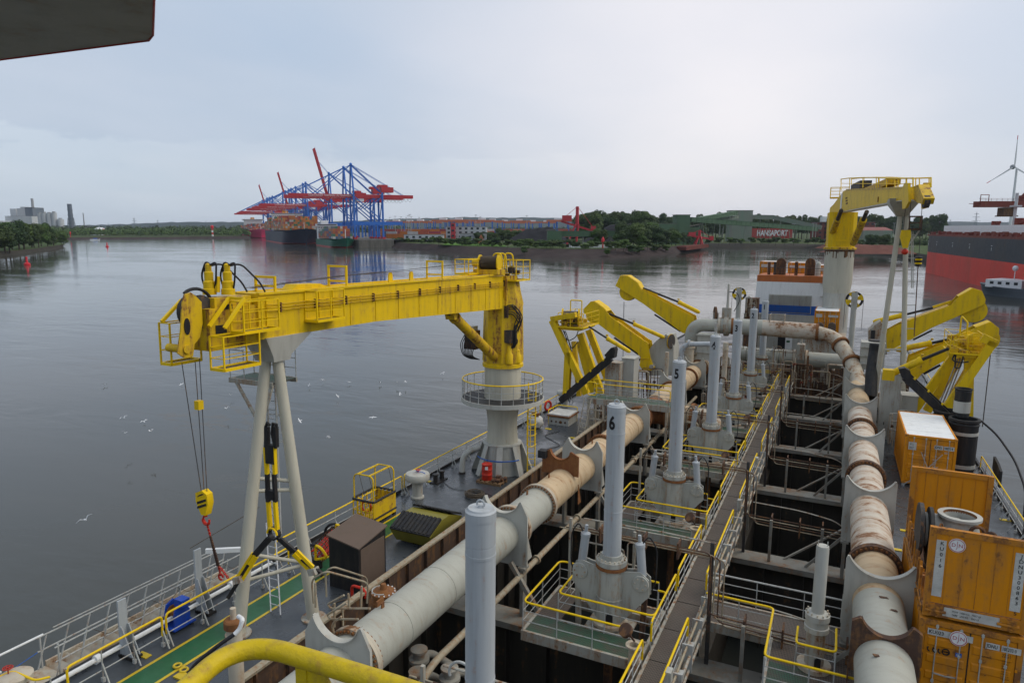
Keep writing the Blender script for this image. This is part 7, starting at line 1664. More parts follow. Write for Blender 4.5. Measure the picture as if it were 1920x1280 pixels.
for k, (x_, y_) in enumerate(((-11.0, 16.4), (-10.2, 17.0), (-11.6, 17.4))):
 MB().lathe([(.22, -.3), (.22, 0), (.34, .02), (.34, .12), (.2, .14), (.2, .34), (.28, .36), (.28, .44), (.1, .48)], (x_, y_, -.6), 20).build('valve', M['beam_grey'], t); MB().path(fillet([(x_, y_, -.6), (x_, y_ + .6, -.6), (x_ + .8, y_ + 1.0, -1.2)], .3), .13, 10).build('elbow', M['beam_grey'], t)
m = MB(); p = at(865, 1265, Y=12.6); solo(MB().path(arc(p, .32, 0, pi * 1.1, 14), .035, 7), 'rail_hoop', M['rail_grey'], 'grey tube hoop left of the nearest cylinder', 'railing')
# ---- handrail of the bridge wing right in front, and the roof edge above
t = thing('bridge_handrail', 'thick yellow bridge handrail curving across the bottom foreground', 'railing'); zr = 11.93
q = [at(300, 1330, Z=zr), at(352, 1288, Z=zr), at(400, 1245, Z=zr), at(440, 1224, Z=zr), at(480, 1216, Z=zr), at(520, 1219, Z=zr), at(560, 1230, Z=zr), at(640, 1254, Z=zr), at(760, 1292, Z=zr), at(900, 1340, Z=zr)]
pts = []
for i in range(len(q) - 1):
 p0_, p1_, p2_, p3_ = q[max(0, i - 1)], q[i], q[i + 1], q[min(len(q) - 1, i + 2)]
 for j in range(5):
  s = j / 5; pts.append(.5 * ((2 * p1_) + (p2_ - p0_) * s + (2 * p0_ - 5 * p1_ + 4 * p2_ - p3_) * s * s + (3 * p1_ - p0_ - 3 * p2_ + p3_) * s ** 3))
pts.append(q[-1])
MB().path(pts, .0262, 20).build('top_rail', M['yellow_near'], t)
pp = at(566, 1236, Z=zr); MB().box(pp.x - .018, pp.x + .018, pp.y - .006, pp.y + .006, 10.9, zr - .015).build('post', M['yellow_near'], t)
m = MB(); m.prism([(0, 0), (.055, 0), (.075, -.035), (.02, -.10), (0, -.10)], pp + V((.012, 0, -.02)), (1, .15, 0), (0, 0, 1), (0, .008, 0)); m.build('gusset', M['yellow_near'], t)
solo(MB().box(-6, 2.5, -4, 1.05, 10.7, 10.88), 'bridge_deck', M['deck'], 'deck of the bridge wing the picture is taken from', 'deck')
t = thing('roof_overhang', 'grey underside of a bridge roof corner with thin red edge, top left', 'roof'); zo = 14.35
ring = [at(-260, 168, Z=zo), at(0, 112, Z=zo), at(262, 78, Z=zo), at(279, 76, Z=zo), at(287, 66, Z=zo), at(289, 0, Z=zo), at(292, -420, Z=zo), at(-260, -420, Z=zo)]
m = MB(); n = len(ring); m.add(ring + [p + V((0, 0, .35)) for p in ring], [tuple(range(n)), tuple(reversed(range(n, 2 * n)))] + [(i, i + n, (i + 1) % n + n, (i + 1) % n) for i in range(n)]); m.build('soffit', M['grey'], t)
m = MB(); m.path([p + V((0, 0, -.002)) for p in ring[:7]], .007, 6); m.build('edge_trim', M['red'], t)
# ================================================================ CONTAINERS TO STARBOARD
OR, ORR = M['orange'], M['orange_rusty']
def panel_text(par, s, size, o, u=(1, 0, 0), v=(0, 0, 1), mat='ink', align='LEFT', sq=.8, name='lettering', bold=0): return text(name, s, size, o, u, v, M[mat], par, .006, align=align, squeeze=sq, bold=bold)
def logo(par, o, r):
 MB().lathe([(r, -.004), (r, .004)], o, 32, (0, -1, 0)).build('logo_disc', M['white'], par)
 m = MB(); m.path(arc(V(o) + V((0, -.008, 0)), r * .88, 0, 2 * pi * 27 / 28, 27), r * .045, 4, closed=True); m.build('logo_ring', M['ink_red'], par)
 for ch, dx, s_ in (('D', -.42, .62), ('N', .42, .62)): text('logo_letter', ch, r * s_ * 1.15, V(o) + V((dx * r, -.010, 0)), (1, 0, 0), (0, 0, 1), M['ink_red'], par, .002)
 m = MB(); m.path([V(o) + V((0, -.01, r * .62)), V(o) + V((0, -.01, -r * .35)), V(o) + V((-r * .12, -.01, -r * .62))], r * .03, 4); m.build('logo_letter', M['ink_red'], par)
def container(name, label, x, y, z, L=6.06, H=2.59, roof='orange', doors=True, group='orange containers on the starboard deck', mat=None):
 t = thing(name, label, 'container', (x, y, z), group); Wd = 2.44; mm = mat or OR; x1, y1, z1 = x + Wd, y + L, z + H
 m = MB()
 for xx in (x, x1 - .14):
  for yy in (y, y1 - .14): m.box(xx, xx + .14, yy, yy + .14, z, z1)
 m.box(x + .14, x1 - .14, y, y + .12, z1 - .14, z1 - .003); m.box(x + .14, x1 - .14, y, y + .12, z + .003, z + .15); m.box(x + .14, x1 - .14, y1 - .12, y1, z1 - .14, z1 - .003); m.box(x + .14, x1 - .14, y1 - .12, y1, z + .003, z + .15)
 for xx in (x + .003, x1 - .083): m.box(xx, xx + .08, y + .14, y1 - .14, z1 - .12, z1 - .003); m.box(xx, xx + .08, y + .14, y1 - .14, z + .003, z + .14)
 m.build('frame', ORR if roof == 'orange' else mm, t)
 for xx in (x - .006, x1 - .16):
  for yy in (y - .006, y1 - .16):
   for zz in (z - .0, z1 - .118): m = MB(); m.box(xx, xx + .166, yy, yy + .166, zz, zz + .124); m.build('corner_casting', ORR, t)
 def corr(xs, s):
  m = MB(); n = int((L - .28) / .28); vs = []
  for i in range(n + 1):
   yy = y + .14 + (L - .28) * i / n
   for f, d in ((0, 0), (.32, 0), (.5, 1), (.82, 1)):
    yv = yy + (L - .28) / n * f
    if yv > y1 - .14: continue
    xx = xs + s * (-.036 * d); vs += [(xx, yv, z + .14), (xx, yv, z1 - .12)]
  k = len(vs) // 2; m.add(vs, [(2 * i, 2 * i + 2, 2 * i + 3, 2 * i + 1) if s > 0 else (2 * i + 1, 2 * i + 3, 2 * i + 2, 2 * i) for i in range(k - 1)]); m.build('side_wall', mm, t, smooth=False)
 corr(x + .03, -1); corr(x1 - .03, 1)
 m = MB(); m.box(x + .08, x1 - .08, y + .12, y1 - .12, z1 - .06, z1 - .02); rf = m.build('roof', M['white'] if roof == 'white' else mm, t)
 for i in range(1, 5): MB().box(x + .1, x1 - .1, y + L * i / 5 - .015, y + L * i / 5 + .015, z1 - .02, z1 - .012).build('roof_seam', M['white'] if roof == 'white' else mm, rf)
 MB().box(x + .14, x1 - .14, y1 - .08, y1 - .05, z + .15, z1 - .14).build('end_wall', mm, t)
 if doors:
  for k in (0, 1):
   a, c_ = x + .15 + k * 1.075, x + .15 + k * 1.075 + 1.062; d = MB().box(a, c_, y + .03, y + .07, z + .17, z1 - .17).build('door', mm, t)
   for j in range(4):
    zz = z + .30 + j * (H - .55) / 4; m = MB(); hz = (H - .55) / 4 * .52
    m.add([(a + .07, y + .029, zz), (c_ - .07, y + .029, zz), (c_ - .07, y + .029, zz + hz), (a + .07, y + .029, zz + hz), (a + .1, y + .004, zz + .04), (c_ - .1, y + .004, zz + .04), (c_ - .1, y + .004, zz + hz - .04), (a + .1, y + .004, zz + hz - .04)], [(4, 5, 6, 7), (0, 1, 5, 4), (1, 2, 6, 5), (2, 3, 7, 6), (3, 0, 4, 7)]); m.build('door_panel', mm, d, smooth=False)
   for f in (.26, .80):
    xx = a + 1.06 * f; b_ = MB(); b_.cyl((xx, y - .012, z + .08), (xx, y - .012, z1 - .08), .016, n=8); bar = b_.build('lock_bar', M['grey'], d)
    m = MB()
    for zz in (z + .12, z + .8, z + 1.7, z1 - .14): m.box(xx - .035, xx + .035, y - .03, y + .01, zz - .04, zz + .04)
    m.build('bracket', M['grey'], bar); MB().beam((xx, y - .03, z + 1.05), (xx + .3 * (1 if f < .5 else -1), y - .03, z + 1.02), .02, .035).build('handle', M['grey'], bar)
  MB().box(x + 1.205, x + 1.235, y + .02, y + .08, z + .16, z1 - .16).build('door_seal', M['ink'], t)
  for zz in (z + .45, z + 1.0, z + 1.6, z + 2.15):
   for xx in (x + .10, x1 - .15): MB().box(xx, xx + .06, y - .012, y + .02, zz, zz + .08).build('hinge', mm, t)
 return t
K23 = container('freight_container', 'orange container lettered KU023, lowest at the bottom right corner', 2.72, 21.4, 0)
f = 21.4 - .013
MB().box(2.92, 3.50, f - .004, f, 2.17, 2.36).build('number_plate', M['canvas'], K23); panel_text(K23, 'KU023', .15, (2.95, f - .006, 2.265), sq=.85, bold=.01); MB().box(3.60, 4.0, f - .004, f, 2.17, 2.36).build('number_plate', M['canvas'], K23)
logo(K23, (3.66, f - .035, 2.24), .215)
MB().box(4.30, 4.62, f - .004, f, 2.12, 2.30).build('number_plate', M['canvas'], K23); MB().box(4.66, 5.10, f - .004, f, 2.12, 2.30).build('number_plate', M['canvas'], K23)
panel_text(K23, 'JDNU', .15, (4.32, f - .006, 2.21), sq=.68, bold=.01); panel_text(K23, '100233 0', .14, (4.67, f - .006, 2.21), sq=.62, bold=.01); panel_text(K23, '22G1', .14, (4.68, f - .006, 2.02), sq=.7)
m = MB()
for k in range(3): m.path(arc((3.03 + k * .13, f - .012, 1.75), .075, pi * .75, pi * 1.3 + .4, 6), .022, 4)
m.path(arc((3.40, f - .012, 1.75), .085, 0, 2 * pi * 11 / 12, 11), .02, 4, closed=True); m.box(3.32, 3.5, f - .016, f - .008, 1.735, 1.765); m.build('emblem', M['ink'], K23)
MB().box(3.63, 3.78, f - .012, f - .004, 1.68, 1.80).build('emblem_plate', M['stripe_blue'], K23); panel_text(K23, 'GL', .10, (3.645, f - .014, 1.74), mat='ink_white', sq=.7)
for i, s in enumerate(('MAX GROSS', 'TARE', 'NET', 'CU CAP')): panel_text(K23, s, .065, (4.22, f - .006, 1.86 - i * .18), sq=.7)
for i, s in enumerate(('30480 KG', '67200 LB', '2250 KG', '4960 LB', '28230 KG', '62240 LB', '33.2 CU.M', '1172 CU.FT')): panel_text(K23, s, .06, (4.70, f - .006, 1.86 - i * .075), sq=.7)
FR = thing('open_frame_container', 'rust streaked orange open frame container lettered KU016 on top of the lower one', 'container', (2.76, 21.5, 2.66), 'orange containers on the starboard deck'); x, y, z, zt_ = 2.76, 21.5, 2.66, 5.28
MB().box(x, x + 2.44, y + .05, y + 6.0, z, z + .22).build('floor', M['rust_dark'], FR)
MB().box(x + .14, x + 2.30, y + .02, y + .10, z + .42, zt_ - .02).build('end_wall', OR, FR)
MB().box(x + .14, x + 2.30, y + 5.92, y + 6.0, z + .3, zt_ - .02).build('end_wall', OR, FR)
for xx in (x, x + 2.28):
 for yy in (y, y + 5.84): MB().box(xx, xx + .16, yy, yy + .16, z, zt_).build('corner_post', ORR, FR)
for yy in (y + .0, y + 5.88): MB().box(x + .1, x + 2.34, yy - .01, yy + .13, zt_ - .16, zt_ + .005).build('top_beam', ORR, FR)
for i in range(5): MB().box(x + .45 + i * .37, x + .46 + i * .37, y + .012, y + .03, z + .45, zt_ - .15).build('weld_seam', ORR, FR)
for i in range(5): MB().box(x + .45 + i * .37, x + .46 + i * .37, y + 5.905, y + 5.93, z + .45, zt_ - .15).build('weld_seam', ORR, FR)
MB().box(x + .16, x + 2.28, y - .02, y + .04, z + .03, z + .40).build('bottom_beam', ORR, FR); MB().box(x + .48, x + 1.85, y - .03, y - .02, z + .10, z + .36).build('data_plate', M['canvas'], FR)
for i, s in enumerate(('MGW  34000 KG   74957 LB', 'TARE   2750 KG    6063 LB')): panel_text(FR, s, .075, (x + .70, y - .031, z + .28 - i * .10), sq=.75)
m = MB(); rr_ = random.Random(3)
for x_ in (.30, 2.0):
 m.cyl((x + x_ - .25, y - .02, z + .2), (x + x_ + .25, y - .02, z + .2), .05, n=8); m.box(x + x_ - .2, x + x_ + .2, y - .05, y - .01, z + .26, z + .38)
 for k in range(6): m.obox((x + x_ + rr_.uniform(-.22, .22), y - .04, z + rr_.uniform(.05, .38)), (.035, 0, .01), (0, .03, 0), (0, 0, .03))
m.build('lashing_gear', ORR, FR, kind='stuff')
for xx, s, ys_ in ((x + .17, 'KU016', 0), (x + 1.99, 'JDNU300863 5', 0)):
 MB().box(xx, xx + .24, y + .008, y + .018, z + .62, zt_ - .34).build('number_plate', M['canvas'], FR)
 n_ = len(s);
 for i, ch in enumerate(s):
  if ch != ' ': text('lettering', ch, .145, (xx + (.14), y + .006, zt_ - .43 - i * (.165 if n_ < 8 else .148)), (0, 0, -1) if 0 else (1, 0, 0), (0, 0, 1), M['ink'], FR, .003, bold=.01)
logo(FR, (x + .66, y + .01, zt_ - .42), .20)
m = MB(); rr_ = random.Random(9)
for i in range(8):
 yy = y + .6 + i * .62; m.obox((x + .02, yy, z + .5), (.03, 0, 0), (0, .05, 0), (0, 0, .42)); m.obox((x + .06, yy + .2, z + .25 + rr_.uniform(-.05, .1)), (.05, .02, .03), (0, .16, .05), (0, -.05, .14)); m.cyl((x + .02, yy - .1, z + .12), (x + .12, yy + .25, z + .75), .028, n=6)
m.build('side_stanchion', ORR, FR, kind='stuff')
for i in range(7): MB().beam((x + .04, y + .5 + i * .8, z + .2), (x + .04, y + .75 + i * .8, z + .95), .07, .1).build('folded_stake', ORR, FR)
MB().path([(x + .02, y + .3, z + .1), (x + .02, y + 5.8, z + .1)], .05, 6).build('side_rail', ORR, FR)
t = thing('pipe_elbow', 'large pale flanged pipe elbow with rusty mouth carried in the orange frame', 'pipe fitting'); c = (x + 1.12, y + 3.0, z + .25)
MB().lathe([(.60, 0), (.64, .8), (.58, 1.3), (.48, 1.68), (.49, 1.74), (.60, 1.76), (.60, 1.84), (.45, 1.845), (.43, 1.6), (.42, 1.1), (.001, 1.0)], c, 44).build('body', M['grey'], t)
MB().lathe([(.425, 1.0), (.445, 1.842)], c, 40, caps=False).build('mouth_lining', M['rust'], t); MB().lathe([(.43, 0), (.001, .01)], (c[0], c[1], c[2] + 1.1), 30).build('bore', M['rust_dark'], t)
MB().path(fillet([(c[0], c[1] + .1, c[2] + 1.1), (x + .5, c[1] + .1, c[2] + 1.15), (x + .2, c[1] + .1, c[2] + 1.15)], .3), .55, 24).build('branch', M['grey'], t); MB().lathe([(.82, 0), (.82, .12), (.55, .12)], (x + .15, c[1] + .1, c[2] + 1.15), 36, (-1, 0, 0)).build('blind_flange', M['dark_steel'], t)
m = MB(); m.path(arc((c[0] + .35, c[1] - .85, c[2] + 1.65), .17, .3, 4.2, 9), .06, 6); m.path([(c[0] + .5, c[1] - .8, c[2] + 1.6), (c[0] + .7, c[1] - .7, c[2] + 1.2)], .08, 6); m.path(arc((c[0] + .75, c[1] - .6, c[2] + 1.5), .12, 0, 5, 9), .05, 6); m.build('shackle', M['rust_dark'], t)
chain(t, V((x + .6, c[1] - .5, c[2] + 1.6)), V((x + .25, c[1] - 1.4, c[2] + 1.0)), 9, .03, 'rust', 'lashing_chain')
t = thing('pump_plate', 'black round plate standing on edge in the side of the orange frame', 'plate'); MB().lathe([(.9, -.05), (.9, .05)], (x + .32, c[1] - .3, z + 1.35), 36, (1, 0, 0)).build('disc', M['rubber'], t)
t = thing('steel_block', 'dark rubber covered block under the big pipe elbow', 'block'); MB().box(x + .35, x + 1.0, y + 1.2, y + 2.2, z + .22, z + 1.0).build('body', M['rubber'], t)
J = container('freight_container', 'orange container with white roof lettered JDNU standing by the hoses', 3.8, 42.2, .12, 6.06, 2.75, 'white')
f = 42.2 - .015; MB().box(3.98, 4.36, f - .004, f, 2.05, 2.48).build('number_plate', M['canvas'], J); panel_text(J, 'KU', .17, (4.05, f - .006, 2.36), sq=.8); panel_text(J, '007', .17, (4.03, f - .006, 2.16), sq=.8)
MB().box(5.20, 5.60, f - .004, f, 2.22, 2.44).build('number_plate', M['canvas'], J); MB().box(5.64, 6.12, f - .004, f, 2.22, 2.44).build('number_plate', M['canvas'], J); panel_text(J, 'JDNU', .19, (5.21, f - .006, 2.33), sq=.72, bold=.02); panel_text(J, '100212 8', .17, (5.65, f - .006, 2.33), sq=.62, bold=.02); panel_text(J, '22G1', .13, (5.66, f - .006, 2.08), mat='ink_white', sq=.7)
for i, s in enumerate(('MGW', 'TARE', 'NET', 'CU CAP')): panel_text(J, s + '  ---', .11, (5.18, f - .006, 1.62 - i * .13), mat='ink_white', sq=.7) if 0 else panel_text(J, s, .11, (5.18, f - .006, 1.62 - i * .13), mat='ink_white', sq=.7)
m = MB(); m.beam((4.6, 42.1, 2.0), (4.95, 42.1, 1.2), .03); m.beam((5.6, 42.1, 2.0), (5.02, 42.1, 1.2), .03); m.build('lashing_rod', M['rail_grey'], J)
t = thing('twist_lock', 'shiny lashing bar at the foot of the white roofed container', 'lashing'); m = MB(); m.beam((3.9, 42.0, .1), (4.35, 41.8, .55), .06); m.lathe([(.08, 0), (.08, .12)], (3.88, 42.05, 0), 10); m.build('bar', M['aluminium'], t)
def hose_stub(lab, x, y, z, r, h, bands, grp='black hose lengths standing on end'):
 t = thing('hose_length', lab, 'hose', (x, y, z), grp); c = (x, y, z)
 MB().lathe([(r, 0), (r, h * .86), (r * 1.06, h * .90), (r * .98, h * .93), (r * 1.1, h * .955), (r * 1.1, h), (r * .88, h), (r * .82, h * .9), (r * .8, h * .6), (.001, h * .55)], c, 36).build('casing', M['rubber'], t)
 for f0, f1 in bands: MB().lathe([(r + .012, h * f0), (r + .02, h * f0 + .01), (r + .02, h * f1 - .01), (r + .012, h * f1)], c, 36).build('band', M['grey'], t)
hose_stub('big black hose length with two pale bands standing behind the white roofed container', 7.15, 46.9, 0, .74, 3.1, ((.06, .13), (.70, .76)))
hose_stub('black hose length half hidden behind the banded one', 6.6, 49.2, 0, .74, 3.0, ((.70, .76),))
hose_stub('small black hose length standing upright on top of the others', 7.05, 47.6, 3.05, .42, 1.7, ((.15, .55),))
t = thing('hose_saddle', 'black curved fender and hanging hose outside the starboard railing', 'fender'); MB().path(fillet([(8.3, 49, 2.6), (8.9, 47.5, 2.2), (9.4, 45, 1.4), (9.5, 42.5, .5), (9.2, 41, -.4)], .8, 5), .06, 8).build('hose', M['hose'], t); m = MB(); m.prism([(0, 0), (0, .9), (-.9, 1.1), (-2.0, 1.2), (-2.0, .5)], (8.6, 43.8, .1), (0, -1, 0), (0, 0, 1), (.12, 0, 0)); m.build('fender_plate', M['rubber'], t)
t = thing('black_post', 'dark post at the right edge beyond the starboard railing', 'post'); p = at(1918, 960, X=8.0); MB().box(8.1, 8.4, p.y - .15, p.y + .15, 0, 1.6).build('post', M['dark_steel'], t)
# ---- small gear lying about the port deck
def rope_on_deck(lab, pts, r=.022, mat='rope', name='rope'):
 P = fillet([V((x_, y_, .03)) for x_, y_ in pts], .5, 6); solo(MB().path(P, r, 6), name, M[mat], lab, 'rope' if name == 'rope' else 'hose')
rope_on_deck('loose dark rope trailing along the deck before the coaming', [(-14.7, 15.2), (-15.4, 16.3), (-14.9, 17.2), (-15.9, 18.1), (-15.2, 18.9)])
rope_on_deck('thin cable lying across the deck beside the pedestal', [(-14.6, 29.5), (-15.8, 30.4), (-17.9, 30.1), (-19.3, 31.2)], .014, 'hose', 'cable')
rope_on_deck('air hose snaking along the deck behind the pedestal', [(-15.0, 37), (-16.4, 38.6), (-15.6, 40.2), (-17.6, 41.8), (-17.0, 43.4)], .02, 'hose', 'hose')
def bollard(x, y, lab):
 t = thing('bollard', lab, 'bollard', (x, y, 0), 'twin bollards'); MB().box(x - .25, x + .25, y - .55, y + .55, 0, .06).build('base', M['black'], t)
 for s in (-1, 1): MB().lathe([(.13, .06), (.12, .42), (.17, .44), (.17, .50), (.001, .52)], (x, y + s * .33, 0), 18).build('bitt', M['black'], t)
bollard(-19.2, 30.9, 'black twin bollard at the deck edge before the pedestal'); bollard(-19.2, 39.0, 'black twin bollard at the deck edge behind the pedestal'); bollard(7.3, 30.5, 'black twin bollard at the starboard deck edge')
for i in range(8):
 y_ = 10.6 + i * 7.3; t = thing('junction_box', 'small grey junction box on the catwalk side, ' + ORD[i] + ' from the near end', 'electrical box'); MB().box(-3.68, -3.52, y_, y_ + .3, .72, 1.1).build('case', M['grey_worn'], t); MB().box(-3.69, -3.66, y_ + .12, y_ + .16, 0, .72).build('stem', M['rail_grey'], t)
for i, (x_, y_) in enumerate(((-14.55, 20.2), (-14.6, 31.6), (-14.6, 38.4))):
 t = thing('tool_crate', ('wooden crate standing by the locker', 'wooden crate against the coaming before the pedestal', 'wooden crate against the coaming behind the pedestal')[i], 'crate', (x_, y_, 0)); MB().box(x_ - .3, x_ + .25, y_ - .4, y_ + .4, .04, .4).build('body', M['wood'], t)
 for k in range(3): MB().box(x_ - .33, x_ + .27, y_ - .42, y_ + .42, .08 + k * .13, .14 + k * .13).build('slat', M['wood'], t)
# ================================================================ SUCTION PIPE GANTRIES
def trough(t, pix, Y, wd, mat=None, top=None):
 mat = mat or Yl; P = [at(x_, y_, Y=Y) for x_, y_ in pix]; poly = [(p.x, p.z) for p in P]
 for y_ in (Y + .04, Y + wd - .04): MB().prism(poly, (0, y_, 0), (1, 0, 0), (0, 0, 1), (0, .08, 0)).build('side_plate', mat, t)
def web(t, pix, Y, wd, mat=None, th=.07, name='web_plate', inset=0):
 P = [at(x_, y_, Y=Y) for x_, y_ in pix]
 for a, c_ in zip(P, P[1:]):
  m = MB(); d = c_ - a; n = V((-d.z, 0, d.x)).normalized() * (th / 2); o = (a + c_) / 2 + V((0, wd / 2, 0)); m.obox(o, d / 2, (0, wd / 2 - .08, 0), n); m.build(name, mat or Yl, t)
def sheave(t, px, py, Y, r, wd, mat=None):
 p = at(px, py, Y=Y); MB().lathe([(r * .92, .3), (r, .32), (r, .44), (r * .92, .46)], p, 32, (0, 1, 0)).build('sheave_guard', mat or Yl, t); MB().lathe([(r * .96, .5), (r * 1.04, .52), (r * 1.04, wd - .4), (r * .96, wd - .38)], p, 32, (0, 1, 0)).build('sheave', M['black'], t)
def ram(t, a, b_, c_, Y, r=.17, rr=.09, rodm='black'):
 A, B_, C_ = at(*a, Y=Y), at(*b_, Y=Y), at(*c_, Y=Y); d = (B_ - A).normalized()
 MB().cyl(A, B_, rr, n=12).build('piston_rod', M[rodm], t); MB().lathe([(r * 1.15, 0), (r * 1.15, .2), (r, .21), (r, (C_ - B_).length - .2), (r * .6, (C_ - B_).length)], B_, 18, (C_ - B_)).build('ram_cylinder', Yl, t)
 MB().box(B_.x - .08, B_.x + .08, B_.y - .1, B_.y + .1, B_.z + r, B_.z + r + .14).build('port_block', Ydt, t)
wd = 1.5
t = thing('hoisting_gantry', 'yellow hoisting gantry arm on the port side, nearer of the two sloping arms', 'gantry', at(1219, 690, Y=58), 'suction pipe gantries')
B1 = [(1094, 586), (1094, 579), (1107, 566), (1114, 565), (1131, 577), (1137, 584), (1145, 594), (1208, 639), (1214, 642), (1220, 672), (1202, 672), (1195, 661), (1141, 622), (1105, 594)]
trough(t, B1, 58, wd); web(t, [(1094, 582), (1107, 566), (1114, 565), (1131, 577), (1137, 584)], 58, wd); web(t, [(1105, 594), (1141, 622), (1195, 661), (1202, 672)], 58, wd)
web(t, [(1150, 604), (1210, 648)], 58, wd, Ydt, .05, 'inner_plate'); sheave(t, 1113, 590, 58, .85, wd); ram(t, (1142, 588), (1188, 607), (1246, 633), 58.7)
m = MB(); a = at(1150, 632, Y=58); c_ = at(1196, 664, Y=58); m.beam(a + V((0, .3, -.08)), c_ + V((0, .3, -.08)), .14, .12); m.build('rubber_fender', M['rubber'], t)
plate('hinge_lug', Yl, t, [(1202, 672), (1220, 672), (1224, 684), (1228, 688), (1222, 694), (1205, 692), (1200, 684)], .35, Y=58.3)
p = at(1221, 688, Y=58); MB().cyl(p, p + V((0, wd, 0)), .2).build('hinge_pin', Gr, t)
m = MB(); m.path([at(1106, 602, Y=58.7), at(1106, 700, Y=58.7)], .03, 5); m.build('hoist_rope', M['dark_steel'], t)
t = thing('hoisting_gantry', 'yellow hoisting gantry arm on the port side, farther and higher one', 'gantry', at(1290, 650, Y=68), 'suction pipe gantries')
C1 = [(1154, 536), (1163, 517), (1176, 517), (1195, 530), (1202, 543), (1300, 594), (1306, 630), (1280, 624), (1206, 569), (1184, 555)]
trough(t, C1, 68, wd); web(t, [(1154, 536), (1163, 517), (1176, 517), (1195, 530), (1202, 543)], 68, wd); web(t, [(1184, 555), (1206, 569), (1280, 624)], 68, wd); web(t, [(1215, 556), (1296, 600)], 68, wd, Ydt, .05, 'inner_plate')
sheave(t, 1175, 548, 68, .86, wd); ram(t, (1206, 540), (1272, 566), (1312, 586), 68.7, .2, .1)
m = MB(); m.beam(at(1226, 590, Y=68) + V((0, .3, 0)), at(1275, 622, Y=68) + V((0, .3, 0)), .16, .14); m.build('rubber_fender', M['rubber'], t)
MB().beam(at(1202, 541, Y=68.7), at(1233, 553, Y=68.7), .18).build('rod_cover', Yl, t); m = MB(); m.path([at(1170, 566, Y=68.7), at(1168, 672, Y=68.7)], .035, 5); m.build('hoist_rope', M['dark_steel'], t)
t = thing('hoisting_gantry', 'yellow hoisting gantry arm on the starboard side, farther and upper one', 'gantry', at(1660, 650, Y=68), 'suction pipe gantries')
D1 = [(1824, 541), (1841, 546), (1848, 562), (1847, 570), (1747, 614), (1706, 638), (1665, 659), (1654, 659), (1659, 623), (1686, 608), (1783, 572), (1798, 556)]
trough(t, D1, 68, wd); web(t, [(1798, 556), (1824, 541), (1841, 546), (1848, 562)], 68, wd); web(t, [(1847, 570), (1747, 614), (1665, 659)], 68, wd); web(t, [(1690, 606), (1780, 574)], 68, wd, Ydt, .05, 'inner_plate')
sheave(t, 1827, 583, 68, .98, wd); ram(t, (1749, 577), (1692, 591), (1637, 604), 68.7, .22, .1); MB().beam(at(1749, 576, Y=68.7), at(1784, 565, Y=68.7), .2).build('rod_cover', Yl, t)
m = MB(); m.beam(at(1748, 619, Y=68), at(1712, 637, Y=68), .16, .14); m.build('rubber_fender', M['rubber'], t); m = MB(); m.path([at(1825, 600, Y=68.7), at(1824, 640, Y=68.7)], .035, 5); m.build('hoist_rope', M['dark_steel'], t)
t = thing('hoisting_gantry', 'yellow hoisting gantry arm on the starboard side, lower one behind the winch platform', 'gantry', at(1710, 700, Y=58), 'suction pipe gantries')
E1 = [(1830, 614), (1858, 604), (1873, 616), (1872, 629), (1764, 679), (1729, 700), (1717, 714), (1704, 707), (1702, 685), (1706, 670), (1777, 642)]
trough(t, E1, 58, wd); web(t, [(1830, 614), (1858, 604), (1873, 616), (1872, 629)], 58, wd); web(t, [(1872, 629), (1764, 679), (1729, 700)], 58, wd); sheave(t, 1849, 637, 58, .88, wd); ram(t, (1779, 636), (1747, 643), (1680, 656), 58.7, .22, .1)
m = MB(); m.beam(at(1763, 684, Y=58), at(1732, 701, Y=58), .16, .14); m.build('rubber_fender', M['rubber'], t)
def beams(t, lst, Ys, w=.42, h=.42, name='frame_leg'):
 for (a, c_), Y in zip(lst, Ys): MB().beam(at(*a, Y=Y), at(*c_, Y=Y), w, h, (0, 1, 0)).build(name, Yl, t)
t = thing('winch_gantry', 'yellow winch gantry on slanting legs on the port side', 'gantry', at(1070, 745, Y=50), 'suction pipe gantries')
beams(t, [((1036, 600), (1100, 738)), ((1066, 660), (1062, 742)), ((1088, 625), (1128, 738)), ((1104, 618), (1140, 712)), ((1086, 640), (1112, 735))], [50, 50, 53, 54.5, 53], .5, .5)
MB().beam(at(1034, 598, Y=50), at(1080, 590, Y=50), .5, .4).build('top_beam', Yl, t)
a = at(1050, 612, Y=50); c_ = at(1088, 612, Y=50); MB().box(a.x, c_.x, 50, 53.5, a.z - .25, a.z).build('platform', Yl, t)
p = at(1070, 596, Y=51); MB().lathe([(.75, -.7), (.75, -.6), (.45, -.58), (.45, .58), (.75, .6), (.75, .7)], p, 26, (1, .3, 0)).build('winch_drum', Yl, t); MB().lathe([(.55, -.57), (.55, .57)], p, 24, (1, .3, 0)).build('rope_coil', M['dark_steel'], t)
m = MB(); rr_ = random.Random(7)
for i in range(26): m.obox((a.x + rr_.uniform(0, c_.x - a.x), 50 + rr_.uniform(0, 2), a.z + rr_.uniform(0, .8)), (rr_.uniform(.05, .2), 0, 0), (0, .12, 0), (0, 0, rr_.uniform(.04, .2)))
m.build('winch_gear', Ydt, t, kind='stuff'); cage(t, a.x - .1, c_.x + .3, 49.8, 53.6, a.z, a.z + 1.1, name='platform_railing', floor='yellow')
m = MB(); q0, q1 = at(1069, 610, Y=51), at(1090, 610, Y=51); zt2 = at(1080, 563, Y=51).z; m.path(fillet([q0, V((q0.x, q0.y, zt2)), V((q1.x, q1.y, zt2)), q1], .1), .05, 6); m.build('ladder_frame', M['yellow_rail'], t)
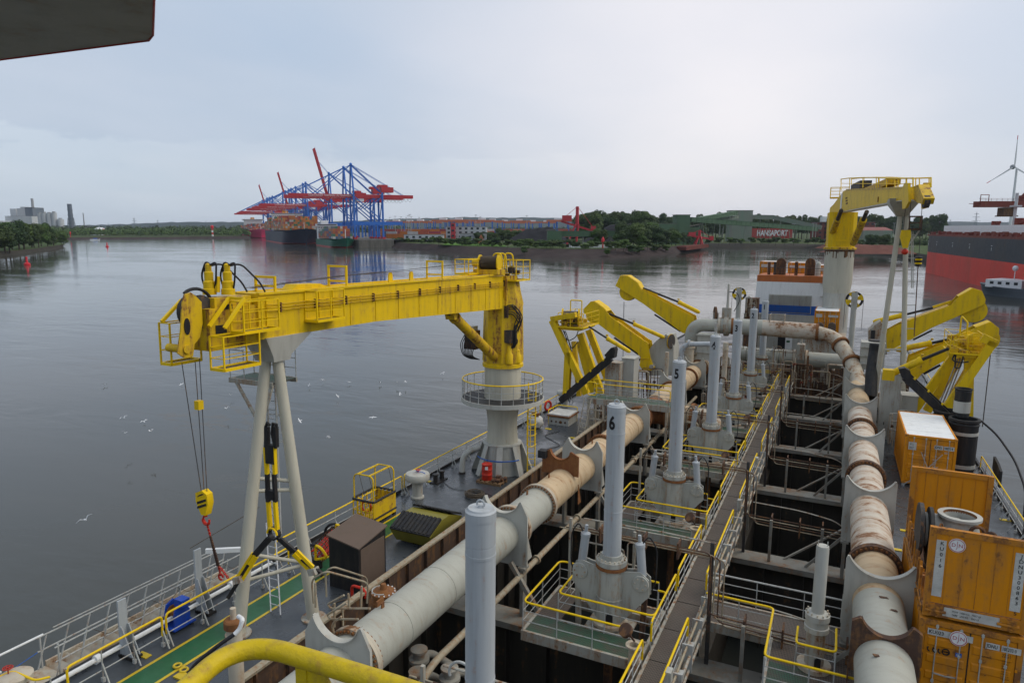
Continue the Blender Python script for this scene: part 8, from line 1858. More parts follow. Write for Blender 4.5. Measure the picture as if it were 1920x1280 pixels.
hoses(t, [[at(1055, 618, Y=50.2), at(1065, 640, Y=50.2), at(1080, 632, Y=50.2), at(1086, 615, Y=50.2)], [at(1060, 620, Y=50.2), at(1072, 655, Y=50.2), at(1084, 640, Y=50.2)], [at(1058, 620, Y=50.2), at(1078, 700, Y=50.3), at(1090, 712, Y=50.4)], [at(1062, 625, Y=50.2), at(1085, 705, Y=50.3)]], .035)
ram(t, (1104, 612), (1138, 634), (1182, 660), 50.6, .16, .07)
m = MB(); m.beam(at(1076, 640, Y=50.4), at(1086, 742, Y=50.4), .35, .3); m.build('winch_mast', Ydt, t)
t = thing('winch_gantry', 'yellow winch gantry on slanting legs on the starboard side', 'gantry', at(1815, 790, Y=52), 'suction pipe gantries')
beams(t, [((1862, 640), (1768, 775)), ((1817, 660), (1815, 792)), ((1788, 668), (1706, 780)), ((1800, 668), (1738, 770)), ((1838, 655), (1790, 740))], [51, 51.5, 54, 55, 55], .5, .5)
MB().beam(at(1868, 645, Y=51), at(1840, 632, Y=51), .5, .5).build('top_beam', Yl, t)
a = at(1780, 661, Y=51); c_ = at(1838, 661, Y=51); MB().box(a.x, c_.x, 51, 54, a.z - .25, a.z).build('platform', Yl, t); p = at(1822, 640, Y=52.4); MB().lathe([(.62, -.5), (.62, -.4), (.45, -.38), (.45, .38), (.62, .4), (.62, .5)], p, 28, (.35, -1, 0)).build('winch_drum', Yl, t); MB().lathe([(.3, .5), (.3, .62), (.2, .64)], p, 20, (.35, -1, 0)).build('winch_hub', Yl, t)
m = MB()
for i in range(26): m.obox((a.x + rr_.uniform(0, c_.x - a.x), 51 + rr_.uniform(0, 2), a.z + rr_.uniform(0, .9)), (rr_.uniform(.05, .2), 0, 0), (0, .12, 0), (0, 0, rr_.uniform(.04, .2)))
m.build('winch_gear', Ydt, t, kind='stuff'); cage(t, a.x, c_.x + .2, 50.8, 54, a.z, a.z + 1.2, name='platform_railing', floor='yellow')
m = MB(); q0, q1 = at(1799, 630, Y=52), at(1812, 630, Y=52); zt2 = at(1800, 598, Y=52).z; m.path(fillet([q0, V((q0.x, q0.y, zt2 + .2)), V((q1.x, q1.y, zt2 - .2)), q1], .1), .05, 6); m.build('ladder_frame', M['yellow_rail'], t)
hoses(t, [[at(1790, 665, Y=51), at(1784, 675, Y=50.8), at(1800, 680, Y=50.8), at(1816, 678, Y=50.9)], [at(1792, 665, Y=51), at(1790, 690, Y=50.8), at(1800, 690, Y=50.8), at(1806, 668, Y=51)]], .045)
m = MB()
for k in range(3): m.path([at(1796 + k * 5, 672, Y=52), at(1762 + k * 6, 755, Y=52)], .045, 6)
m.build('gantry_pipe', Gr, t); ram(t, (1779, 653), (1729, 674), (1668, 702), 50.6, .22, .1); m = MB(); m.path([at(1858, 655, Y=52), at(1842, 800, Y=52)], .03, 5); m.build('hoist_rope', M['dark_steel'], t)
p = at(1666, 702, Y=50.6); MB().obox(p, (.35, 0, 0), (0, .3, 0), (0, 0, .35)).build('ram_foot', Yl, t)
def black_boom(lab, a, c_, head, Y, w=.42):
 t = thing('black_boom', lab, 'boom', group='black folding booms'); A, C_ = at(*a, Y=Y), at(*c_, Y=Y); MB().beam(A, C_, w, w, (0, 1, 0)).build('beam', M['black'], t)
 d = (C_ - A).normalized(); n = V((-d.z, 0, d.x)); n = n if n.z > 0 else -n; MB().beam(A + n * (w * .62), C_ + n * (w * .62), .07, .1).build('cable_guard', M['black'], t); H = [at(x_, y_, Y=Y - .1) for x_, y_ in head]; MB().prism([(p.x, p.z) for p in H], (0, Y - .1, 0), (1, 0, 0), (0, 0, 1), (0, .7, 0)).build('boom_head', M['black'], t)
 for f in (.15, .4, .65, .9): q = A.lerp(C_, f) + n * (w * .62); MB().box(q.x - .06, q.x + .06, q.y - .12, q.y + .12, q.z - .06, q.z + .06).build('clip', M['yellow_rail'], t)
black_boom('black folding boom leaning inboard on the port deck', (1052, 752), (1146, 672), [(1136, 664), (1148, 651), (1154, 650), (1156, 655), (1154, 670), (1140, 672)], 47.5)
black_boom('black folding boom leaning inboard on the starboard side', (1800, 802), (1697, 706), [(1684, 690), (1696, 688), (1706, 694), (1709, 706), (1700, 712), (1690, 706)], 49.5, .5)
# ---- deck houses and posts around the port gantries
def box_at(name, lab, px0, px1, py_t, Y, dep, mat, cat='cabinet', z0=0, extra=None):
 a, c_ = at(px0, py_t, Y=Y), at(px1, py_t, Y=Y); t = thing(name, lab, cat, (a.x, Y, z0)); MB().box(a.x, c_.x, Y, Y + dep, z0, a.z).build('body', M[mat], t)
 MB().box(a.x - .05, c_.x + .05, Y - .05, Y + dep, a.z, a.z + .06).build('cap', M[mat], t); MB().box(a.x + .25 * (c_.x - a.x), a.x + .3 * (c_.x - a.x), Y - .03, Y, z0 + 1, z0 + 1.2).build('latch', M['dark_steel'], t); return t
box_at('hydraulic_tower', 'rust marked grey column under the head of the port black boom', 1135, 1162, 680, 48.0, 1.2, 'grey_rusty', 'column')
box_at('cabinet', 'plain grey cabinet right of the rust marked column', 1166, 1189, 672, 49.0, 1.4, 'grey')
t = thing('gantry_house', 'pale grey sloping gantry foundation house behind the nearer arm', 'deck house'); P = [(1216, 662), (1232, 640), (1248, 626), (1262, 626), (1268, 648), (1268, 700), (1216, 700)]
plate('wall', G_, t, P, 2.2, Y=60.0); web(t, [(1248, 627), (1250, 700)], 58.85, .3, M['grey'], .15, 'corner_post'); m = MB(); p = at(1258, 640, Y=58.8); m.lathe([(.62, -.08), (.62, .08)], p, 26, (1, -.3, 0)); m.build('rope_sheave', M['dark_steel'], t); m = MB(); m.lathe([(.66, -.03), (.66, .03)], p, 26, (1, -.3, 0)); m.build('sheave_rim', M['yellow_dirty'], t)
t = thing('gantry_house', 'grey hollow gantry foundation by the starboard arm', 'deck house'); P = [(1628, 662), (1628, 618), (1640, 606), (1650, 600), (1660, 616), (1662, 662)]; plate('wall', Gr, t, P, 2.0, Y=66.5); MB().box(*[at(1632, 640, Y=65).x, at(1640, 640, Y=65).x], 65.3, 65.5, at(1636, 645, Y=65).z, at(1636, 620, Y=65).z).build('recess', M['ink'], t)
box_at('hydraulic_tower', 'tall worn grey column with pipes on the starboard side', 1655, 1692, 700, 52.0, 1.5, 'grey_worn', 'column'); box_at('cabinet', 'pale grey cabinet beside the starboard column', 1692, 1722, 742, 53.5, 1.5, 'grey')
t = thing('black_duct', 'thick black flexible duct rising beside the right pipe', 'duct'); MB().path(fillet([at(1632, 745, Y=56), at(1634, 700, Y=57), at(1640, 660, Y=58), at(1642, 645, Y=58)], .5), .42, 18).build('duct', M['rubber'], t); MB().lathe([(.5, 0), (.5, .12), (.4, .12)], at(1642, 640, Y=58), 20).build('collar', M['dark_steel'], t)
for px, pt, pb, Y, r_, mt, lab in ((1251, 660, 760, 54, .15, 'pipe_worn', 'thin beige standpipe left of cylinder five'), (1361, 642, 760, 56, .2, 'pipe_worn', 'plain beige standpipe between cylinders four and three'), (1294, 640, 700, 62, .38, 'pipe_worn', 'stubby grey standpipe under the big elbow'), (1343, 606, 660, 64, .12, 'rail_grey', 'thin grey post before the crossing pipe, left one'), (1378, 610, 660, 64, .12, 'rail_grey', 'thin grey post before the crossing pipe, right one')):
 a = at(px, pt, Y=Y); t = thing('standpipe', lab, 'standpipe', (a.x, Y, 0)); MB().cyl((a.x, Y, 0), (a.x, Y, a.z), r_, n=18).build('pipe', M[mt], t); MB().lathe([(r_ * 1.25, 0), (r_ * 1.25, .12)], (a.x, Y, a.z - .6), 16).build('collar', M[mt], t)
t = thing('overflow_pipe', 'pale blue grey pipe bending over towards cylinder four', 'pipe'); MB().path(fillet([at(1277, 720, Y=54), at(1277, 645, Y=54), at(1345, 645, Y=54.5)], .9, 7), .2, 16).build('pipe', Gc, t); MB().lathe([(.27, 0), (.27, .15)], at(1290, 643, Y=54), 18, (1, 0, 0)).build('flange', Gc, t)
z_ = 2.55; a, c_ = at(1106, 742, Z=z_), at(1252, 766, Z=z_); ya = (a.y + c_.y) / 2
t = thing('bridge_platform', 'green grated bridge platform with yellow rails crossing over the left pipe', 'platform'); xa, xb = a.x, c_.x
MB().box(xa, xb, ya, ya + 1.5, z_ - .06, z_).build('grating', M['grate_green'], t); m = MB(); m.box(xa, xb, ya - .08, ya, z_ - .38, z_ + .02); m.box(xa, xb, ya + 1.5, ya + 1.58, z_ - .38, z_ + .02); m.build('side_beam', M['grey_rusty'], t)
railing('yellow railing on the near side of the bridge platform', [(xa + .7, ya, z_), (xb, ya, z_)], post=.75, mids=(.25, .5, .75)); railing('yellow railing on the far side of the bridge platform', [(xa, ya + 1.5, z_), (xb, ya + 1.5, z_)], post=1.2)
m = MB(); m.path(fillet([(xa, ya + .1, z_ + .2), (xa, ya + .1, z_ + 1.1), (xa + .6, ya + .1, z_ + 1.1), (xa + .6, ya + .1, z_ + .2)], .12, 4, True), .04, 6, closed=True); solo(m, 'rail_gate', M['yellow_rail'], 'yellow looped gate at the head of the bridge platform stair', 'gate')
for x_ in (xa + .1, xa + 1.2, xb - .2):
 for y_ in (ya + .05, ya + 1.45): MB().beam((x_, y_, 0 if x_ < HX0 + .3 else -1.4), (x_, y_, z_ - .1), .14).build('leg', M['pipe_worn'], t)
for z1_ in (.5, 1.1, 1.75): MB().beam((xa + .1, ya + .05, z1_), (xa + 1.2, ya + .05, z1_), .09).build('brace', M['pipe_worn'], t)
MB().beam((xa + .1, ya, .3), (xa + 3.2, ya, z_ - .3), .12).build('brace', M['pipe_worn'], t)
ladder('beige stair ladder at the end of the bridge platform', (xa - .15, ya - .7, 0), (xa + .1, ya - .1, z_), .6, (.9, -.4, 0), 'pipe_worn', .28)
def motor(lab, x, y, z, s=1.0, mat='grey_rusty', name='pump_motor'):
 t = thing(name, lab, 'motor', (x, y, z)); MB().lathe([(.22 * s, 0), (.26 * s, .05), (.26 * s, .6 * s), (.2 * s, .66 * s)], (x, y, z + .35 * s), 18, (.2, 1, 0)).build('housing', M[mat], t); MB().box(x - .25 * s, x + .25 * s, y, y + .5 * s, z, z + .2 * s).build('bed', M['dark_steel'], t); MB().box(x - .1 * s, x + .1 * s, y + .15 * s, y + .4 * s, z + .55 * s, z + .75 * s).build('terminal_box', M[mat], t)
for i, (x_, y_, z_, s_) in enumerate(((-13.1, 47.8, .2, 1.4), (-12.9, 50.2, 0, 1.6), (-15.6, 52.5, 0, 1.5), (4.2, 54.5, 0, 1.8), (5.4, 57.0, 0, 1.8), (3.4, 60.5, 0, 2.0), (-8.3, 56.0, .1, 1.2), (-8.6, 66.6, .1, 1.5), (4.9, 60.2, .8, 1.6))): motor(('small rusty pump motor among the gear, ' + ('left of the bend', 'behind the left pipe', 'by the port gantry', 'near starboard gantry', 'under the starboard arm', 'beside the black duct', 'behind cylinder four', 'behind cylinder two', 'by the starboard house')[i]), x_, y_, z_, s_)
def manifold(lab, x0_, x1_, y_, z0_, z1_, n, seed, mats=('grey_rusty', 'pipe_worn', 'rail_beige', 'rust_dark')):
 rq = random.Random(seed); t = thing('pipe_manifold', lab, 'pipework', (x0_, y_, z0_))
 for i in range(n):
  x_ = rq.uniform(x0_, x1_); yy = y_ + rq.uniform(-.8, .8); z = rq.uniform(z0_ + .3, z1_); x2 = max(x0_, min(x1_, x_ + rq.choice((-1, 1)) * rq.uniform(.6, 1.8)))
  MB().path(fillet([(x_, yy, z0_ - .2), (x_, yy, z), (x2, yy, z), (x2, yy + rq.uniform(.2, .6), z0_ + .1)], .15), rq.choice((.025, .035, .05, .08)), 7).build('pipe', M[rq.choice(mats)], t)
  if i % 2 == 0:
   w = V((x_, yy - .05, z * .6 + z0_ * .4)); MB().lathe([(.1, -.08), (.13, -.02), (.13, .02), (.1, .08)], w, 12, (0, 0, 1)).build('valve', M['rust_dark'], t)
   MB().path(arc(w + V((0, -.2, 0)), .11, 0, 2 * pi * 9 / 10, 9), .014, 4, closed=True).build('hand_wheel', M[rq.choice(('chain_red', 'rail_grey', 'dark_steel'))], t)
manifold('tangle of small pipes and valves between the arms and the big elbow', -15.5, -12.6, 56, 0, 3.0, 12, 1)
manifold('tangle of small pipes behind the rusty bend', -9.6, -7.4, 56.5, 0, 3.6, 10, 2)
manifold('small rusty pipes on the branch valve at cylinder four', -9.6, -7.6, 44.4, .4, 3.3, 9, 3)
manifold('small pipes beside cylinder two under the crossing pipe', -9.5, -7.2, 65, 0, 4.2, 12, 4)
manifold('small pipes and valves right of cylinder one', -5.4, -2.2, 69, .2, 3.8, 12, 5)
manifold('pipes and valves on the starboard deck by the black duct', 3.0, 5.0, 57, 0, 3.4, 14, 6)
manifold('pipes on the face of the starboard column', 3.6, 5.0, 50.8, 0, 3.3, 10, 7, ('grey_rusty', 'pipe_worn', 'grey'))
manifold('pipes and hoses on the port column below the black boom', -15.6, -14.4, 46.8, 0, 3.2, 8, 8)
manifold('small pipes around the lower cross pipe', -3.5, 1.2, 70.5, -.2, 2.6, 9, 9)
for k in (6, 5, 4, 3, 2): manifold('small fittings and hoses on the bundle behind cylinder ' + {6: 'six', 5: 'five', 4: 'four', 3: 'three', 2: 'two'}[k], -7.9, -5.6, PY[k] + 1.1, .6, 2.9, 6, 20 + k)
t = thing('deck_pipe_pair', 'two pale pipes crossing before the funnel casing', 'pipes');
for z, y_ in ((1.5, 76), (1.05, 76)): MB().path([(-6.5, y_, z), (-2.0, y_, z)], .1, 8).build('pipe', M['pipe_worn'], t)
m = MB(); p = at(1516, 700, Z=1.0); solo(MB().path(arc((-.5, 74.6, .9), .45, -.3, pi + .3, 12), .14, 10), 'pipe_bow', M['pipe_worn'], 'short beige pipe bow above the brown end wall', 'pipe')
# ================================================================ FUNNEL CASING AND AFT DECK
FY = 88.0
def F(px, py, Y=FY): return at(px, py, Y=Y)
t = thing('funnel_casing', 'white funnel casing with orange brown top band and blue stripe', 'funnel', (-6, FY, 0)); xl, xr = F(1421, 525).x, F(1549, 530).x
zt_, zo_, zb1, zb2 = F(1480, 517).z, F(1480, 529).z, F(1475, 572).z, F(1475, 589).z
m = MB(); m.box(xl - .1, xr + 1.2, FY, FY + 9, zo_, zt_); m.build('top_band', M['funnel_orange'], t)
def slab2(z0, z1, w0, mat, name):
 m = MB(); m.add([(xl - w0, FY, z0), (xr + 1.2, FY, z0), (xr + 1.2, FY, z1), (xl - w0 + .12, FY, z1), (xl - w0, FY + 9, z0), (xr + 1.2, FY + 9, z0), (xr + 1.2, FY + 9, z1), (xl - w0 + .12, FY + 9, z1)], [(0, 1, 2, 3), (5, 4, 7, 6), (1, 5, 6, 2), (4, 0, 3, 7), (3, 2, 6, 7), (1, 0, 4, 5)]); m.build(name, mat, t)
slab2(zb1, zo_, .22, M['white'], 'upper_wall'); slab2(zb2, zb1, .36, M['stripe_blue'], 'blue_stripe'); slab2(0, zb2, .5, G_, 'lower_wall')
lx0, lx1, lz0, lz1 = F(1443, 553).x, F(1521, 556).x, F(1480, 587).z + .1, F(1480, 554).z; m = MB(); nL = 22
for i in range(nL): z = lz0 + (lz1 - lz0) * (i + .5) / nL; MB().obox(((lx0 + lx1) / 2, FY - .10, z), ((lx1 - lx0) / 2, 0, 0), (0, .05, -.03), (0, .01, .02)).build('louvre_slat', M['grey'] if z > zb1 else M['stripe_blue'], t)
MB().box(lx0 - .08, lx1 + .08, FY - .03, FY - .005, lz0 - .08, lz1 + .08).build('louvre_back', M['grey'], t)
for px, w, h, mt, lab in ((1441, .3, .9, 'rust_dark', 'small square exhaust'), (1452, .3, .9, 'dark_steel', ''), (1492, .35, .9, 'rust_dark', '')): p = F(px, 517, 90); MB().box(p.x - w / 2, p.x + w / 2, 90, 90.4, zt_ - .05, F(px, 491, 90).z).build('exhaust', M[mt], t)
for px in (1463.5, 1518):
 p = F(px, 517, 90.5); zt3 = F(px, 484, 90.5).z; m = MB(); m.prism([(-.55, 0), (-.55, zt3 - zt_ - .5)] + [(math.cos(a) * -.55, zt3 - zt_ - .5 + math.sin(a) * .55) for a in [pi * i / 10 for i in range(1, 10)]] + [(.55, zt3 - zt_ - .5), (.55, 0)], (p.x, 90.6, zt_ - .05), (1, 0, 0), (0, 0, 1), (0, 1.0, 0)); m.build('exhaust_hood', M['rust_dark'], t)
p = F(1533, 517, 90); MB().lathe([(.3, 0), (.3, 1.3), (.26, 1.55), (.12, 1.72), (.001, 1.76)], (p.x, 90, zt_ - .05), 18).build('exhaust_pipe', G_, t)
for px, py in ((1543, 532), (1543, 556)): p = F(px, py); MB().box(p.x - .3, p.x + .3, FY - .35, FY, p.z - .04, p.z + .04).build('step_bracket', G_, t)
railing('thin dark railing on the funnel casing top', [(xl + .1, 89, zt_), (xr + 1, 89, zt_)], h=.9, topm='dark_steel', postm='dark_steel', post=1.6)
for i, (px0, px1, pt) in enumerate(((1425, 1461, 490), (1478, 1512, 492), (1536, 1549, 497))):
 a, c_ = at(px0, pt, Y=97), at(px1, pt, Y=97); t2 = container('freight_container', ('orange container on the aft deck behind the funnel, left one', 'orange container on the aft deck behind the funnel, middle one', 'orange container partly hidden behind the far crane column')[i], a.x, 97, a.z - 2.59, roof='white', group='orange containers aft of the funnel')
 MB().box(a.x + .2, a.x + 1.0, 96.985, 96.99, a.z - .75, a.z - .35).build('number_plate', M['canvas'], t2); MB().box(a.x + 1.3, a.x + 2.2, 96.985, 96.99, a.z - .7, a.z - .4).build('number_plate', M['canvas'], t2)
solo(MB().box(-9.6, .2, 96.5, 112, 0, a.z - 2.6), 'aft_house', G_, 'grey deck house carrying the aft orange containers', 'deck house')
a, c_ = at(1528, 582, Y=80), at(1574, 585, Y=80); t2 = container('freight_container', 'orange container with white roof standing before the far crane column', a.x, 80, a.z - 2.7, 6.06, 2.7, 'white', group='orange containers aft of the funnel'); zc_ = a.z - 2.7
MB().box(a.x + .15, a.x + .75, 79.985, 79.99, zc_ + 2.0, zc_ + 2.35).build('number_plate', M['canvas'], t2); MB().box(a.x + 1.35, a.x + 2.3, 79.985, 79.99, zc_ + 2.05, zc_ + 2.3).build('number_plate', M['canvas'], t2)
solo(MB().box(a.x - .8, a.x + 3.2, 79.4, 86.5, 0, zc_ - .01), 'container_bed', Gr, 'grey foundation under the orange container by the far crane', 'foundation')
for px, mt in ((1537, 'brown_top'), (1560, 'brown_top')):
 p = at(px, 612, Y=79.0); t2 = thing('vent_cowl', ('left' if px < 1550 else 'right') + ' dark round topped vent cowl before the orange container', 'vent', group='dark vent cowls'); m = MB(); m.prism([(-.38, -1.2), (-.38, .35)] + [(math.cos(a_) * -.38, .35 + math.sin(a_) * .38) for a_ in [pi * i / 8 for i in range(1, 8)]] + [(.38, .35), (.38, -1.2)], (p.x, 79, p.z - .3), (1, 0, 0), (0, 0, 1), (0, .5, 0)); m.build('cowl', M[mt], t2)
t = thing('casing_door', 'white door with green pictogram in the grey casing front', 'door'); a, c_ = at(1473, 632, Y=87.9), at(1484, 658, Y=87.9); MB().box(a.x, c_.x, 87.9, 87.96, c_.z - 1.0, a.z).build('leaf', M['white'], t); q = at(1477.5, 640, Y=87.9); MB().box(q.x - .18, q.x + .2, 87.88, 87.9, q.z - .12, q.z + .12).build('pictogram', M['deck_green'], t)
t = thing('doorway', 'dark open doorway left of the white casing door', 'doorway'); a, c_ = at(1459, 628, Y=87.95), at(1471, 660, Y=87.95); MB().box(a.x, c_.x, 87.93, 87.99, c_.z - 1, a.z).build('opening', M['ink'], t)
cage_t = thing('pipe_cage', 'rusty grey inspection cage on top of the crossing pipe', 'cage'); q0, q1 = at(1443, 608, Y=66), at(1470, 608, Y=66); cage(cage_t, q0.x, q1.x, 65.6, 67.2, q0.z, at(1450, 590, Y=66).z, 'grey_rusty', 3, .03)
def pulley(lab, px, py, pyb, Y, tilt=(0, 1, 0), r=.88):
 t = thing('rope_pulley', lab, 'pulley', group='yellow and black pulleys'); p = at(px, py, Y=Y); z0 = at(px, pyb, Y=Y).z; ax = V(tilt).normalized(); u = ax.cross(V((0, 0, 1))).normalized(); w = V((0, 0, 1))
 MB().lathe([(r * .72, -.05), (r, -.06), (r, .06), (r * .72, .05), (r * .72, -.05)], p, 32, ax, caps=False).build('rim', M['black'], t)
 for i in range(8):
  if i % 2: continue
  a0 = i * pi / 4; pts = [u * math.cos(a0 + k * pi / 16) * r * .98 + w * math.sin(a0 + k * pi / 16) * r * .98 for k in range(5)] + [u * math.cos(a0 + k * pi / 16) * r * .3 + w * math.sin(a0 + k * pi / 16) * r * .3 for k in (4, 3, 2, 1, 0)]
  m = MB(); m.add([p + q - ax * .075 for q in pts] + [p + q + ax * .075 for q in pts], [tuple(range(10)), tuple(reversed(range(10, 20)))] + [(k, k + 10, (k + 1) % 10 + 10, (k + 1) % 10) for k in range(10)]); m.build('sector', M['yellow'], t)
 m = MB(); m.box(p.x - .28, p.x + .28, p.y - .2, p.y - .09, p.z - r * 1.1, p.z + r * .9); m.lathe([(.14, -.3), (.14, .3)], p, 12, ax); m.build('fork', G_, t)
 MB().lathe([(.26, 0), (.26, p.z - r * 1.05 - z0)], (p.x, p.y, z0), 16).build('post', G_, t)
 for s in (-1, 1): MB().path([p + u * r * s, p + u * r * s - V((0, 0, 3.0))], .022, 5).build('rope', M['dark_steel'], t)
pulley('yellow and black pulley wheel on a post left of the funnel', 1386, 551, 600, 80, r=.75); pulley('yellow and black pulley wheel on a post right of the far crane column', 1602, 562, 668, 76, r=.82)
t = thing('fairlead_wheel', 'dark narrow wheel seen edge on behind the crossing pipe', 'pulley'); p = at(1341, 590, Y=68.5); MB().lathe([(.8, -.08), (.8, .08)], p, 28, (1, .35, 0)).build('wheel', M['rust_dark'], t); MB().box(p.x - .2, p.x + .3, p.y, p.y + .3, p.z - 1.5, p.z + .2).build('bracket', G_, t)
box_at('winch_house', 'dark cluttered winch house left of the funnel casing', 1398, 1421, 560, 84, 2, 'rust_dark', 'winch'); box_at('deck_house', 'grey deck house wall left of the funnel under the pulley', 1395, 1424, 588, 86, 2, 'grey', 'deck house')
manifold('dark winch gear heaped beside the funnel casing', at(1400, 560, Y=83).x, at(1418, 560, Y=83).x, 83, at(1400, 590, Y=83).z, at(1400, 556, Y=83).z, 8, 33)
# ---- far crane
C2 = V((at(1572, 500, Y=85).x, 85, 0)); c = (C2.x, C2.y, 0); zc2 = at(1572, 468, Y=84).z
t = thing('crane_pedestal', 'tall grey round pedestal carrying the far yellow crane', 'crane pedestal', c); MB().lathe([(1.36, 0), (1.36, 7.9), (1.36, 8.0)], c, 40).build('lower_column', G_, t); MB().lathe([(1.36, 7.9), (1.50, 9.0), (1.50, zc2)], c, 40).build('upper_column', M['mast_beige'], t)
m = MB(); m.lathe([(1.53, zc2 - .05), (1.53, zc2 - .22)], c, 36, caps=False); rr_ = random.Random(13)
for i in range(40): a_ = rr_.uniform(0, 2 * pi); h = rr_.uniform(.2, .9); m.obox((c[0] + 1.505 * math.cos(a_), c[1] + 1.505 * math.sin(a_), zc2 - .1 - h / 2), (-math.sin(a_) * .05, math.cos(a_) * .05, 0), (math.cos(a_) * .008, math.sin(a_) * .008, 0), (0, 0, h / 2))
m.build('grease_runs', M['rust_dark'], t, kind='stuff')
t = thing('deck_crane', 'far yellow deck crane with its jib lowered onto a lattice mast', 'crane', c); MB().lathe([(1.5, zc2), (1.72, zc2 + .03), (1.72, zc2 + .22), (1.5, zc2 + .3)], c, 36).build('slew_ring', Ydt, t)
tip = V((3.75, 55.2, 0)); ax = (tip - C2).normalized(); nrm = ax.cross(V((0, 0, 1))).normalized(); o_ = C2 - nrm * .65 if nrm.x > 0 else C2 + nrm * .65
zy = at(1575, 398, Y=84).z
m = MB(); P = []
for z, k in ((zc2 + .25, 1.35), (zy, 1.42)):
 for sx, sy in ((-1, -.7), (-.7, -1), (.7, -1), (1, -.7), (1, .7), (.7, 1), (-.7, 1), (-1, .7)): P.append(C2 + nrm * sx * k + ax * sy * k * .95 + V((0, 0, z)))
m.add(P, [(i, (i + 1) % 8, (i + 1) % 8 + 8, i + 8) for i in range(8)] + [tuple(range(8, 16))]); m.build('house', Yl, t)
m = MB(); f0 = C2 + ax * 1.3
for s in (-1, 1): m.beam(f0 + nrm * s * .55 + V((0, 0, zc2 + .9)), f0 + nrm * s * .55 + V((0, 0, zy - .6)), .12, .1)
m.beam(f0 + nrm * -.55 + V((0, 0, zc2 + 1.0)), f0 + nrm * .55 + V((0, 0, zc2 + 1.0)), .1); m.build('door_frame', M['yellow_rail'], t)
nn_ = nrm if nrm.x > 0 else -nrm
sidepix = [(1555, 401), (1556, 390), (1563, 383), (1581, 359), (1587, 356), (1696, 352), (1696, 374), (1678, 377)]
PP = [hit(x_, y_, o_, ax) for x_, y_ in sidepix]; poly = [((p - o_).dot(ax), p.z) for p in PP]; ww = 1.0
MB().prism(poly, o_ + (nrm if nrm.x > 0 else -nrm) * (ww / 2), ax, (0, 0, 1), nrm * ww).build('jib', Yl, t)
m = MB()
for (a, c_) in ((poly[0], poly[7]), (poly[7], poly[6])): p, q = (o_ + nn_ * .5 + ax * k[0] + V((0, 0, k[1] - .03)) for k in (a, c_)); m.obox((p + q) / 2, (q - p) / 2, nn_ * .49, (0, 0, .02))
m.build('underside', M['white'], t); m = MB(); e0, e1 = poly[4], poly[5];
for s in (0, ww): m.beam(o_ + (nrm if nrm.x > 0 else -nrm) * s + ax * e0[0] + V((0, 0, e0[1])), o_ + (nrm if nrm.x > 0 else -nrm) * s + ax * e1[0] + V((0, 0, e1[1])), .1, .14)
m.build('jib_flange', Ydt, t); nn = (nrm if nrm.x > 0 else -nrm)
def J2(px, py, s=0): p = hit(px, py, o_, ax); return p + nn * s
q = J2(1578, 378, -.03); m = MB(); m.obox(q, ax * .42, nn * .02, (0, 0, .85)); m.build('data_plate', M['white'], t)
for i in range(3): a0 = J2(1586 + i * .3, 372 + i * 5, -.02); m = MB(); m.obox(a0 + ax * .5, ax * .55, nn * .01, (0, 0, .07)); m.build('lettering', M['rust_dark'], t)
MB().obox(J2(1647, 374, -.03), ax * .1, nn * .02, (0, 0, .2)).build('rust_mark', M['rust_orange'], t)
m = MB(); pts = [J2(x_, y_) for x_, y_ in ((1577, 356), (1577, 336), (1592, 334), (1618, 333), (1645, 333), (1678, 335), (1712, 334), (1712, 352))]; m.path(pts, .05, 6); m.path([p + nn * 1.0 for p in pts], .05, 6)
for x_ in (1593, 1618, 1643, 1647, 1662, 1678, 1684, 1700): m.beam(J2(x_, 352), J2(x_, 333.5), .06); m.beam(J2(x_, 352) + nn * 1.3, J2(x_, 334) + nn * 1.3, .06)
m.path([J2(1577, 344), J2(1712, 345)], .025, 5); m.build('jib_railing', M['yellow_rail'], t)
m = MB(); m.obox(J2(1600, 350, .65), ax * 2.6, nn * .5, (0, 0, .35)); m.build('winch', M['dark_steel'], t); m = MB(); m.obox(J2(1635, 350, .65), ax * 5, nn * .45, (0, 0, .25)); m.build('top_gear', Ydt, t)
q = J2(1563, 371, .65); cage(t, q.x - 1.0, q.x + .9, q.y - .8, q.y + .8, q.z, J2(1563, 353).z, name='service_cage', floor='yellow', r=.035)
for s in (-.15, .95):
 m = MB(); hp2 = [(1699, 392), (1697, 356), (1703, 343), (1710, 343), (1711, 378), (1705, 390)]; Q = [J2(x_, y_) for x_, y_ in hp2]; m.prism([((p - o_).dot(ax), p.z) for p in Q], o_ + nn * s, ax, (0, 0, 1), nn * .15); m.build('cheek_plate', Yl, t)
m = MB(); hp2 = [(1711, 350), (1720, 346), (1722, 352), (1730, 372), (1727, 383), (1718, 380), (1712, 375)]; Q = [J2(x_, y_) for x_, y_ in hp2]; m.prism([((p - o_).dot(ax), p.z) for p in Q], o_ + nn * .35, ax, (0, 0, 1), nn * .6); m.build('jib_head', Ydt, t)
q = J2(1726, 378, .3); MB().lathe([(.38, -.15), (.38, .15)], q, 22, nn).build('head_sheave', M['dark_steel'], t)
for (a, c_), s in ((((1558, 458), (1582, 398)), -.3), (((1600, 456), (1624, 400)), 1.5)):
 A = J2(*a, s) if s < 0 else hit(*a, o_ + nn * 1.5, ax); B_ = J2(*c_, s) if s < 0 else hit(*c_, o_ + nn * 1.5, ax); MB().cyl(A, A.lerp(B_, .8), .34, n=16).build('luffing_cylinder', Ydt, t); MB().cyl(A.lerp(B_, .8), B_ + (B_ - A) * .05, .2, n=12).build('rod', M['dark_steel'], t)
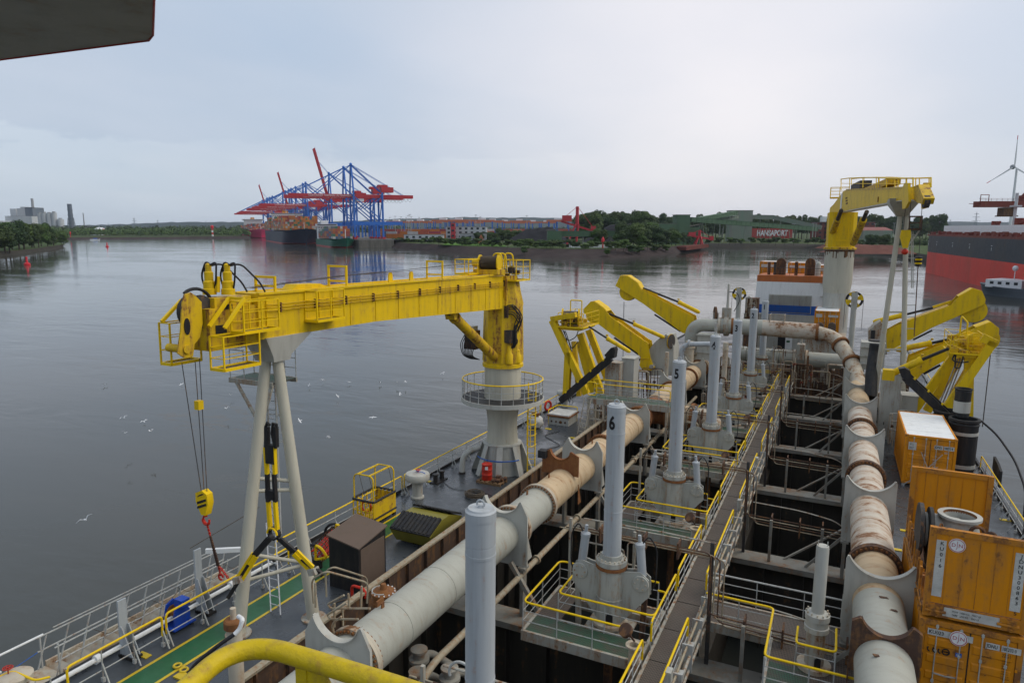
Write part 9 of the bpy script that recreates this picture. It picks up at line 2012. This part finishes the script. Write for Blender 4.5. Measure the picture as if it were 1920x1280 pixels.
hoses(t, [[J2(1556, 405, -.2), J2(1554, 430, -.4), J2(1551, 448, -.3), J2(1555, 460, -.2)], [J2(1557, 440, -.2), J2(1551, 455, -.3), J2(1556, 463, -.2)]], .05)
t = thing('jib_rest_mast', 'slender grey tubular mast under the far jib', 'mast'); MX, MY_ = 3.6, 57.0; Mz = at(1692, 397, Y=MY_).z
m = MB(); P = []
for z, wx, wy_ in ((Mz - .3, .35, .35), (Mz + .55, .9, 1.5), (Mz + .85, .95, 1.7)):
 for sx, sy in ((-1, -1), (1, -1), (1, 1), (-1, 1)): P.append((MX + sx * wx, MY_ + sy * wy_, z))
m.add(P, [(4 * k + i, 4 * k + (i + 1) % 4, 4 * k + 4 + (i + 1) % 4, 4 * k + 4 + i) for k in range(2) for i in range(4)] + [(3, 2, 1, 0), (8, 9, 10, 11)]); m.build('saddle_head', G_, t)
for (a, c_), r_ in ((((1689, 398), (1654, 645)), .19), (((1699, 398), (1694, 700)), .18), (((1703, 400), (1690, 700)), .13)):
 A, B_ = at(*a, Y=MY_), at(*c_, Y=MY_ + (0 if r_ > .15 else 2.0)); d = (B_ - A).normalized(); E_ = A + d * (A.z / -d.z); MB().cyl(E_, A, r_, r_ * .9, 16).build('leg', M['mast_beige'], t)
m = MB()
for y_, x0_, x1_ in ((508, 1674, 1697), (585, 1663, 1696), (655, 1655, 1694)): m.beam(at(x0_, y_, Y=MY_), at(x1_, y_, Y=MY_), .12)
m.build('brace', M['mast_beige'], t)
t = thing('mast_ladder_platform', 'small railed platform and caged ladder on the far mast', 'platform'); q0, q1 = at(1703, 430, Y=MY_), at(1726, 430, Y=MY_); MB().box(q0.x, q1.x, MY_ - .5, MY_ + .7, q0.z - .08, q0.z).build('grating', M['grate_grey'], t)
cage(t, q0.x, q1.x, MY_ - .5, MY_ + .7, q0.z, at(1703, 406, Y=MY_).z, 'rust_dark', 1, .035, 'grate_grey')
m = MB(); m.beam(at(1703, 460, Y=MY_), at(1724, 432, Y=MY_), .1)
for x_ in (1709, 1712): m.beam(at(x_, 434, Y=MY_), at(x_, 540, Y=MY_), .06)
for y_ in range(440, 700, 22): m.beam(at(1700, y_, Y=MY_), at(1716, y_, Y=MY_), .05)
m.build('ladder_frame', G_, t)
t = thing('hook_block', 'yellow hook block with red hook hanging below the far jib', 'hook'); p = at(1697, 449, Y=55.5); m = MB(); m.prism([(-.28, .65), (.28, .65), (.34, .2), (.2, -.6), (-.1, -.6), (-.34, .2)], p, (1, 0, 0), (0, 0, 1), (0, .4, 0)); m.build('cheek', Yl, t); MB().ball(p + V((.05, 0, -.85)), .22, 10, 8).build('hook', M['red'], t)
for dx in (-.15, .15): MB().path([p + V((dx, 0, .6)), p + V((dx, 0, 3.4))], .02, 5).build('rope', M['dark_steel'], t)
t = thing('auxiliary_hook', 'small yellow and black striped weight on the far rope', 'hook'); p = at(1722, 491, Y=54.5)
for k in range(5): MB().lathe([(.16, -.3 + k * .13), (.22, -.26 + k * .13), (.22, -.2 + k * .13), (.16, -.17 + k * .13)], p, 14).build('band', M['yellow' if k % 2 else 'black'], t)
MB().path([at(1729, 385, Y=54.5), p + V((0, 0, .3))], .02, 5).build('rope', M['dark_steel'], t); MB().path([p - V((0, 0, .3)), at(1714, 630, Y=54.5)], .035, 5).build('pendant', M['rust_dark'], t)
solo(MB().path(arc(at(795, 1035, Y=22.4), .18, pi * .9, pi * 2.05, 8), .025, 5), 'rope_loop', M['rope'], 'frayed rope loop hung on the coaming edge', 'rope')
ONSHIP[0] = False
hz = bpy.data.materials.new('haze'); hz.use_nodes = True; nth = hz.node_tree
for n_ in list(nth.nodes): nth.nodes.remove(n_)
b = NB(nth); pv = b.n('ShaderNodeVolumePrincipled'); pv.inputs['Color'].default_value = (.80, .88, 1, 1); pv.inputs['Density'].default_value = HAZE = .00004; pv.inputs['Anisotropy'].default_value = .2
oh = b.n('ShaderNodeOutputMaterial'); b.L.new(pv.outputs[0], oh.inputs['Volume'])
m = MB().box(-7000, 9500, -600, 12000, -1.5, 135); m.build('haze', hz, smooth=False, kind='stuff', label='thin blue haze over the river and the far shore', category='haze')
# ---- set the vessel to its trim
for o in SHIP:
 o.matrix_basis = SHIP_M @ o.matrix_basis
